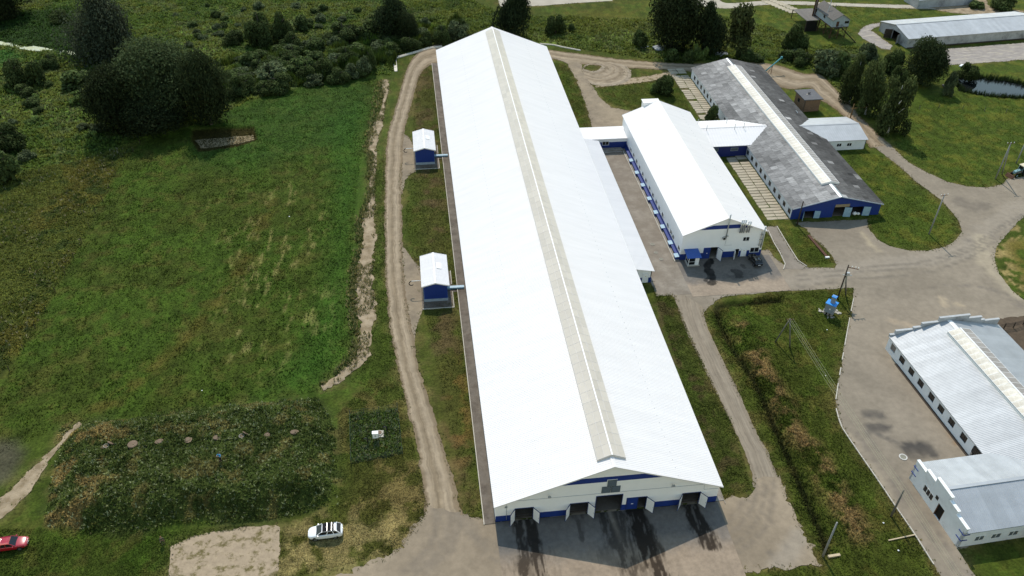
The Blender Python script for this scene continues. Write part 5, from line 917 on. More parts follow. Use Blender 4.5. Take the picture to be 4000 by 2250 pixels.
m.add([(1.9*math.cos(2*math.pi*k/n)+0.2, 2.2+1.6*math.sin(2*math.pi*k/n), hb-0.3) for k in range(n)]+[(0.5*math.cos(2*math.pi*k/n)+0.2, 2.2+0.5*math.sin(2*math.pi*k/n), hb-1.6) for k in range(n)], [(k, (k+1) % n, n+(k+1) % n, n+k) for k in range(n)]+[tuple(n+k for k in range(n))]); m.obj('hopper', GALV, gh)
m = MB(); m.box(-1.7, -1.0, hb-0.1, 0.4, -0.02, hb); s = m.obj('landing', WOODD, gh); 
sf = np.array([113.5-109.2, 162.9-166.6]); stt = np.array([0.2, -0.6]); m = MB(); m.bar((stt[0], stt[1]+.35, hb-0.05), (sf[0], sf[1]+.35, 0), 0.10, 0.22); m.bar((stt[0], stt[1]-.35, hb-0.05), (sf[0], sf[1]-.35, 0), 0.10, 0.22); so_ = m.obj('stair', WOODD, gh)
for i in range(1, 14):
    q = i/14; c = stt*(1-q)+sf*q; z = (hb-0.05)*(1-q); m = MB(); m.box(c[0]-0.12, c[1]-0.32, z, c[0]+0.12, c[1]+0.32, z+0.04); m.obj('tread', WOODD, so_)
m = MB(); m.bar((stt[0], stt[1]+.38, hb+0.85), (sf[0], sf[1]+.38, 0.9), 0.05); m.bar((-1.7, -0.98, hb+0.9), (0.4, -0.98, hb+0.9), 0.05)
for q in (0, .33, .66, 1): c = stt*(1-q)+sf*q; m.bar((c[0], c[1]+.38, (hb-0.05)*(1-q)), (c[0], c[1]+.38, (hb-0.05)*(1-q)+0.9), 0.05)
m.obj('handrail', WOODD, gh)
for x in (-3.6, -2.9):
    m = MB(); m.tube([(x, 11.2, 0.3), (x+0.15, 11.3, 15)], 0.21, 10); m.obj('elevator_tube', RUST, gh, True)
m = MB(); m.bar((-3.25, 11.2, 0.3), (-3.1, 11.3, 15), 0.3, 0.12); m.obj('elevator_rail', GALV, gh)
m = MB(); m.tube([(-2.0, 5.6, hb+2.6), (-1.2, 6.4, hb+5.0), (-0.9, 7.2, hb+6.2)], 0.10, 8); m.obj('chute_pipe', GALV, gh)
m = MB(); m.tube([(0.6, 6.2, hb+3.5), (0.8, 6.4, hb+4.6)], 0.12, 8); m.obj('chimney', WOODP, gh)
sh = thing('open_shed', 'open shed with sloping grey sheet roof beside the house on stilts', 'shed', (0, 0, 0))
q = [G(*p, 3.1) for p in ((2003.6, 20.8), (2053, 18.4), (2035.3, 60), (2060, 58.4))]
q = [np.array((101.6, 185.0, 3.0)), np.array((108.6, 185.4, 3.0)), np.array((101.2, 173.0, 3.6)), np.array((105.6, 173.4, 3.6))]
panel_roof(sh, (q[0], q[1], q[2], q[3]), 6, SLT)
for c in q: m = MB(); m.bar((c[0]*0.98+104*.02, c[1]*.98+179*.02, 0), (c[0]*.98+104*.02, c[1]*.98+179*.02, c[2]-0.15), 0.2); m.obj('post', WOODD, sh)
m = MB(); m.box(101.6, 173.3, 0, 105.2, 173.5, 3.3); m.obj('back_boards', DARK, sh)
cv = thing('conveyor_tube', 'teal grain conveyor tube leaning over the dirt track behind the cowshed', 'conveyor', tuple(G(1937, 187))[:2]+(0,))
m = MB(); m.tube([(-3.0, -1.5, 1.0), (3.2, 1.8, 4.1)], 0.18, 8); m.obj('tube', pmat('teal_paint', (0.06, 0.24, 0.27)), cv, True); m = MB(); m.bar((0.3, 0.2, 0), (0.3, 0.2, 2.6), 0.12); m.bar((-0.5, 0.6, 0), (0.3, 0.2, 2.4), 0.1); m.obj('trestle', RUST, cv); m = MB(); m.box(3.0, 1.6, 3.9, 3.5, 2.1, 4.4); m.obj('spout', MATS['teal_paint'], cv)

# ================================================================== VEGETATION
LEAF = pmat('foliage', (0, 0, 0), 0.9, 0.08, 0.2, 2.0, attr='Col', trans=0.25, rand=0.22, upn=0.3)
HERB = pmat('herbage', (0, 0, 0), 0.85, 0.1, 0.2, 1.5, attr='Col', trans=0.2, upn=0.75)
BARK = pmat('bark', (0.075, 0.062, 0.05), 0.9, 0.2, 0.3, 3.0)
BIRCH = pmat('birch_bark', (0.55, 0.53, 0.50), 0.8, 0.2, 0.3, 3.0, col2=(0.06, 0.055, 0.05), c2scale=2.5, c2pos=(0.55, 0.62))
def crown_mesh(name, seed, n, leaf, base, lit_top, shape='round', lobes=9, gap=0.0, droop=0.0):
    """leaf-sized faces spread over lobes inside a unit crown: x, y in -1..1, z in 0..1"""
    r = np.random.default_rng(seed); L = []
    for i in range(lobes):
        a = r.uniform(0, 2*math.pi)+i*2.4; zc = (i+0.5)/lobes
        if shape == 'round': rad = math.sqrt(max(0.05, 1-(2*zc-0.9)**2))*0.62*r.uniform(.6, 1.05); z = 0.12+0.66*zc; s = r.uniform(.30, .46)
        elif shape == 'tall': rad = (0.62*(1-zc)+0.12)*r.uniform(.4, 1.0); z = 0.12+0.74*zc; s = (0.50*(1-zc)+0.24)*r.uniform(.8, 1.1)
        elif shape == 'bush': rad = 0.72*r.uniform(.2, 1.0)*(1-0.35*zc); z = 0.08+0.62*zc*r.uniform(.6, 1.0); s = r.uniform(.20, .40)
        elif shape == 'loose': rad = 0.74*r.uniform(.15, 1.0)*(1-0.35*zc); z = 0.14+0.74*zc*r.uniform(.7, 1.0); s = r.uniform(.18, .36)
        else: rad = 0.55*r.uniform(.2, 1.0); z = 0.25+0.6*zc; s = r.uniform(.2, .34)
        L.append((rad*math.cos(a), rad*math.sin(a), z, s))
    L = np.array(L); w = L[:, 3]**2; pick = r.choice(len(L), n, p=w/w.sum()); d = r.normal(size=(n, 3)); d /= np.linalg.norm(d, axis=1)[:, None]
    d[:, 2] = np.where((d[:, 2] < -0.35) & (r.random(n) < .7), -d[:, 2], d[:, 2])
    q = r.random(n); rr = L[pick, 3]*np.where(q < 0.70, 0.85+0.2*r.random(n), 0.35+0.5*r.random(n))
    bumps = 1+0.22*np.sin(d[:, 0]*7+L[pick, 0]*9)*np.sin(d[:, 1]*6+pick)*np.sin(d[:, 2]*7+seed); rr = rr*bumps
    P = L[pick, :3]+d*rr[:, None]*np.array([1, 1, 0.62]); P[:, 2] -= droop*np.abs(r.normal(size=n))*0.12
    nz = r.normal(size=(n, 3))*0.75+d*0.8+np.array([0, 0, 0.35]); nz /= np.linalg.norm(nz, axis=1)[:, None]
    t1 = np.cross(nz, r.normal(size=(n, 3))); t1 /= np.linalg.norm(t1, axis=1)[:, None]; t2 = np.cross(nz, t1)
    s1 = leaf*r.uniform(.6, 1.35, n)[:, None]; s2 = s1*r.uniform(.45, .8, n)[:, None]; zs = np.array([1, 1, 0.7])
    V = np.stack([P-t1*s1*zs, P-t2*s2*zs, P+t1*s1*zs, P+t2*s2*zs], 1).reshape(-1, 3); V[:, 2] = np.maximum(V[:, 2], 0.005)
    k = np.clip(P[:, 2], 0, 1)*0.5+0.5*r.random(n); col = np.array(base)*(1-k)[:, None]+np.array(lit_top)*k[:, None]; col *= r.uniform(.6, 1.4, n)[:, None]*(0.8+0.4*r.random(len(L)))[pick][:, None]  # leaves get paler towards the crown top, painting in sunlit foliage
    return raw_mesh(name, V, 4, np.arange(4*n), np.repeat(col, 4, 0), LEAF)
def trunk_mesh(name, seed, mat, r0, top=0.75, limbs=5):
    r = random.Random(seed); m = MB(); b = [(0, 0, -0.05), (0.02, 0.01, top*0.35), (-0.02, 0.03, top*0.7), (0.01, 0, top)]
    m.tube(b, [r0*1.25, r0*0.85, r0*0.5, r0*0.15], 8)
    for i in range(limbs):
        z = top*(0.25+0.5*i/limbs); a = i*2.4+r.random(); e = r.uniform(.35, .6); m.tube([(0, 0, z), (e*.5*math.cos(a), e*.5*math.sin(a), z+0.10), (e*math.cos(a), e*math.sin(a), z+0.2)], [r0*.45, r0*.3, r0*.08], 6)
    return m.mesh(name, mat, True)
gA, gB = (0.028, 0.042, 0.013), (0.095, 0.128, 0.040)
CR = {
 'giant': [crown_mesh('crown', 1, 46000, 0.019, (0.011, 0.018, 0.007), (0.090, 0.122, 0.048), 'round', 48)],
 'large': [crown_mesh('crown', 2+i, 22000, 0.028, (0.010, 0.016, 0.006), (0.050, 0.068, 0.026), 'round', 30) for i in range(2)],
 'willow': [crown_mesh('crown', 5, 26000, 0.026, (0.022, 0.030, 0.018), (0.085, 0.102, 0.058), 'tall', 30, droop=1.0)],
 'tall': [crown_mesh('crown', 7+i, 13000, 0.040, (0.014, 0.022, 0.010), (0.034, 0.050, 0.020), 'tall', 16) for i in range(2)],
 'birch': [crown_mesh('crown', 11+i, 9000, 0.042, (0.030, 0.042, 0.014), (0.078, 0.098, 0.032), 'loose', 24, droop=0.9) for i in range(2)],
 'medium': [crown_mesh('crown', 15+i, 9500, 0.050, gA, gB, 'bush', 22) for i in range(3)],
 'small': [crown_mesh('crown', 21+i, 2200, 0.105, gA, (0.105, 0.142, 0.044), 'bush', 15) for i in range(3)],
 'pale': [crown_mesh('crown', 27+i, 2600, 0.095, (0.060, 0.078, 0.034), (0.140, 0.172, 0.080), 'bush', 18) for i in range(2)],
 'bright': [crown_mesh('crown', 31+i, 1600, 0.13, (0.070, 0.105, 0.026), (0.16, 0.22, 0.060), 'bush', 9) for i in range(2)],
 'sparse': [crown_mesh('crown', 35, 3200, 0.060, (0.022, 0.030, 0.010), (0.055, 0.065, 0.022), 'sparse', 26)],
}
TK = {k: trunk_mesh('trunk', i, BIRCH if k == 'birch' else BARK, {'giant': .05, 'large': .045, 'willow': .06, 'tall': .055, 'birch': .05, 'sparse': .05}.get(k, .06), 0.8, {'sparse': 12, 'giant': 9}.get(k, 5)) for i, k in enumerate(CR)}
VIEW_E = None
cnt = {}
def plant(kind, bbox, label, name=None, cat=None, group=None, hmin=0.7):
    x0, y0, x1, y1 = bbox; xc, yc = (x0+x1)/2, (y0+y1)/2; g = G(xc, yc)
    for it in range(3):
        d = g-CAM; dist = np.linalg.norm(d); el = math.asin(-d[2]/dist); mpp = (d@FW)/(F/K)
        rw = (x1-x0)*mpp/2*1.02; E = (y1-y0)*mpp; h = 2*math.sqrt(max((E/2)**2-(rw*math.sin(el))**2, (0.42*rw)**2))/math.cos(el); h = max(h, hmin)
        g = G(xc, yc, h*0.5)
    i = cnt.get(kind, 0); cnt[kind] = i+1; istree = kind in ('giant', 'large', 'willow', 'tall', 'birch', 'sparse')
    name = name or {'giant': 'broadleaf_tree', 'large': 'broadleaf_tree', 'willow': 'willow_tree', 'tall': 'dark_tree', 'birch': 'birch_tree', 'sparse': 'thin_tree'}.get(kind, 'bush')
    o = thing(name, label, cat or ('tree' if istree else 'bush'), (g[0], g[1], -0.1), rnd.uniform(0, 6.28), group); o.scale = (rw*(1.18 if kind == 'birch' else 1.0), rw*(1.18 if kind == 'birch' else 1.0), h*1.03)
    mobj('crown', CR[kind][i % len(CR[kind])], o); mobj('trunk', TK[kind], o)
    return o
for kind, bb, lab, grp in [
 ('giant', (262, 92, 520, 305), 'huge round dark tree at the edge of the mown field', None),
 ('large', (205, 160, 350, 334), 'dark tree merging into the vine side of the huge tree', None),
 ('large', (445, 124, 576, 318), 'dark tree merging into the thicket side of the huge tree', None),
 ('large', (255, 215, 470, 340), 'low dark tree under the front of the huge tree', None),
 ('willow', (165, -35, 340, 150), 'tall grey green willow tree beside the pale stream', None),
 ('large', (-70, -70, 85, 42), 'dark tree overhanging the shaded lawn by the stream', None),
 ('tall', (942, -15, 1032, 98), 'tall dark tree rising above the thicket west of the barn', None),
 ('large', (984, 26, 1054, 104), 'dark rounded tree at the foot of the tall dark tree', None),
 ('tall', (1252, -40, 1338, 92), 'tall dark tree directly behind the barn ridge end', None),
 ('medium', (1371, 22, 1427, 84), 'single dark round bush on the weedy slope behind the barn', None),
 ('large', (1618, -55, 1780, 128), 'biggest of the dark trees over the slurry pools', None),
 ('tall', (1742, 5, 1822, 134), 'narrow dark tree beside the biggest dark tree over the slurry pools', None),
 ('sparse', (1812, 15, 1918, 142), 'thin half bare tree showing its branches over the slurry pools', None),
 ('large', (2275, 92, 2388, 214), 'dense dark tree in front of the grey storage shed', None),
 ('birch', (2122, 132, 2186, 262), 'birch tree closest to the conveyor end of the dirt track', None),
 ('birch', (2164, 130, 2236, 290), 'middle birch tree of the three along the dirt track', None),
 ('birch', (2208, 186, 2304, 338), 'birch tree with white trunk at the edge of the green lawn', None),
 ('medium', (1970, 44, 2042, 128), 'leafy tree in front of the open shed roof', None),
 ('medium', (1640, 170, 1710, 238), 'round dark bush on the grass beside the concrete slabs', None),
 ('bright', (1630, 205, 1662, 234), 'small bright green bush next to the round dark bush', None),
 ('small', (1772, 253, 1818, 308), 'bush growing against the white wall of the old cowshed', None),
 ('small', (1748, 295, 1780, 314), 'low bush beside the link wing roof', None),
 ('bright', (1738, 104, 1768, 152), 'ivy covered stump, the taller one by the slurry pool', None),
 ('bright', (1758, 112, 1787, 152), 'ivy covered stump, the shorter one by the slurry pool', None),
 ('medium', (2410, 146, 2468, 200), 'rounded willow bush on the pond bank', None),
 ('pale', (2378, 168, 2412, 240), 'pale leafy shrub at the narrow end of the pond', None),
 ('small', (2432, -4, 2482, 20), 'small dark bush on the lawn behind the storage shed', None),
 ('medium', (2484, -14, 2570, 16), 'wide dark bush on the lawn behind the storage shed', None)]:
    plant(kind, bb, lab, group=grp)
W1 = 'willow bush in the thicket between the huge tree and the barn'; W2 = 'leafy bush at the left of the huge round tree'; W3 = 'bush in the row along the dirt track below the house on stilts'; W4 = 'dark willow bush in the far meadow behind the mown field'; W5 = 'low bush by the slurry pools behind the north track'
for lab, grp, kinds, boxes in [
 (W2, 'bushes left of the huge tree', ('medium', 'small'), [(-10, 132, 70, 214), (50, 138, 120, 212), (92, 126, 152, 172), (138, 162, 232, 216), (-50, 296, 62, 378), (-50, 352, 42, 458), (110, 16, 178, 58)]),
 (W4, 'willow bushes in the far meadow', ('medium', 'medium', 'small'), [(606, 12, 692, 112), (672, 18, 738, 104), (726, 28, 788, 74), (552, 66, 620, 112), (812, 42, 908, 104), (886, 48, 958, 104), (698, 72, 764, 128), (756, 82, 834, 130)]),
 (W1, 'thicket west of the barn', ('medium', 'pale', 'medium', 'small', 'medium'), [(562, 168, 642, 238), (634, 146, 724, 212), (652, 168, 748, 230), (716, 126, 794, 186), (776, 128, 852, 194), (836, 106, 904, 166), (892, 132, 938, 188), (916, 112, 950, 178), (956, 96, 1014, 138), (998, 82, 1064, 128), (1082, 52, 1138, 108), (1122, 44, 1188, 98), (816, 162, 884, 210), (590, 120, 660, 165), (740, 150, 800, 205), (700, 105, 770, 150), (860, 150, 910, 195), (1040, 70, 1095, 112), (960, 118, 1000, 150), (555, 205, 620, 250), (530, 165, 580, 215)]),
 (W3, 'bushes along the dirt track', ('small', 'medium', 'pale'), [(1952, 116, 2012, 154), (1986, 116, 2052, 164), (2036, 106, 2132, 178), (2096, 122, 2154, 190), (2214, 102, 2292, 188), (2158, 98, 2218, 154), (1880, 128, 1930, 156), (2240, 150, 2290, 215), (2075, 150, 2120, 195)]),
 (W5, 'low bushes by the slurry pools', ('small',), [(1668, 112, 1718, 154), (1712, 118, 1748, 157), (1845, 110, 1905, 150), (1422, 54, 1452, 78), (1590, 70, 1640, 118)])]:
    for i, b in enumerate(boxes):
        kd = kinds[i % len(kinds)]; plant(kd, b, {'pale': 'pale ', 'small': 'small ', 'medium': 'big '}[kd]+lab, group=grp+', '+{'pale': 'pale', 'small': 'small', 'medium': 'big'}[kd], name='bush')

TH = GP([(545, 245), (700, 228), (900, 188), (985, 172), (1005, 130), (1100, 100), (1185, 62), (1080, 52), (960, 92), (820, 98), (700, 122), (545, 165)])
BK = GP([(420, 20), (600, 10), (830, 20), (930, 30), (800, 80), (560, 130), (430, 120)]); LF = GP([(-20, 205), (200, 205), (210, 300), (330, 345), (200, 385), (-20, 450)]); EB = GP([(1940, 150), (2060, 182), (2120, 240), (2200, 250), (2240, 150), (2140, 112), (1960, 100)])
for poly, n_, lab, grp, szs, kd in ((TH, 80, 'low shrub filling the thicket beside the barn end', 'low shrubs in the thicket', (34, 70), ('small', 'pale', 'small', 'medium')), (BK, 34, 'low shrub scattered over the far meadow', 'low shrubs in the far meadow', (22, 48), ('small', 'pale')), (LF, 20, 'low shrub among the bright vines left of the huge tree', 'low shrubs among the vines', (26, 55), ('small', 'pale', 'bright')), (EB, 16, 'low shrub in the hedge along the dirt track', 'low shrubs in the hedge', (28, 52), ('small', 'pale', 'medium'))):
    a, b = poly.min(0), poly.max(0); k = 0
    while k < n_:
        q = np.array([rnd.uniform(a[0], b[0]), rnd.uniform(a[1], b[1])])
        if poly_sd(q[:1], q[1:], poly)[0] > -0.5: continue
        x, y = proj((q[0], q[1], 0.8)); w_ = rnd.uniform(*szs)*(0.75+0.25*y/200); h_ = w_*rnd.uniform(.5, .72); kk = kd[k % len(kd)]; k += 1
        plant(kk, (x-w_/2, y-h_/2, x+w_/2, y+h_/2), {'pale': 'pale ', 'bright': 'bright ', 'small': '', 'medium': 'dense '}[kk]+lab, name='shrub', cat='shrub', group=grp+{'pale': ', pale', 'bright': ', bright', 'small': '', 'medium': ', dense'}[kk])
# ------------------------------------------------------------------ herbage: uncountable, one object per kind of cover
def herbs(name, label, pts, h, s, wd, col, k, kindlab='herbage'):
    n = len(pts)
    if n == 0: return
    r = rng; B = np.repeat(np.c_[pts, np.zeros(n)], k, 0); N = n*k
    B[:, 2] = np.repeat(np.maximum(heights(pts[:, 0], pts[:, 1]), -0.6)*sstep(0.0, 1.5, np.minimum(road_sd(pts[:, 0], pts[:, 1]), bld_sd(pts[:, 0], pts[:, 1])))-0.02, k)
    a = r.uniform(0, 2*math.pi, N); hh = np.repeat(h, k)*r.uniform(.5, 1.2, N); ss = np.repeat(s, k)*r.uniform(.3, 1.2, N); off = np.repeat(s, k)*0.5*r.random(N)
    b2 = r.uniform(0, 2*math.pi, N); B[:, 0] += off*np.cos(b2); B[:, 1] += off*np.sin(b2); w = np.repeat(wd, k)*r.uniform(.6, 1.3, N)
    d = np.stack([np.cos(a), np.sin(a), 0*a], 1); p = np.stack([-np.sin(a), np.cos(a), 0*a], 1)
    T = B+d*ss[:, None]+np.array([0, 0, 1.])*hh[:, None]
    V = np.stack([B-p*w[:, None], B+p*w[:, None], T], 1).reshape(-1, 3)
    c = np.repeat(np.repeat(col, k, 0)*r.uniform(.5, 1.6, N)[:, None], 3, 0)
    o = mobj(name, raw_mesh(name, V, 3, np.arange(3*N), c, HERB)); tag(o, label, kindlab, kind='stuff'); return o
def sample(poly, n):
    poly = np.asarray(poly); a, b = poly.min(0), poly.max(0); out = np.zeros((0, 2)); A = abs(0.5*np.sum(poly[:, 0]*np.roll(poly[:, 1], -1)-np.roll(poly[:, 0], -1)*poly[:, 1])); m = int(n*np.prod(b-a)/A)
    q = rng.uniform(a, b, (m, 2)); return q[poly_sd(q[:, 0], q[:, 1], poly) < 0]
def keep_off(p, e=0.15): return p[(road_sd(p[:, 0], p[:, 1]) > e) & (bld_sd(p[:, 0], p[:, 1]) > 0.3) & (poly_sd(p[:, 0], p[:, 1], POND) > -0.3)]
def colat(p): return colours(p[:, 0], p[:, 1], road_sd(p[:, 0], p[:, 1]))
p = keep_off(sample(MARSH, 75000)); n = len(p); f = fbm(p[:, 0], p[:, 1], 5, 3, 77); herbs('marsh_herbage', 'tangled tall weeds covering the marsh behind the field', p, 0.25+0.6*f, 0.40+0.3*f, np.full(n, 0.17), np.minimum(colat(p)*2.3, np.array([0.125, 0.150, 0.045]))*rng.uniform(.8, 1.15, n)[:, None], 5, 'weeds')
p = keep_off(sample(MEADOW, 22000)); n = len(p); c = colat(p); f = fbm(p[:, 0], p[:, 1], 6, 3, 78); wht = (rng.random(n) < 0.07*sstep(.45, .6, f)+0.004); c[wht] = LIN(176, 168, 128)*0.30; herbs('meadow_weeds', 'brown flowering meadow weeds beside the mown field', p, 0.2+0.4*f, np.full(n, 0.30), np.full(n, 0.09), c*2.3, 5, 'weeds')
p = keep_off(sample(MOUND_BASE, 17000)); p = p[poly_sd(p[:, 0], p[:, 1], MOUND_BASE)+NZ(p[:, 0], p[:, 1], 3.5, 4.5) < rng.normal(size=len(p))*0.8]; n = len(p); c = colat(p); f = fbm(p[:, 0], p[:, 1], 2.5, 3, 79); pale_tufts = rng.random(n) < 0.11; c[pale_tufts] = LIN(150, 156, 112)*0.42; herbs('mound_weeds', 'broad leaved weeds growing over the earth mound', p, 0.18+0.28*f, np.full(n, 0.26), np.full(n, 0.09), c*2.1, 5, 'weeds')  # scattered pale speckled leaves among the green weeds
FIELD = GP([(355, 352), (470, 325), (560, 288), (640, 252), (760, 218), (900, 192), (950, 200), (930, 300), (905, 420), (890, 560), (880, 780), (880, 900), (800, 985), (560, 1020), (300, 1050), (150, 1075), (0, 1140), (-60, 1100), (30, 920), (100, 800), (160, 690), (230, 560), (290, 440)])
p = keep_off(sample(FIELD, 70000)); n = len(p); f = fbm(p[:, 0], p[:, 1], 3, 3, 80); cl2 = sstep(.62, .8, vn(p[:, 0]*.9, p[:, 1]*.9, 99)); herbs('field_grass', 'short rough grass of the mown field', p, 0.07+0.18*f+0.10*cl2, np.full(n, 0.20), np.full(n, 0.09), colat(p)*1.22, 3, 'grass')
EAST = [GP([(2264, 389), (2287, 409), (2332, 434), (2382, 457), (2432, 469), (2482, 472), (2520, 464), (2537, 449), (2600, 440), (2600, 220), (2400, 230), (2300, 260), (2240, 330)]), GP([(2180, 375), (2252, 409), (2307, 459), (2362, 499), (2394, 532), (2412, 557), (2420, 582), (2407, 602), (2377, 622), (2332, 632), (2282, 629), (2237, 619), (2207, 602), (2182, 569), (2100, 380)]), GP([(1768, 790), (1932, 738), (2148, 726), (2132, 829), (2105, 980), (2112, 1061), (2172, 1156), (2250, 1271), (2372, 1458), (1935, 1458), (1935, 1430), (2057, 1422), (1957, 1204), (1902, 1086), (1808, 884)]), GP([(1050, 180), (1100, 165), (1225, 1310), (1180, 1300), (1020, 560)]), GP([(1640, 720), (1690, 740), (1850, 1086), (1890, 1230), (1815, 1260)]), GP([(930, 960), (1000, 960), (1060, 1200), (1080, 1290), (1000, 1390), (700, 1460), (706, 1330), (850, 1270), (850, 1040)]), GP([(-40, 1330), (110, 1330), (420, 1335), (640, 1318), (430, 1380), (420, 1460), (-40, 1460)]), GP([(945, 400), (966, 400), (1020, 1010), (930, 970), (880, 960), (935, 890)]), GP([(1420, 160), (1450, 200), (1490, 320), (1455, 320), (1390, 160)]), GP([(1500, 215), (1700, 195), (1740, 290), (1590, 275), (1520, 255)]), GP([(1900, 0), (2300, 20), (2340, 80), (2200, 60), (2100, 100), (2050, 30), (1900, 70)]), GP([(1820, 400), (1920, 560), (2060, 590), (2100, 660), (2010, 672), (1930, 620), (1800, 420)])]
for e in EAST[:1]: pass
P_ = np.concatenate([keep_off(sample(e, k), -0.28) for e, k in zip(EAST, (9000, 6000, 22000, 14000, 9000, 14000, 7000, 5000, 3000, 5000, 5000, 4000))]); n = len(P_); f = fbm(P_[:, 0], P_[:, 1], 2.5, 3, 83)
tall = np.exp(-(line_d(P_[:, 0], P_[:, 1], RIDGE)/2.5)**2)+np.exp(-(line_d(P_[:, 0], P_[:, 1], DITCH)/1.2)**2)
herbs('verge_grass', 'rough grass and weeds on the lawns and verges between roads and sheds', P_, 0.07+0.16*f+0.22*tall, np.full(n, 0.18)+0.1*tall, np.full(n, 0.08), colat(P_)*1.35, 4, 'grass')
p = keep_off(sample(TH, 16000)); f = fbm(p[:, 0], p[:, 1], 4.0, 3, 95); p = p[f > 0.40]; f = f[f > 0.40]; n = len(p); herbs('thicket_scrub', 'tangled scrub between the bushes of the thicket beside the barn end', p, 0.5+3.2*(f-0.40)*2, np.full(n, 0.55), np.full(n, 0.16), colat(p)*1.7, 6, 'scrub')
rt = []
for P in ROADS:
    if len(P) < 5: continue
    e = np.concatenate([a+(b-a)*np.linspace(0, 1, max(2, int(np.linalg.norm(b-a)*4)))[:, None] for a, b in zip(P, np.roll(P, -1, 0)) if np.linalg.norm(b-a) < 60]); rt.append(e+rng.normal(size=e.shape)*0.32)
q = np.concatenate(rt); q = q[(bld_sd(q[:, 0], q[:, 1]) > 0.4) & (road_sd(q[:, 0], q[:, 1]) > -0.7) & (fbm(q[:, 0], q[:, 1], 3, 3, 66) > 0.40)]; n = len(q); f = rng.random(n); herbs('roadside_tufts', 'dusty tufts of grass creeping over the road edges', q, 0.10+0.14*f, np.full(n, 0.2), np.full(n, 0.08), np.where((f > .7)[:, None], LIN(128, 116, 74)*GC, LIN(82, 90, 42)*GC)*1.2, 4, 'grass')
# reeds round the pond
q = ragged(POND, 0.16, 0.4, 8); q = np.concatenate([q+rng.normal(size=q.shape)*0.45 for i in range(3)]); q = q[poly_sd(q[:, 0], q[:, 1], POND) > -0.9]; n = len(q); f = rng.random(n); herbs('pond_reeds', 'dense reeds fringing the pond', q, 0.9+0.9*f, np.full(n, 0.35), np.full(n, 0.09), np.tile(LIN(56, 72, 36)*GC, (n, 1))*(0.7+0.6*f)[:, None], 5, 'reeds')
# tussocks on the sandy bank
bank = GP([(926, 380), (934, 410), (930, 460), (932, 490), (915, 535), (903, 560), (903, 600), (900, 640), (890, 670), (886, 720), (884, 770), (890, 810), (892, 850), (892, 880), (870, 915), (835, 948), (810, 968)]); bl = smooth_line(bank, 0.25); q = np.concatenate([bl+rng.normal(size=bl.shape)*np.array([0.45, 0.3]) for i in range(4)]); q = q[fbm(q[:, 0], q[:, 1], 4, 3, 90) > 0.42]; bl2 = smooth_line(GP([(958, 205), (950, 260), (935, 320), (925, 370)]), .25); q = np.concatenate([q]+[bl2+rng.normal(size=bl2.shape)*0.7 for i in range(3)]); n = len(q); f = rng.random(n)
herbs('bank_tussocks', 'grassy tussocks along the sandy bank', q, 0.4+0.5*f, np.full(n, 0.35), np.full(n, 0.08), np.where((f > .7)[:, None], LIN(150, 142, 92)*GC, LIN(82, 94, 46)*GC)*1.6, 6, 'grass')
BKP = np.r_[GP([(956, 204), (958, 275), (922, 345), (931.5, 412), (929, 492), (906.5, 557), (909, 619), (889, 700), (888, 779), (894, 849), (894, 880), (839, 946), (806.5, 970)]), GP([(814, 984), (870, 950), (930, 888), (929, 860), (944, 774), (936.5, 712), (941.5, 612), (944, 520), (944, 437), (948, 362), (966, 290), (978, 225), (976, 200)])]
q = sample(BKP, 5200); f = fbm(q[:, 0], q[:, 1]*.5, 2.0, 4, 97); q = q[f > 0.55]; n = len(q); f = rng.random(n); herbs('bank_grass', 'patches of grass growing over the sandy bank', q, 0.25+0.4*f, np.full(n, 0.3), np.full(n, 0.08), np.where((f > .65)[:, None], LIN(140, 130, 84)*GC, LIN(86, 92, 46)*GC)*1.7, 5, 'grass')
ENC = GP([(884, 1165), (880, 1045), (1000, 1030), (1012, 1140)]); q = sample(ENC, 1700); n = len(q); f = rng.random(n); herbs('enclosure_weeds', 'leafy weeds filling the small fenced enclosure', q, 0.25+0.3*f, np.full(n, 0.30), np.full(n, 0.13), np.where((f > .8)[:, None], LIN(140, 146, 104)*.7, LIN(72, 88, 38)*GC*2.0), 5, 'weeds')

# ================================================================== SMALL THINGS
def ground_z(x, y): return float(heights(np.array([x]), np.array([y]))[0])
# ---- concrete slab walk beside the old cowshed: every slab a piece
SLABM = pmat('slab_concrete', (0.40, 0.345, 0.255), 0.92, 0.2, 0.15, 1.2, rand=0.12, bump=0.01, col2=(0.24, 0.20, 0.12), c2scale=0.8, c2pos=(0.55, 0.7))
base_m = MB(); base_m.box(49.6, 69.0, -0.2, 54.6, 148.5, 0.0); walk = base_m.obj('slab_walk', pmat('slab_soil', (0.13, 0.105, 0.055), 0.95, 0.1, 0.3, 1.5, col2=(0.05, 0.075, 0.02), c2scale=0.6)); tag(walk, 'walk of loose concrete slabs with grass in the joints beside the old cowshed', 'pavement', kind='structure')
vs_ = []
for v in range(5):
    m = MB(); j = lambda: rnd.uniform(-.06, .06); m.hexa([(j(), j(), 0), (2.3+j(), j(), 0), (2.3+j(), 0.98+j(), 0), (j(), 0.98+j(), 0), (0.02, 0.02, 0.10+j()*.3), (2.28, 0.02, 0.10+j()*.3), (2.28, 0.96, 0.10), (0.02, 0.96, 0.10)]); vs_.append(m.mesh('slab', SLABM))
y = 69.4
while y < 147.8:
    if not (96.6 < y < 110):
        for c in range(2):
            if rnd.random() < (0.97 if y < 97 else 0.80): mobj('slab', rnd.choice(vs_), walk, loc=(49.75+c*2.42+rnd.uniform(-.08, .08), y, -0.03), rot=(0, 0, rnd.uniform(-.02, .02)))
    y += 1.18
walk2 = MB(); 
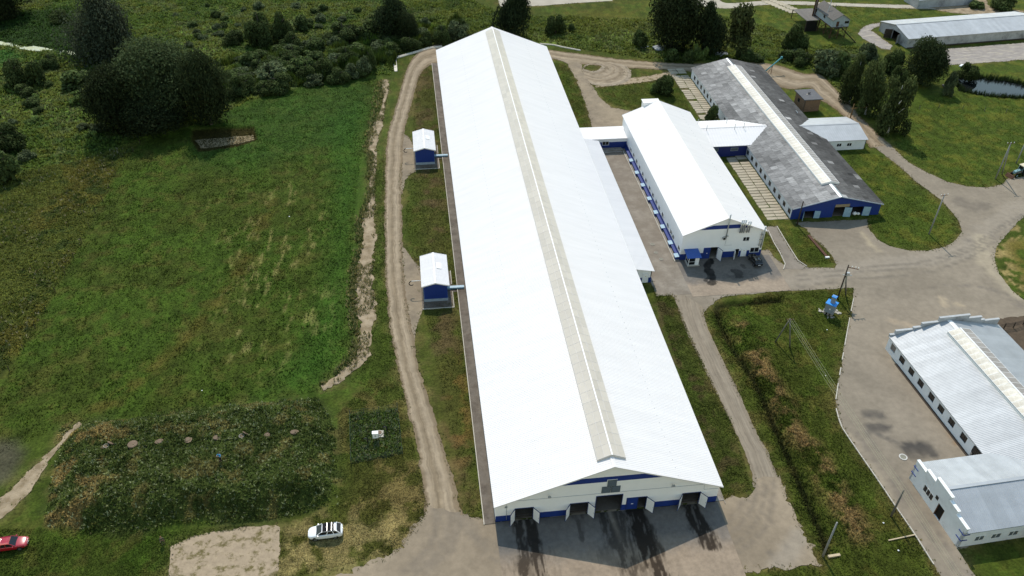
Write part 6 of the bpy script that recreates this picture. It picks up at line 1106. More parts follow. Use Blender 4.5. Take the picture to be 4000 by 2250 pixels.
for a, b in (((1932, 5), (2000, 33)),):
    pa, pb = G(*a), G(*b); wk = thing('slab_row', 'row of pale slabs leading from the concrete lane to the open shed', 'pavement', (0, 0, 0)); wk['kind'] = 'structure'
    for i in range(9):
        for c in range(2):
            q = pa+(pb-pa)*i/8; o = mobj('slab', rnd.choice(vs_), wk, loc=(q[0]+c*3.0-2, q[1]+c*.3, 0.02), rot=(0, 0, rnd.uniform(-.05, .05))); o.scale = (1.15, 1.5, 1)
# ---- drain channels at the far end of the barn
def channel(pts, lab, w=0.75):
    P = GP(pts); par = thing('drain_channel', lab, 'channel', (0, 0, 0)); 
    for i in range(len(P)-1):
        a, b = Vector((*P[i], 0)), Vector((*P[i+1], 0)); d = (b-a).normalized(); n = Vector((d.y, -d.x, 0)); m = MB(); m.bar(a+Vector((0, 0, 0.06)), b+Vector((0, 0, 0.06)), w, 0.10)
        for s in (-1, 1): m.bar(a+n*s*w*.5+Vector((0, 0, 0.14)), b+n*s*w*.5+Vector((0, 0, 0.14)), 0.12, 0.3)
        m.obj('channel_section', pmat('white_channel', (0.66, 0.61, 0.52), 0.9), par)
channel([(996, 180), (993, 147), (1036, 135), (1082, 121), (1112, 118)], 'pale concrete drain channel curving round the far west corner of the barn')
channel([(1358, 111), (1393, 114), (1418, 120), (1460, 128)], 'thin pale drain channel on the weedy bank east of the barn end', 0.3)
# ---- well rings on the mound
WELL = pmat('clay_concrete', (0.175, 0.125, 0.085), 0.9, 0.2, 0.2, 2.0)
for i, (px, py) in enumerate([(268, 1124), (335, 1121), (403, 1113), (473, 1108), (543, 1101), (608, 1098), (672, 1095), (738, 1090)]):
    g = G(px, py, 2.7); z = ground_z(g[0], g[1]); opened = i in (0, 5); big = i == 1
    w_ = thing('well_ring', {0: 'open well ring at the sandy end of the mound', 1: 'wide collapsed well patch on the mound', 5: 'open dark well ring with its lid set aside on the mound'}.get(i, 'closed round well cover on the weedy mound'), 'well', (g[0], g[1], z), 0, 'row of well rings on the mound')
    n = 18; m = MB(); ro, ri, h = (0.7, 0.55, 0.2) if big else (0.40, 0.30, 0.22)
    vs = [(r*math.cos(2*math.pi*k/n), r*math.sin(2*math.pi*k/n), zz) for r, zz in ((ro, -0.3), (ro, h), (ri, h), (ri, -0.25)) for k in range(n)]
    m.add(vs, [(j*n+k, j*n+(k+1) % n, (j+1)*n+(k+1) % n, (j+1)*n+k) for j in range(3) for k in range(n)]); m.obj('ring', WELL if not opened else CONC, w_)
    m = MB()
    if opened: m.add([(ri*math.cos(2*math.pi*k/n), ri*math.sin(2*math.pi*k/n), 0.02) for k in range(n)], [tuple(range(n))]); m.obj('shaft', DARK, w_); l = MB(); l.tube([(0.5, 0.4, h+0.03), (0.55, 0.45, h+0.09)], 0.45, 14); l.obj('lid', WELL, w_)
    else: m.tube([(0, 0, h-0.08), (0, 0, h+0.02)], ro*0.93, 16); m.obj('lid', WELL, w_)
    sp = MB(); q = ragged([(0.55*math.cos(a), 0.48*math.sin(a)) for a in np.linspace(0, 6.1, 12)], .3, .3, i); sp.add([(x, y, 0.12+0.02*(k % 2)) for k, (x, y) in enumerate(q)]+[(0, 0, 0.25)], [(k, (k+1) % len(q), len(q)) for k in range(len(q))]); sp.obj('spoil', pmat('spoil', (0.19, 0.14, 0.09), 0.95, .1, .3, 2.0), w_)
# ---- fenced enclosure
fe = thing('wire_fence', 'low wire mesh fence round the pump control box', 'fence', (0, 0, 0))
fp = [G(*p) for p in ((884, 1167), (881, 1047), (916, 1042), (954, 1038), (1000, 1028), (1006, 1080), (1013, 1142), (972, 1152), (925, 1160), (882, 1105))]
for g in fp: m = MB(); m.tube([(g[0], g[1], -0.1), (g[0], g[1], 1.35)], 0.045, 6); m.obj('post', pmat('green_steel', (0.05, 0.075, 0.055)), fe)
m = MB(); loop = [fp[0], fp[9], fp[1], fp[2], fp[3], fp[4], fp[5], fp[6], fp[7], fp[8], fp[0]]
for a, b in zip(loop[:-1], loop[1:]):
    for z in (0.15, 0.5, 0.85, 1.2): m.bar((a[0], a[1], z), (b[0], b[1], z), 0.012)
    for k in range(1, 12): q = k/12; m.bar((a[0]*(1-q)+b[0]*q, a[1]*(1-q)+b[1]*q, 0.15), (a[0]*(1-q)+b[0]*q, a[1]*(1-q)+b[1]*q, 1.2), 0.008)
m.obj('mesh', MATS['green_steel'], fe)
g = G(946, 1108); cb = thing('control_box', 'white control box on a steel stand inside the wire fence', 'box', (g[0], g[1], 0.0))
m = MB(); m.box(-0.42, -0.25, 0.75, 0.42, 0.25, 1.75); o = m.obj('cabinet', WHITE, cb); m = MB(); m.box(-0.46, -0.3, 1.752, 0.46, 0.3, 1.82); m.obj('lid', BARW, o); m = MB(); m.box(-0.12, -0.262, 1.15, 0.12, -0.252, 1.4); m.obj('sign', GALV, o)
for x in (-0.36, 0.36):
    for y in (-0.2, 0.2): m = MB(); m.box(x-0.04, y-0.04, -0.1, x+0.04, y+0.04, 0.75); m.obj('leg', RUST, cb)
m = MB(); m.tube([(0, 0, 0.75), (0, 0, 0.0)], 0.06, 6); m.obj('cable_riser', RUST, cb)
g = G(955, 1094); mh = thing('manhole_slab', 'square concrete slab with round clay red manhole cover beside the control box', 'manhole', (g[0], g[1], 0)); m = MB(); m.box(-0.65, -0.65, -0.1, 0.65, 0.65, 0.25); m.obj('slab', CONCL, mh); m = MB(); m.tube([(0, 0.1, 0.25), (0, 0.1, 0.42)], 0.5, 16); m.obj('neck', CONCL, mh); m = MB(); m.tube([(0, 0.1, 0.42), (0, 0.1, 0.48)], 0.36, 16); m.obj('cover', WELL, mh)
for px, py, lab in ((926, 1117, 'bent black vent pipe west of the control box'), (974, 1088, 'bent black vent pipe behind the round manhole cover')):
    g = G(px, py); v = thing('vent_pipe', lab, 'pipe', (g[0], g[1], 0), 0.2, 'bent black vent pipes'); m = MB(); m.tube([(0, 0, -0.1), (0, 0, 1.1)]+[(-0.3+0.3*math.cos(a), 0, 1.1+0.3*math.sin(a)) for a in np.linspace(0, 2.7, 8)], 0.09, 8); m.obj('pipe', BLACKP, v, True)
# ---- yard manholes
for px, py, lab, r in (tuple(t(3, 3, 1355, 257))+('white rimmed manhole in the courtyard by the parapet wing', 0.62), tuple(t(2, 1, 1412, 1013))+('manhole ring in the brown alley, the one deepest in', 0.5), tuple(t(2, 1, 1447, 1097))+('middle manhole ring in the brown alley', 0.45), tuple(t(2, 1, 1500, 1162))+('manhole ring at the open end of the brown alley', 0.45)):
    g = G(px, py); v = thing('manhole', lab, 'manhole', (g[0], g[1], 0.05)); big = 'white' in lab; m = MB(); n = 20; vs = [(q*math.cos(2*math.pi*k/n), q*math.sin(2*math.pi*k/n), z) for q, z in ((r, 0), (r, .05), (r*.72, .05), (r*.72, .01)) for k in range(n)]; m.add(vs, [(j*n+k, j*n+(k+1) % n, (j+1)*n+(k+1) % n, (j+1)*n+k) for j in range(3) for k in range(n)]); m.obj('rim', pmat('pale_rim', (0.5, 0.48, 0.44)) if big else CONCL if False else CONC, v); m = MB(); m.tube([(0, 0, -0.02), (0, 0, 0.03)], r*0.71, 18); m.obj('cover', pmat('cast_cover', (0.22, 0.21, 0.16), 0.8), v)
# ---- poles and wires
def pole(gx, h, lab, mat=WOODP, arm=True, brace=None, az=0.0, name='utility_pole'):
    o = thing(name, lab, 'pole', (gx[0], gx[1], 0), az); m = MB(); m.tube([(0, 0, -0.2), (0, 0, h)], [0.17, 0.11], 8); m.obj('shaft', mat, o, True)
    if brace is not None: m = MB(); m.tube([(brace[0], brace[1], -0.2), (0, 0, h-0.5)], [0.15, 0.10], 8); m.obj('brace', mat, o, True)
    if arm:
        m = MB(); m.bar((-0.85, 0, h-0.25), (0.85, 0, h-0.25), 0.10, 0.10); a = m.obj('cross_arm', RUST, o)
        for x in (-0.8, 0, 0.8): m = MB(); m.tube([(x, 0, h-0.2), (x, 0, h+0.05)], [0.05, 0.07], 6); m.obj('insulator', BARW, a)
    return o
CPO = pmat('grey_concrete_pole', (0.27, 0.27, 0.265), 0.85, 0.2, 0.12, 2.0)
g1 = G(*t(3, 1, 1618, 910)); pole(g1, height_at(g1, t(3, 1, 1785, 510)), 'concrete utility pole standing on the tongue of lawn between two roads', CPO, az=0.15)
g2 = G(*t(3, 3, 1235, 850)); h2 = height_at(g2, t(3, 3, 1365, 590)); pole(g2, h2, 'leaning wooden pole carrying the wires opposite the parapet wing', WOODP, arm=False, az=0.5)
g3 = G(*t(3, 3, 550, 1250)); pole(g3, height_at(g3, t(3, 3, 700, 915)), 'bare grey pole at the yard corner beside the weedy verge', CPO, arm=False)
g4 = G(*t(3, 1, 290, 820)); pole(g4, height_at(g4, t(3, 1, 345, 575)), 'dark wooden pole against the blue gable of the old cowshed', WOODD, arm=False)
g5 = G(*t(3, 0, 828, 1185)); o = pole(g5, height_at(g5, t(3, 0, 865, 1045)), 'rusty pole with long side arm beside the pale annex', pmat('yellow_rust', (0.22, 0.13, 0.05)), arm=False); m = MB(); m.bar((-0.6, 0, 2.6), (4.6, 0.4, 2.75), 0.1); m.tube([(-0.6, 0, 2.6), (-0.9, 0, 0.3)], 0.04, 6); m.obj('side_arm', MATS['yellow_rust'], o)
ga, gb = G(*t(3, 2, 70, 545)), G(*t(3, 2, 222, 600)); mid = (ga+gb)/2; hA = height_at(mid, t(3, 2, 135, 285)); ap = thing('a_frame_pole', 'A shaped double pole holding the wires on the weedy verge', 'pole', (mid[0], mid[1], 0))
for q in (ga, gb): m = MB(); m.tube([(q[0]-mid[0], q[1]-mid[1], -0.2), (0.0, 0.0, hA)], [0.13, 0.09], 8); m.obj('leg', WOODP, ap, True)
m = MB(); m.bar((-0.6, 0.1, hA-0.15), (0.6, -0.1, hA-0.15), 0.09); m.obj('cross_arm', RUST, ap)
WIRE = pmat('aluminium_wire', (0.34, 0.34, 0.22), 0.6, 0.3, 0.05)
p2 = np.array([g2[0], g2[1], h2]); pA = np.array([mid[0], mid[1], hA]); p3 = np.array([p2[0]+(p2[0]-pA[0])*0.9, p2[1]+(p2[1]-pA[1])*0.9, h2])
dd = (p2-pA)[:2]; nn_ = np.array([dd[1], -dd[0]])/np.linalg.norm(dd)
for i in range(4):
    off = np.array([*(nn_*(i-1.5)*0.33), -0.1*(i % 2)])
    for a, b, lab in ((pA, p2, 'overhead wire between the A shaped pole and the leaning pole'), (p2, p3, 'overhead wire running on from the leaning pole above the lane')):
        m = MB(); m.tube([tuple(a+(b-a)*q+off-np.array([0, 0, 1.6*q*(1-q)])) for q in np.linspace(0, 1, 11)], 0.014, 5); o = m.obj('overhead_wire', WIRE); tag(o, lab, 'wire', lab+'s')
pole(p3[:2], h2, 'wooden pole beyond the end of the lane carrying the four wires', WOODP, arm=False)
# guy wire at the courtyard
# A-frame concrete pole and neighbour by the tractor
Q = lambda x, y: ((3840+x/8.05)*.644, (540+y/8.05)*.644)
g6 = G(*Q(385, 1280)); g7 = G(*Q(600, 1130)); pole(g6, height_at(g6, Q(1040, 200)), 'tall grey pole with a diagonal brace next to the tractor', CPO, brace=(g7[0]-g6[0], g7[1]-g6[1]), az=0)
g8 = G(*Q(1040, 790)); pole(g8, height_at(g8, Q(1330, 200)), 'plain grey pole behind the tractor', CPO, arm=False)
# transformer and its pole
X = lambda x, y: ((3160+x/5.573)*.644, (1000+y/5.573)*.644)
gt_ = G(*X(620, 930)); ht_ = height_at(gt_, X(785, 170)); tp = pole(gt_, ht_, 'dark wooden transformer pole with strut, cross arm and switchgear', WOODD, arm=False, az=0)
gs = G(*X(805, 850)); m = MB(); m.tube([(gs[0]-gt_[0], gs[1]-gt_[1], -0.2), (0.15, 0.05, ht_*0.72)], [0.15, 0.11], 8); m.obj('strut', WOODP, tp, True)
m = MB(); m.bar((0, 0, ht_-0.5), (2.0, -0.3, ht_-0.9), 0.12); a = m.obj('cross_arm', RUST, tp)
for q in (0.35, 0.7, 0.97): m = MB(); m.tube([(2.0*q, -0.3*q, ht_-0.5-0.4*q), (2.0*q, -0.3*q, ht_-0.1-0.4*q)], [0.05, 0.08], 6); m.obj('insulator', BARW, a)
m = MB(); m.bar((-0.5, 0.0, ht_*0.72), (1.2, -0.15, ht_*0.70), 0.14); m.box(0.1, -0.25, ht_*0.70, 0.7, 0.2, ht_*0.78); m.obj('switchgear', GALV, tp)
m = MB(); 
for i in range(3): m.tube([(0.3+i*.12, -0.1, ht_*0.7), (0.1+i*.05-1.0, -1.5, 3.6)], 0.02, 5)
m.obj('downlead', WIRE, tp)
tf = thing('transformer_kiosk', 'grey transformer kiosk with bright blue roof standing on a stone footing', 'transformer', (49.55, 38.2, 0), math.radians(-45))
m = MB(); m.box(-0.85, -0.7, 0.7, 0.85, 0.7, 2.55); b = m.obj('cabinet', pmat('grey_cabinet', (0.23, 0.255, 0.28), 0.5, 0.4, 0.06), tf)
m = MB(); m.box(-0.05, -0.72, 1.5, 0.2, -0.702, 1.75); m.obj('warning_sign', BARW, b)
m = MB(); m.box(-0.95, -0.8, 2.551, 0.95, 0.8, 2.66); m.obj('roof', pmat('bright_blue', (0.03, 0.25, 0.66), 0.45, 0.4, 0.05), tf)
m = MB(); m.box(-0.32, -0.18, 2.66, 0.42, 0.48, 3.95); c = m.obj('upper_box', MATS['grey_cabinet'], tf); m = MB(); m.box(-0.38, -0.24, 3.951, 0.48, 0.54, 4.06); m.obj('upper_roof', pmat('bright_blue', (0, 0, 0)), c)
for x in (-0.2, 0.05, 0.3): m = MB(); m.tube([(x, 0.15, 4.06), (x, 0.15, 4.3)], [0.06, 0.04], 6); m.obj('insulator', BARW, c)
for x in (-0.6, 0, 0.6): m = MB(); m.box(x-0.15, -0.6, -0.1, x+0.15, 0.6, 0.7); m.obj('footing_block', CONC, tf)
def stones(name, lab, px, py, n, rad, grp, mat=CONCL, z=0.0, smin=.12, smax=.35):
    c = G(px, py)
    for i in range(n):
        a, r_ = rnd.uniform(0, 6.28), rad*math.sqrt(rnd.random()); s = rnd.uniform(smin, smax); bm = bmesh.new(); bmesh.ops.create_icosphere(bm, subdivisions=1, radius=s)
        for v in bm.verts: v.co = v.co*rnd.uniform(.75, 1.2); v.co.z *= 0.55
        me = bpy.data.meshes.new(name); bm.to_mesh(me); bm.free(); me.materials.append(mat); o = mobj(name, me, None, loc=(c[0]+r_*math.cos(a), c[1]+r_*math.sin(a), z+s*.25)); tag(o, lab, 'stone', grp)
stones('stone', 'pale rubble stone heaped round the foot of the transformer kiosk', *X(300, 1190), 9, 0.8, 'rubble by the transformer'); stones('stone', 'pale rubble stone heaped round the foot of the transformer kiosk', *X(590, 1230), 8, 0.7, 'rubble by the transformer'); stones('stone', 'dark rubble stone in front of the transformer kiosk', *X(470, 1330), 10, 0.8, 'dark rubble by the transformer', CONC)
for px, py, lab in ((198, 1117, 'white stone on the slope above the sandy path'), (508, 983, 'white stone lying in the mown field near the mound'), (2077, 945, 'white stone on the verge near the overhead wires'), (2222, 1316, 'white stone below the leaning wire pole'), (2080, 830, 'small white stone near the transformer kiosk'), (2260, 1386, 'white stone at the foot of the weedy verge'), (728, 545, 'white stone among the straw rows'), (1312, 200, 'white stone by the far drain')):
    stones('stone', lab, px, py, 1, 0.05, None, BARW, 0.02, .10, .17)
for o_ in [o for o in bpy.data.objects if o.name.startswith('stone') and o.get('group') is None and 'group' in o.keys()]: del o_['group']
# ---- timbers, troughs
def plank(a, b, w, h, lab, mat=WOODL, name='timber_plank', cat='plank', z=0.12):
    pa, pb = G(*a), G(*b); m = MB(); m.bar((pa[0], pa[1], z), (pb[0], pb[1], z), w, h); o = m.obj(name, mat); tag(o, lab, cat); return o
plank(t(3, 3, 1205, 1097), t(3, 3, 1470, 1040), 0.16, 0.12, 'long pale timber plank lying across the grass by the lane'); plank(t(3, 3, 600, 1262), t(3, 3, 718, 1243), 0.35, 0.3, 'short squared timber beam beside the bare grey pole', name='timber_beam', cat='beam', z=0.15)
plank(t(3, 1, 405, 925), t(3, 1, 590, 1140), 0.55, 0.22, 'long rusty steel trough lying along the grass strip', RUST, 'steel_trough', 'trough'); plank(t(3, 1, 575, 1148), t(3, 1, 615, 1145), 0.35, 0.25, 'short white concrete block at the end of the rusty trough', BARW, 'concrete_block', 'block'); plank(t(3, 0, 1755, 860), t(3, 0, 1810, 920), 0.5, 0.35, 'grey log lying under the dense dark tree', WOODP, 'fallen_log', 'log', 0.2)
plank(t(3, 0, 1890, 745), t(3, 0, 1922, 752), 0.5, 0.2, 'white foam board floating at the pond edge', BARW, 'foam_board', 'board', 0.1); plank(t(3, 0, 1930, 672), t(3, 0, 1955, 655), 0.6, 0.3, 'white sheet dumped beside the pond bush', BARW, 'dumped_sheet', 'sheet', 0.15)
# kerbs along the courtyard lawn
kb_ = thing('courtyard_kerb', 'broken pale kerb along the edge of the courtyard lawn', 'kerb', (0, 0, 0)); kb_['kind'] = 'structure'
kp = smooth_line(GP([(2147, 752), (2132, 829), (2117, 914), (2107, 974), (2102, 1019), (2112, 1061), (2124, 1086), (2172, 1156), (2220, 1226), (2250, 1271), (2295, 1336), (2338, 1404), (2366, 1449)]), 0.5)
cum = np.r_[0, np.cumsum(np.linalg.norm(np.diff(kp, axis=0), axis=1))]
for s in np.arange(0, cum[-1]-2, 2.05):
    if rnd.random() < 0.2: continue
    a = np.array([np.interp(s, cum, kp[:, k]) for k in (0, 1)]); b = np.array([np.interp(s+1.98, cum, kp[:, k]) for k in (0, 1)]); m = MB(); m.bar((*a, 0.04), (*b, 0.04+rnd.uniform(-.02, .02)), 0.16, 0.22); m.obj('kerb_stone', CONCL, kb_)
kb2 = thing('path_kerb', 'pale kerb edging the narrow path by the milking hall', 'kerb', (0, 0, 0)); kb2['kind'] = 'structure'
for pts in ([t(3, 1, 88, 830), t(3, 1, 220, 1050), t(3, 1, 300, 1175), t(3, 1, 390, 1235)], [t(3, 1, 0, 870), t(3, 1, 60, 1000), t(3, 1, 120, 1100), t(3, 1, 172, 1210), t(3, 1, 155, 1265)]):
    P = GP(pts)
    for a, b in zip(P[:-1], P[1:]): m = MB(); m.bar((*a, 0.05), (*b, 0.05), 0.15, 0.2); m.obj('kerb_stone', CONCL, kb2)
# cattle fence, right
cf = thing('cattle_fence', 'rail fence of dark posts round the muddy cattle yard', 'fence', (0, 0, 0)); cpts = [(77.6, 30.6), (79.3, 30.9), (81.2, 31.0), (83.5, 31.6), (86, 32.2), (89, 33), (92, 33.6)]
for x, y in cpts: m = MB(); m.bar((x, y, -0.1), (x, y, 1.35), 0.14); m.obj('post', WOODD, cf)
for z in (0.55, 0.9, 1.2):
    for a, b in zip(cpts[:-1], cpts[1:]): m = MB(); m.bar((*a, z), (*b, z), 0.04, 0.08); m.obj('rail', WOODD, cf)
# old field fence posts along the meadow edge
mf = thing('meadow_fence', 'line of thin weathered posts along the meadow edge', 'fence', (0, 0, 0)); ml = smooth_line(GP([(352, 362), (300, 432), (262, 500), (222, 580), (190, 640), (160, 700), (125, 762), (100, 808), (60, 880), (25, 935)]), 1.0)
for x, y in ml[::5]: m = MB(); z = ground_z(x, y); m.bar((x, y, z-0.1), (x+rnd.uniform(-.1, .1), y, z+1.25), 0.09); m.obj('post', WOODD, mf)
lf = thing('lawn_fence', 'sparse thin posts of a wire fence on the lawn below the pond', 'fence', (0, 0, 0))
for px, py in ((2312, 275), (2361, 272), (2421, 275), (2476, 280), (2530, 285)): g = G(px, py); m = MB(); m.bar((g[0], g[1], -0.1), (g[0], g[1], 1.2), 0.08); m.obj('post', WOODP, lf)

# ================================================================== VEHICLES
PLATE = pmat('white_plate', (0.8, 0.8, 0.8), 0.5); RIM = pmat('alloy_rim', (0.35, 0.36, 0.37), 0.3, 0.5, 0.05, metal=0.8); LAMPG = pmat('lamp_glass', (0.55, 0.57, 0.58), 0.1, 0.5, 0.05); LAMPR = pmat('red_lamp', (0.25, 0.01, 0.01), 0.2, 0.5, 0.05); CHROME = pmat('chrome_rail', (0.7, 0.7, 0.7), 0.2, 0.5, 0.02, metal=0.9)
def car(name, lab, loc, rz, L, Wd, Hh, paint, prof, glassprof, roofm=None, rails=False):
    """nose towards +x; prof: (x, z_low, z_belt, halfwidth scale) stations; glassprof: (x_front_base, x_front_top, x_rear_top, x_rear_base)"""
    o = thing(name, lab, 'car', loc, rz); hw = Wd/2; m = MB(); sec = []
    for x, zl, zb, k in prof:
        w = hw*k; sec.append([(x, -w*0.90, zl), (x, -w, zl+0.14), (x, -w, zb-0.20), (x, -w*0.95, zb-0.03), (x, -w*0.80, zb+0.02), (x, 0, zb+0.045), (x, w*0.80, zb+0.02), (x, w*0.95, zb-0.03), (x, w, zb-0.20), (x, w, zl+0.14), (x, w*0.90, zl)])
    n = len(sec[0]); vs = [p for s in sec for p in s]; fs = []
    for i in range(len(sec)-1):
        for k in range(n-1): fs.append((i*n+k, i*n+k+1, (i+1)*n+k+1, (i+1)*n+k))
        fs.append((i*n+n-1, i*n, (i+1)*n, (i+1)*n+n-1))
    fs += [tuple(range(n)), tuple((len(sec)-1)*n+k for k in range(n))[::-1]]; m.add(vs, fs); b = m.obj('body', paint, o, True)
    md = b.modifiers.new('smooth', 'SUBSURF'); md.levels = 2; md.render_levels = 2
    xf, xft, xrt, xr = glassprof; zb = max(p[2] for p in prof)-0.06; zt = Hh; wb, wt = hw*0.93, hw*0.78
    # pillars and roof shell in body colour, panes set into it
    def at(q, z):   # side profile interpolation: q 0..1 from front to rear
        k = (z-zb)/(zt-zb); f = xf+(xft-xf)*k; r = xr+(xrt-xr)*k; return f+(r-f)*q, wb+(wt-wb)*k
    m = MB(); rf = [(xft+0.02, -wt, zt-0.05), (xft-0.25, -wt*0.98, zt), (xrt+0.25, -wt*0.98, zt), (xrt-0.02, -wt, zt-0.06)]
    vs = []
    for x, y, z in rf: vs += [(x, y, z), (x, y*0.5, z+0.035), (x, -y*0.5, z+0.035), (x, -y, z)]
    vs2 = [(x, y, z-0.07) for x, y, z in vs]; k = len(vs); fs = [(i*4+j, i*4+j+1, (i+1)*4+j+1, (i+1)*4+j) for i in range(3) for j in range(3)]
    m.add(vs+vs2, [f[::-1] for f in fs]+[tuple(q+k for q in f) for f in fs]+[(0, 4, 4+k, k), (4, 8, 8+k, 4+k), (8, 12, 12+k, 8+k), (3, 3+k, 7+k, 7), (7, 7+k, 11+k, 11), (11, 11+k, 15+k, 15), (0, k, k+1, 1), (1, k+1, k+2, 2), (2, k+2, k+3, 3), (12, 13, 13+k, 12+k), (13, 14, 14+k, 13+k), (14, 15, 15+k, 14+k)])
    rfo = m.obj('roof', paint, o, True)
    for s in (-1, 1):
        m = MB()
        for q0, q1 in ((0, 0.03), (0.40, 0.44), (0.70, 0.74), (0.93, 1.0)):
            p = [(*[(lambda a: (a[0], s*a[1]))(at(q, z))][0], z) for q, z in ((q0, zb), (q1, zb), (q1, zt-0.04), (q0, zt-0.04))]
            m.hexa([p[0], p[1], (p[1][0], p[1][1]-s*.06, zb), (p[0][0], p[0][1]-s*.06, zb), p[3], p[2], (p[2][0], p[2][1]-s*.06, zt-.04), (p[3][0], p[3][1]-s*.06, zt-.04)])
        m.obj('pillar', paint, o)
        for q0, q1 in ((0.03, 0.40), (0.44, 0.70), (0.74, 0.93)):
            m = MB(); p = [(at(q, z)[0], s*(at(q, z)[1]-0.02), z) for q, z in ((q0, zb+.02), (q1, zb+.02), (q1, zt-0.06), (q0, zt-0.06))]; m.add(p+[(x, y-s*.02, z) for x, y, z in p], [(0, 1, 2, 3), (7, 6, 5, 4)]); m.obj('side_window', GLASS, o)
    for nm, xb, xt in (('windscreen', xf, xft), ('rear_window', xr, xrt)):
        m = MB(); p = [(xb, -wb*.93, zb), (xb, wb*.93, zb), (xt, wt*.93, zt-0.04), (xt, -wt*.93, zt-0.04)]; e = -0.02 if xb == xf else 0.02; m.add(p+[(x+e, y, z-.01) for x, y, z in p], [(0, 1, 2, 3), (7, 6, 5, 4)]); m.obj(nm, GLASS, o)
    wr_ = 0.33*Hh/1.5; wxs = (L*0.31, -L*0.29)
    ar = MB()
    for x in wxs:
        for s in (-1, 1):
            y = s*(hw-0.10); m = MB(); m.tube([(x, y-0.11*s, wr_), (x, y+0.11*s, wr_)], wr_, 18); w = m.obj('wheel', RUBBER, o); m = MB(); m.tube([(x, y+0.09*s, wr_), (x, y+0.125*s, wr_)], wr_*0.64, 14); m.obj('rim', RIM, w)
            ar.tube([(x, y-0.16*s, wr_+0.02), (x, y+0.107*s, wr_+0.02)], wr_*1.16, 18)
    ar.obj('wheel_arch', BLACKP, o)
    xn, xb = prof[-1][0], prof[0][0]
    for s in (-1, 1):
        m = MB(); m.box(xn-0.34, s*hw*0.66-0.15, prof[-2][2]-0.24, xn-0.14, s*hw*0.66+0.15, prof[-2][2]-0.13); m.obj('headlight', LAMPG, o); m = MB(); m.box(xb+0.10, s*hw*0.76-0.12, prof[1][2]-0.30, xb+0.24, s*hw*0.76+0.12, prof[1][2]-0.12); m.obj('tail_light', LAMPR, o)
        m = MB(); m.box(xf-0.35, min(s*hw*0.97, s*(hw+0.16)), zb+0.0, xf-0.2, max(s*hw*0.97, s*(hw+0.16)), zb+0.13); m.obj('mirror', paint, o)
    m = MB(); m.box(xb-0.015, -0.26, 0.62, xb+0.01, 0.26, 0.74); m.obj('number_plate', PLATE, o); m = MB(); m.box(xn-0.02, -0.26, 0.42, xn+0.012, 0.26, 0.53); m.obj('number_plate', PLATE, o)
    m = MB(); m.box(xb+0.35, -hw*0.85, 0.22, xn-0.4, hw*0.85, 0.36); m.obj('underbody', BLACKP, o)
    if roofm is not None:
        m = MB(); m.box(xrt+0.35, -wt*0.90, zt+0.026, xft-0.12, wt*0.90, zt+0.055); m.obj('panorama_roof', roofm, o)
    if rails:
        for s in (-1, 1): m = MB(); m.tube([(xft-0.2, s*wt*.95, zt+.02), (xft-0.3, s*wt*.95, zt+.09), (xrt+0.3, s*wt*.95, zt+.09), (xrt+.15, s*wt*.95, zt+.02)], 0.025, 6); m.obj('roof_rail', BLACKP, o)
        for x in (xft-0.7, xrt+0.65): m = MB(); m.box(x-0.02, -wt*.98, zt+0.085, x+0.02, wt*.98, zt+0.105); m.obj('roof_bar', CHROME, o)
    return o
WP = pmat('white_car_paint', (0.78, 0.79, 0.80), 0.25, 0.5, 0.02, coat=0.6); RP = pmat('red_car_paint', (0.36, 0.010, 0.022), 0.25, 0.5, 0.05, coat=0.8); BP = pmat('black_car_paint', (0.010, 0.010, 0.011), 0.25, 0.5, 0.05, coat=0.8)
car('suv', 'white crossover car with black panorama roof and roof bars parked on dry grass', (-38.72, 0.48, 0.03), math.radians(181.5), 4.4, 1.80, 1.58, WP, [(-2.28, 0.50, 0.90, 0.74), (-2.2, 0.36, 1.03, 0.95), (-1.75, 0.26, 1.10, 1.02), (-0.6, 0.24, 1.09, 1.03), (0.6, 0.24, 1.06, 1.03), (1.25, 0.24, 1.03, 1.02), (1.75, 0.28, 0.97, 0.99), (2.12, 0.34, 0.88, 0.90), (2.3, 0.46, 0.74, 0.60)], (1.22, 0.42, -1.55, -2.08), roofm=pmat('black_glass_roof', (0.010, 0.010, 0.012), 0.6, 0.05, 0.05), rails=True)
car('red_sedan', 'glossy red saloon car parked on the grass below the sandy path', (-80.05, 3.20, 0.03), math.radians(4), 4.5, 1.75, 1.42, RP, [(-2.25, 0.42, 0.88, 0.86), (-2.1, 0.28, 0.96, 0.95), (-1.4, 0.22, 0.97, 1.0), (0.5, 0.22, 0.95, 1.0), (1.3, 0.22, 0.90, 0.98), (2.0, 0.28, 0.78, 0.92), (2.25, 0.40, 0.64, 0.76)], (1.05, 0.30, -0.95, -1.75))
car('black_hatchback', 'black hatchback parked in the shade of the milking hall gable', (41.6, 54.95, 0.06), math.radians(94), 3.9, 1.65, 1.5, BP, [(-1.95, 0.42, 0.94, 0.86), (-1.85, 0.28, 1.0, 0.96), (-1.1, 0.22, 1.0, 1.0), (0.4, 0.22, 0.98, 1.0), (1.1, 0.22, 0.93, 0.98), (1.7, 0.28, 0.82, 0.92), (1.95, 0.40, 0.68, 0.78)], (0.75, 0.15, -1.35, -1.8))
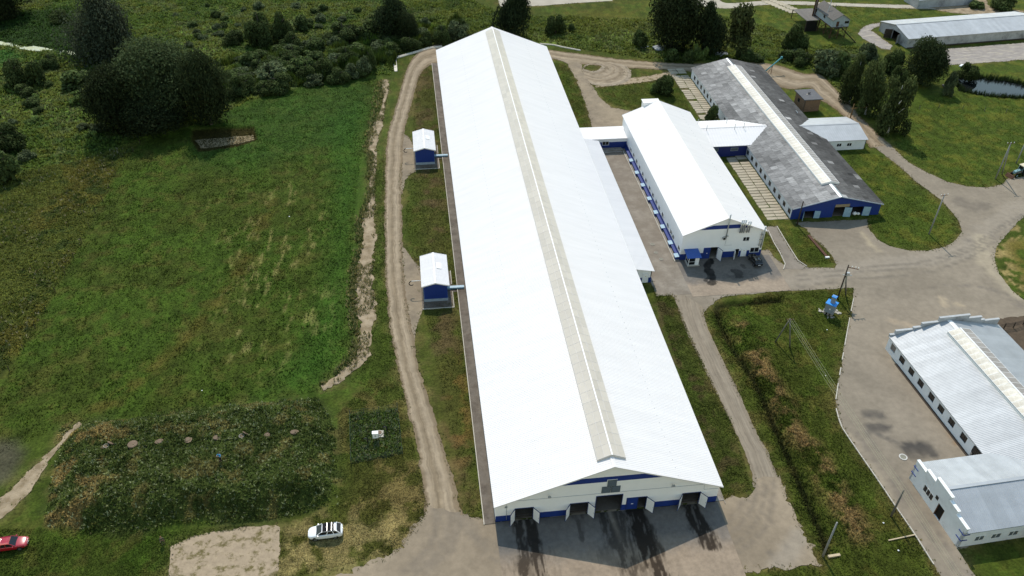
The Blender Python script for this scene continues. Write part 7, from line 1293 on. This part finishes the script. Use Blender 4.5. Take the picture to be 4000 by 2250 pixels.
# tractor
tc_ = thing('tractor', 'pale blue tractor with cream cab roof and front loader at the courtyard edge', 'tractor', (115.6, 82.2, 0), math.radians(196)); TB = pmat('tractor_blue', (0.20, 0.34, 0.37), 0.5, 0.4, 0.1)
m = MB(); m.hexa([(0.3, -0.38, 0.8), (2.1, -0.32, 0.8), (2.1, 0.32, 0.8), (0.3, 0.38, 0.8), (0.3, -0.36, 1.5), (2.05, -0.28, 1.35), (2.05, 0.28, 1.35), (0.3, 0.36, 1.5)]); m.obj('bonnet', TB, tc_)
m = MB(); m.box(-1.0, -0.4, 0.6, 0.3, 0.4, 1.0); m.obj('chassis', RUST, tc_)
m = MB()
for x, y in ((0.3, -0.6), (0.3, 0.6), (-1.0, -0.65), (-1.0, 0.65)): m.bar((x, y, 1.0), (x-0.1*(x > 0), y*.9, 2.35), 0.08)
m.obj('cab_frame', TB, tc_)
for p in ([(0.28, -0.58, 1.4), (0.28, 0.58, 1.4), (0.2, 0.52, 2.3), (0.2, -0.52, 2.3)], [(0.25, -0.6, 1.3), (-0.98, -0.64, 1.3), (-0.98, -0.58, 2.3), (0.2, -0.55, 2.3)], [(0.25, 0.6, 1.3), (-0.98, 0.64, 1.3), (-0.98, 0.58, 2.3), (0.2, 0.55, 2.3)]): m = MB(); m.add(p, [(0, 1, 2, 3)]); m.obj('cab_glass', GLASS, tc_)
m = MB(); m.box(-1.15, -0.72, 2.35, 0.35, 0.72, 2.5); m.obj('cab_roof', pmat('cream_paint', (0.62, 0.54, 0.38), 0.6), tc_)
for x, r_, w_, yy in ((-0.75, 0.75, 0.36, 0.75), (1.6, 0.42, 0.24, 0.62)):
    for s in (-1, 1):
        m = MB(); m.tube([(x, s*yy-w_/2, r_), (x, s*yy+w_/2, r_)], r_, 18); w = m.obj('wheel', RUBBER, tc_); m = MB(); m.tube([(x, s*(yy+w_/2-.02), r_), (x, s*(yy+w_/2+.02), r_)], r_*.5, 12); m.obj('rim', TB, w)
for s in (-1, 1): m = MB(); m.bar((0.2, s*0.5, 1.3), (2.4, s*0.5, 0.9), 0.12); m.bar((2.4, s*0.5, 0.9), (2.9, s*0.5, 0.35), 0.12); m.obj('loader_arm', RUST, tc_)
m = MB(); m.hexa([(2.8, -0.95, 0.1), (3.5, -0.95, 0.05), (3.5, 0.95, 0.05), (2.8, 0.95, 0.1), (2.75, -0.95, 0.7), (3.0, -0.95, 0.7), (3.0, 0.95, 0.7), (2.75, 0.95, 0.7)]); m.obj('loader_bucket', RUST, tc_)
m = MB(); m.tube([(1.4, 0.2, 1.4), (1.4, 0.2, 2.2)], 0.04, 6); m.obj('exhaust', BLACKP, tc_)

# ================================================================== PEOPLE
SKIN = pmat('skin', (0.42, 0.26, 0.18), 0.6, 0.3, 0.05); HAIR = pmat('brown_hair', (0.05, 0.03, 0.02), 0.7); HAIRR = pmat('reddish_hair', (0.22, 0.09, 0.05), 0.7)
def skinned(name, pts, edges, rad, mat, parent, root=0):
    me = bpy.data.meshes.new(name); me.from_pydata(pts, edges, []); me.materials.append(mat); o = mobj(name, me, parent); o.modifiers.new('skin', 'SKIN')
    for i, r_ in enumerate(rad): d = me.skin_vertices[0].data[i]; d.radius = (r_, r_*0.85); d.use_root = (i == root)
    s = o.modifiers.new('sub', 'SUBSURF'); s.levels = 1; s.render_levels = 1
    return o
def person(lab, loc, rz, shirt, trousers, hair, raised, bend=0.0):
    o = thing('person', lab, 'person', loc, rz); b = bend
    hip, chest, neck, head = (0, 0, 0.93), (0, b*0.5, 1.25), (0, b*0.9, 1.46), (0, b*1.05, 1.60)
    el = (lambda s: (s*0.30, 0.16+b, 1.22)) if raised else (lambda s: (s*0.27, 0.02+b*.6, 1.12)); ha = (lambda s: (s*0.12, 0.36+b, 1.42)) if raised else (lambda s: (s*0.24, 0.16+b*.8, 0.88))
    P = [hip, chest, (0, b*.8, 1.38), neck, head, (0, b*1.08+0.02, 1.72)]; E = [(0, 1), (1, 2), (2, 3), (3, 4), (4, 5)]; Rr = [.14, .15, .13, .055, .085, .075]
    for s in (-1, 1):
        i = len(P); P += [(s*0.19, b*.75, 1.38), el(s), ha(s)]; E += [(2, i), (i, i+1), (i+1, i+2)]; Rr += [.065, .048, .034]
        i = len(P); P += [(s*0.10, 0, 0.86), (s*0.12, 0.03, 0.48), (s*0.13, -0.02, 0.08), (s*0.14, 0.14, 0.04)]; E += [(0, i), (i, i+1), (i+1, i+2), (i+2, i+3)]; Rr += [.095, .068, .045, .04]
    skinned('body', P, E, Rr, SKIN, o)
    P2 = [(0, 0, 0.88), (0, b*.25, 1.1), (0, b*0.5, 1.28), (0, b*.8, 1.41)]; E2 = [(0, 1), (1, 2), (2, 3)]; R2 = [.165, .165, .175, .12]
    for s in (-1, 1):
        i = len(P2); e, h = el(s), ha(s); m_ = tuple(e[k]*.35+h[k]*.65 for k in range(3)); P2 += [(s*0.19, b*.75, 1.38), e, m_]; E2 += [(3, i), (i, i+1), (i+1, i+2)]; R2 += [.085, .065, .052]
    skinned('jacket', P2, E2, R2, shirt, o)
    P3 = [(0, 0, 0.95)]; E3 = []; R3 = [.165]
    for s in (-1, 1): i = len(P3); P3 += [(s*0.10, 0, 0.84), (s*0.12, 0.03, 0.48), (s*0.13, -0.02, 0.12)]; E3 += [(0, i), (i, i+1), (i+1, i+2)]; R3 += [.115, .085, .07]
    skinned('trousers', P3, E3, R3, trousers, o)
    for s in (-1, 1): m = MB(); m.hexa([(s*.13-.05, -0.08, 0), (s*.13+.05, -0.08, 0), (s*.14+.05, 0.2, 0), (s*.14-.05, 0.2, 0), (s*.13-.045, -0.07, .1), (s*.13+.045, -0.07, .1), (s*.14+.04, 0.18, .06), (s*.14-.04, 0.18, .06)]); m.obj('shoe', BLACKP, o)
    bm = bmesh.new(); bmesh.ops.create_uvsphere(bm, u_segments=12, v_segments=8, radius=0.105)
    for v in bm.verts:
        if v.co.z < -0.01 and v.co.y > -0.02: v.co *= 0.8
        v.co.z *= 1.1
    me = bpy.data.meshes.new('hair'); bm.to_mesh(me); bm.free(); me.materials.append(hair); mobj('hair', me, o, loc=(0, b*1.06-0.015, 1.70))
    m = MB()
    for s in (-1, 1): m.box(s*.035-.012, b*1.06+.085, 1.665, s*.035+.012, b*1.06+.10, 1.685)
    m.obj('eyes', BLACKP, o); m = MB(); m.hexa([(-.015, b*1.06+.085, 1.62), (.015, b*1.06+.085, 1.62), (.012, b*1.06+.115, 1.625), (-.012, b*1.06+.115, 1.625), (-.008, b*1.06+.085, 1.67), (.008, b*1.06+.085, 1.67), (.005, b*1.06+.09, 1.67), (-.005, b*1.06+.09, 1.67)]); m.obj('nose', SKIN, o)
    for s in (-1, 1):
        h = ha(s); e = el(s); d = Vector(h)-Vector(e); d.normalize(); m = MB()
        for k in range(4): a = Vector(h)+Vector((s*(-.03+.02*k), 0, 0)); m.tube([a, a+d*0.05, a+d*0.08+Vector((0, 0, -.02))], [.011, .010, .007], 5)
        a = Vector(h); m.tube([a+Vector((-s*.03, 0, 0)), a+Vector((-s*.055, 0, .01))+d*.035], [.012, .009], 5); m.obj('fingers', SKIN, o)
    return o
g = G(556, 1160, 2.7); person('person in a bright blue jacket and dark trousers standing on the mound, both hands raised', (g[0], g[1], ground_z(g[0], g[1])), math.radians(150), pmat('blue_jacket', (0.03, 0.28, 0.55)), pmat('dark_trousers', (0.012, 0.013, 0.018)), HAIR, True)
dv = MB(); q = (g[0]+math.cos(math.radians(240))*0.42, g[1]+math.sin(math.radians(240))*0.42, ground_z(g[0], g[1])+1.38); dv.box(q[0]-.12, q[1]-.06, q[2], q[0]+.12, q[1]+.06, q[2]+.05); o = dv.obj('remote_controller', BLACKP); tag(o, 'small dark remote controller held by the person in blue', 'controller')
g = G(411, 1368); person('person with reddish hair and olive coat standing at the sand lot corner', (g[0], g[1], ground_z(g[0], g[1])), math.radians(200), pmat('olive_coat', (0.085, 0.080, 0.055)), pmat('khaki_trousers', (0.035, 0.040, 0.026)), HAIRR, False, 0.10)
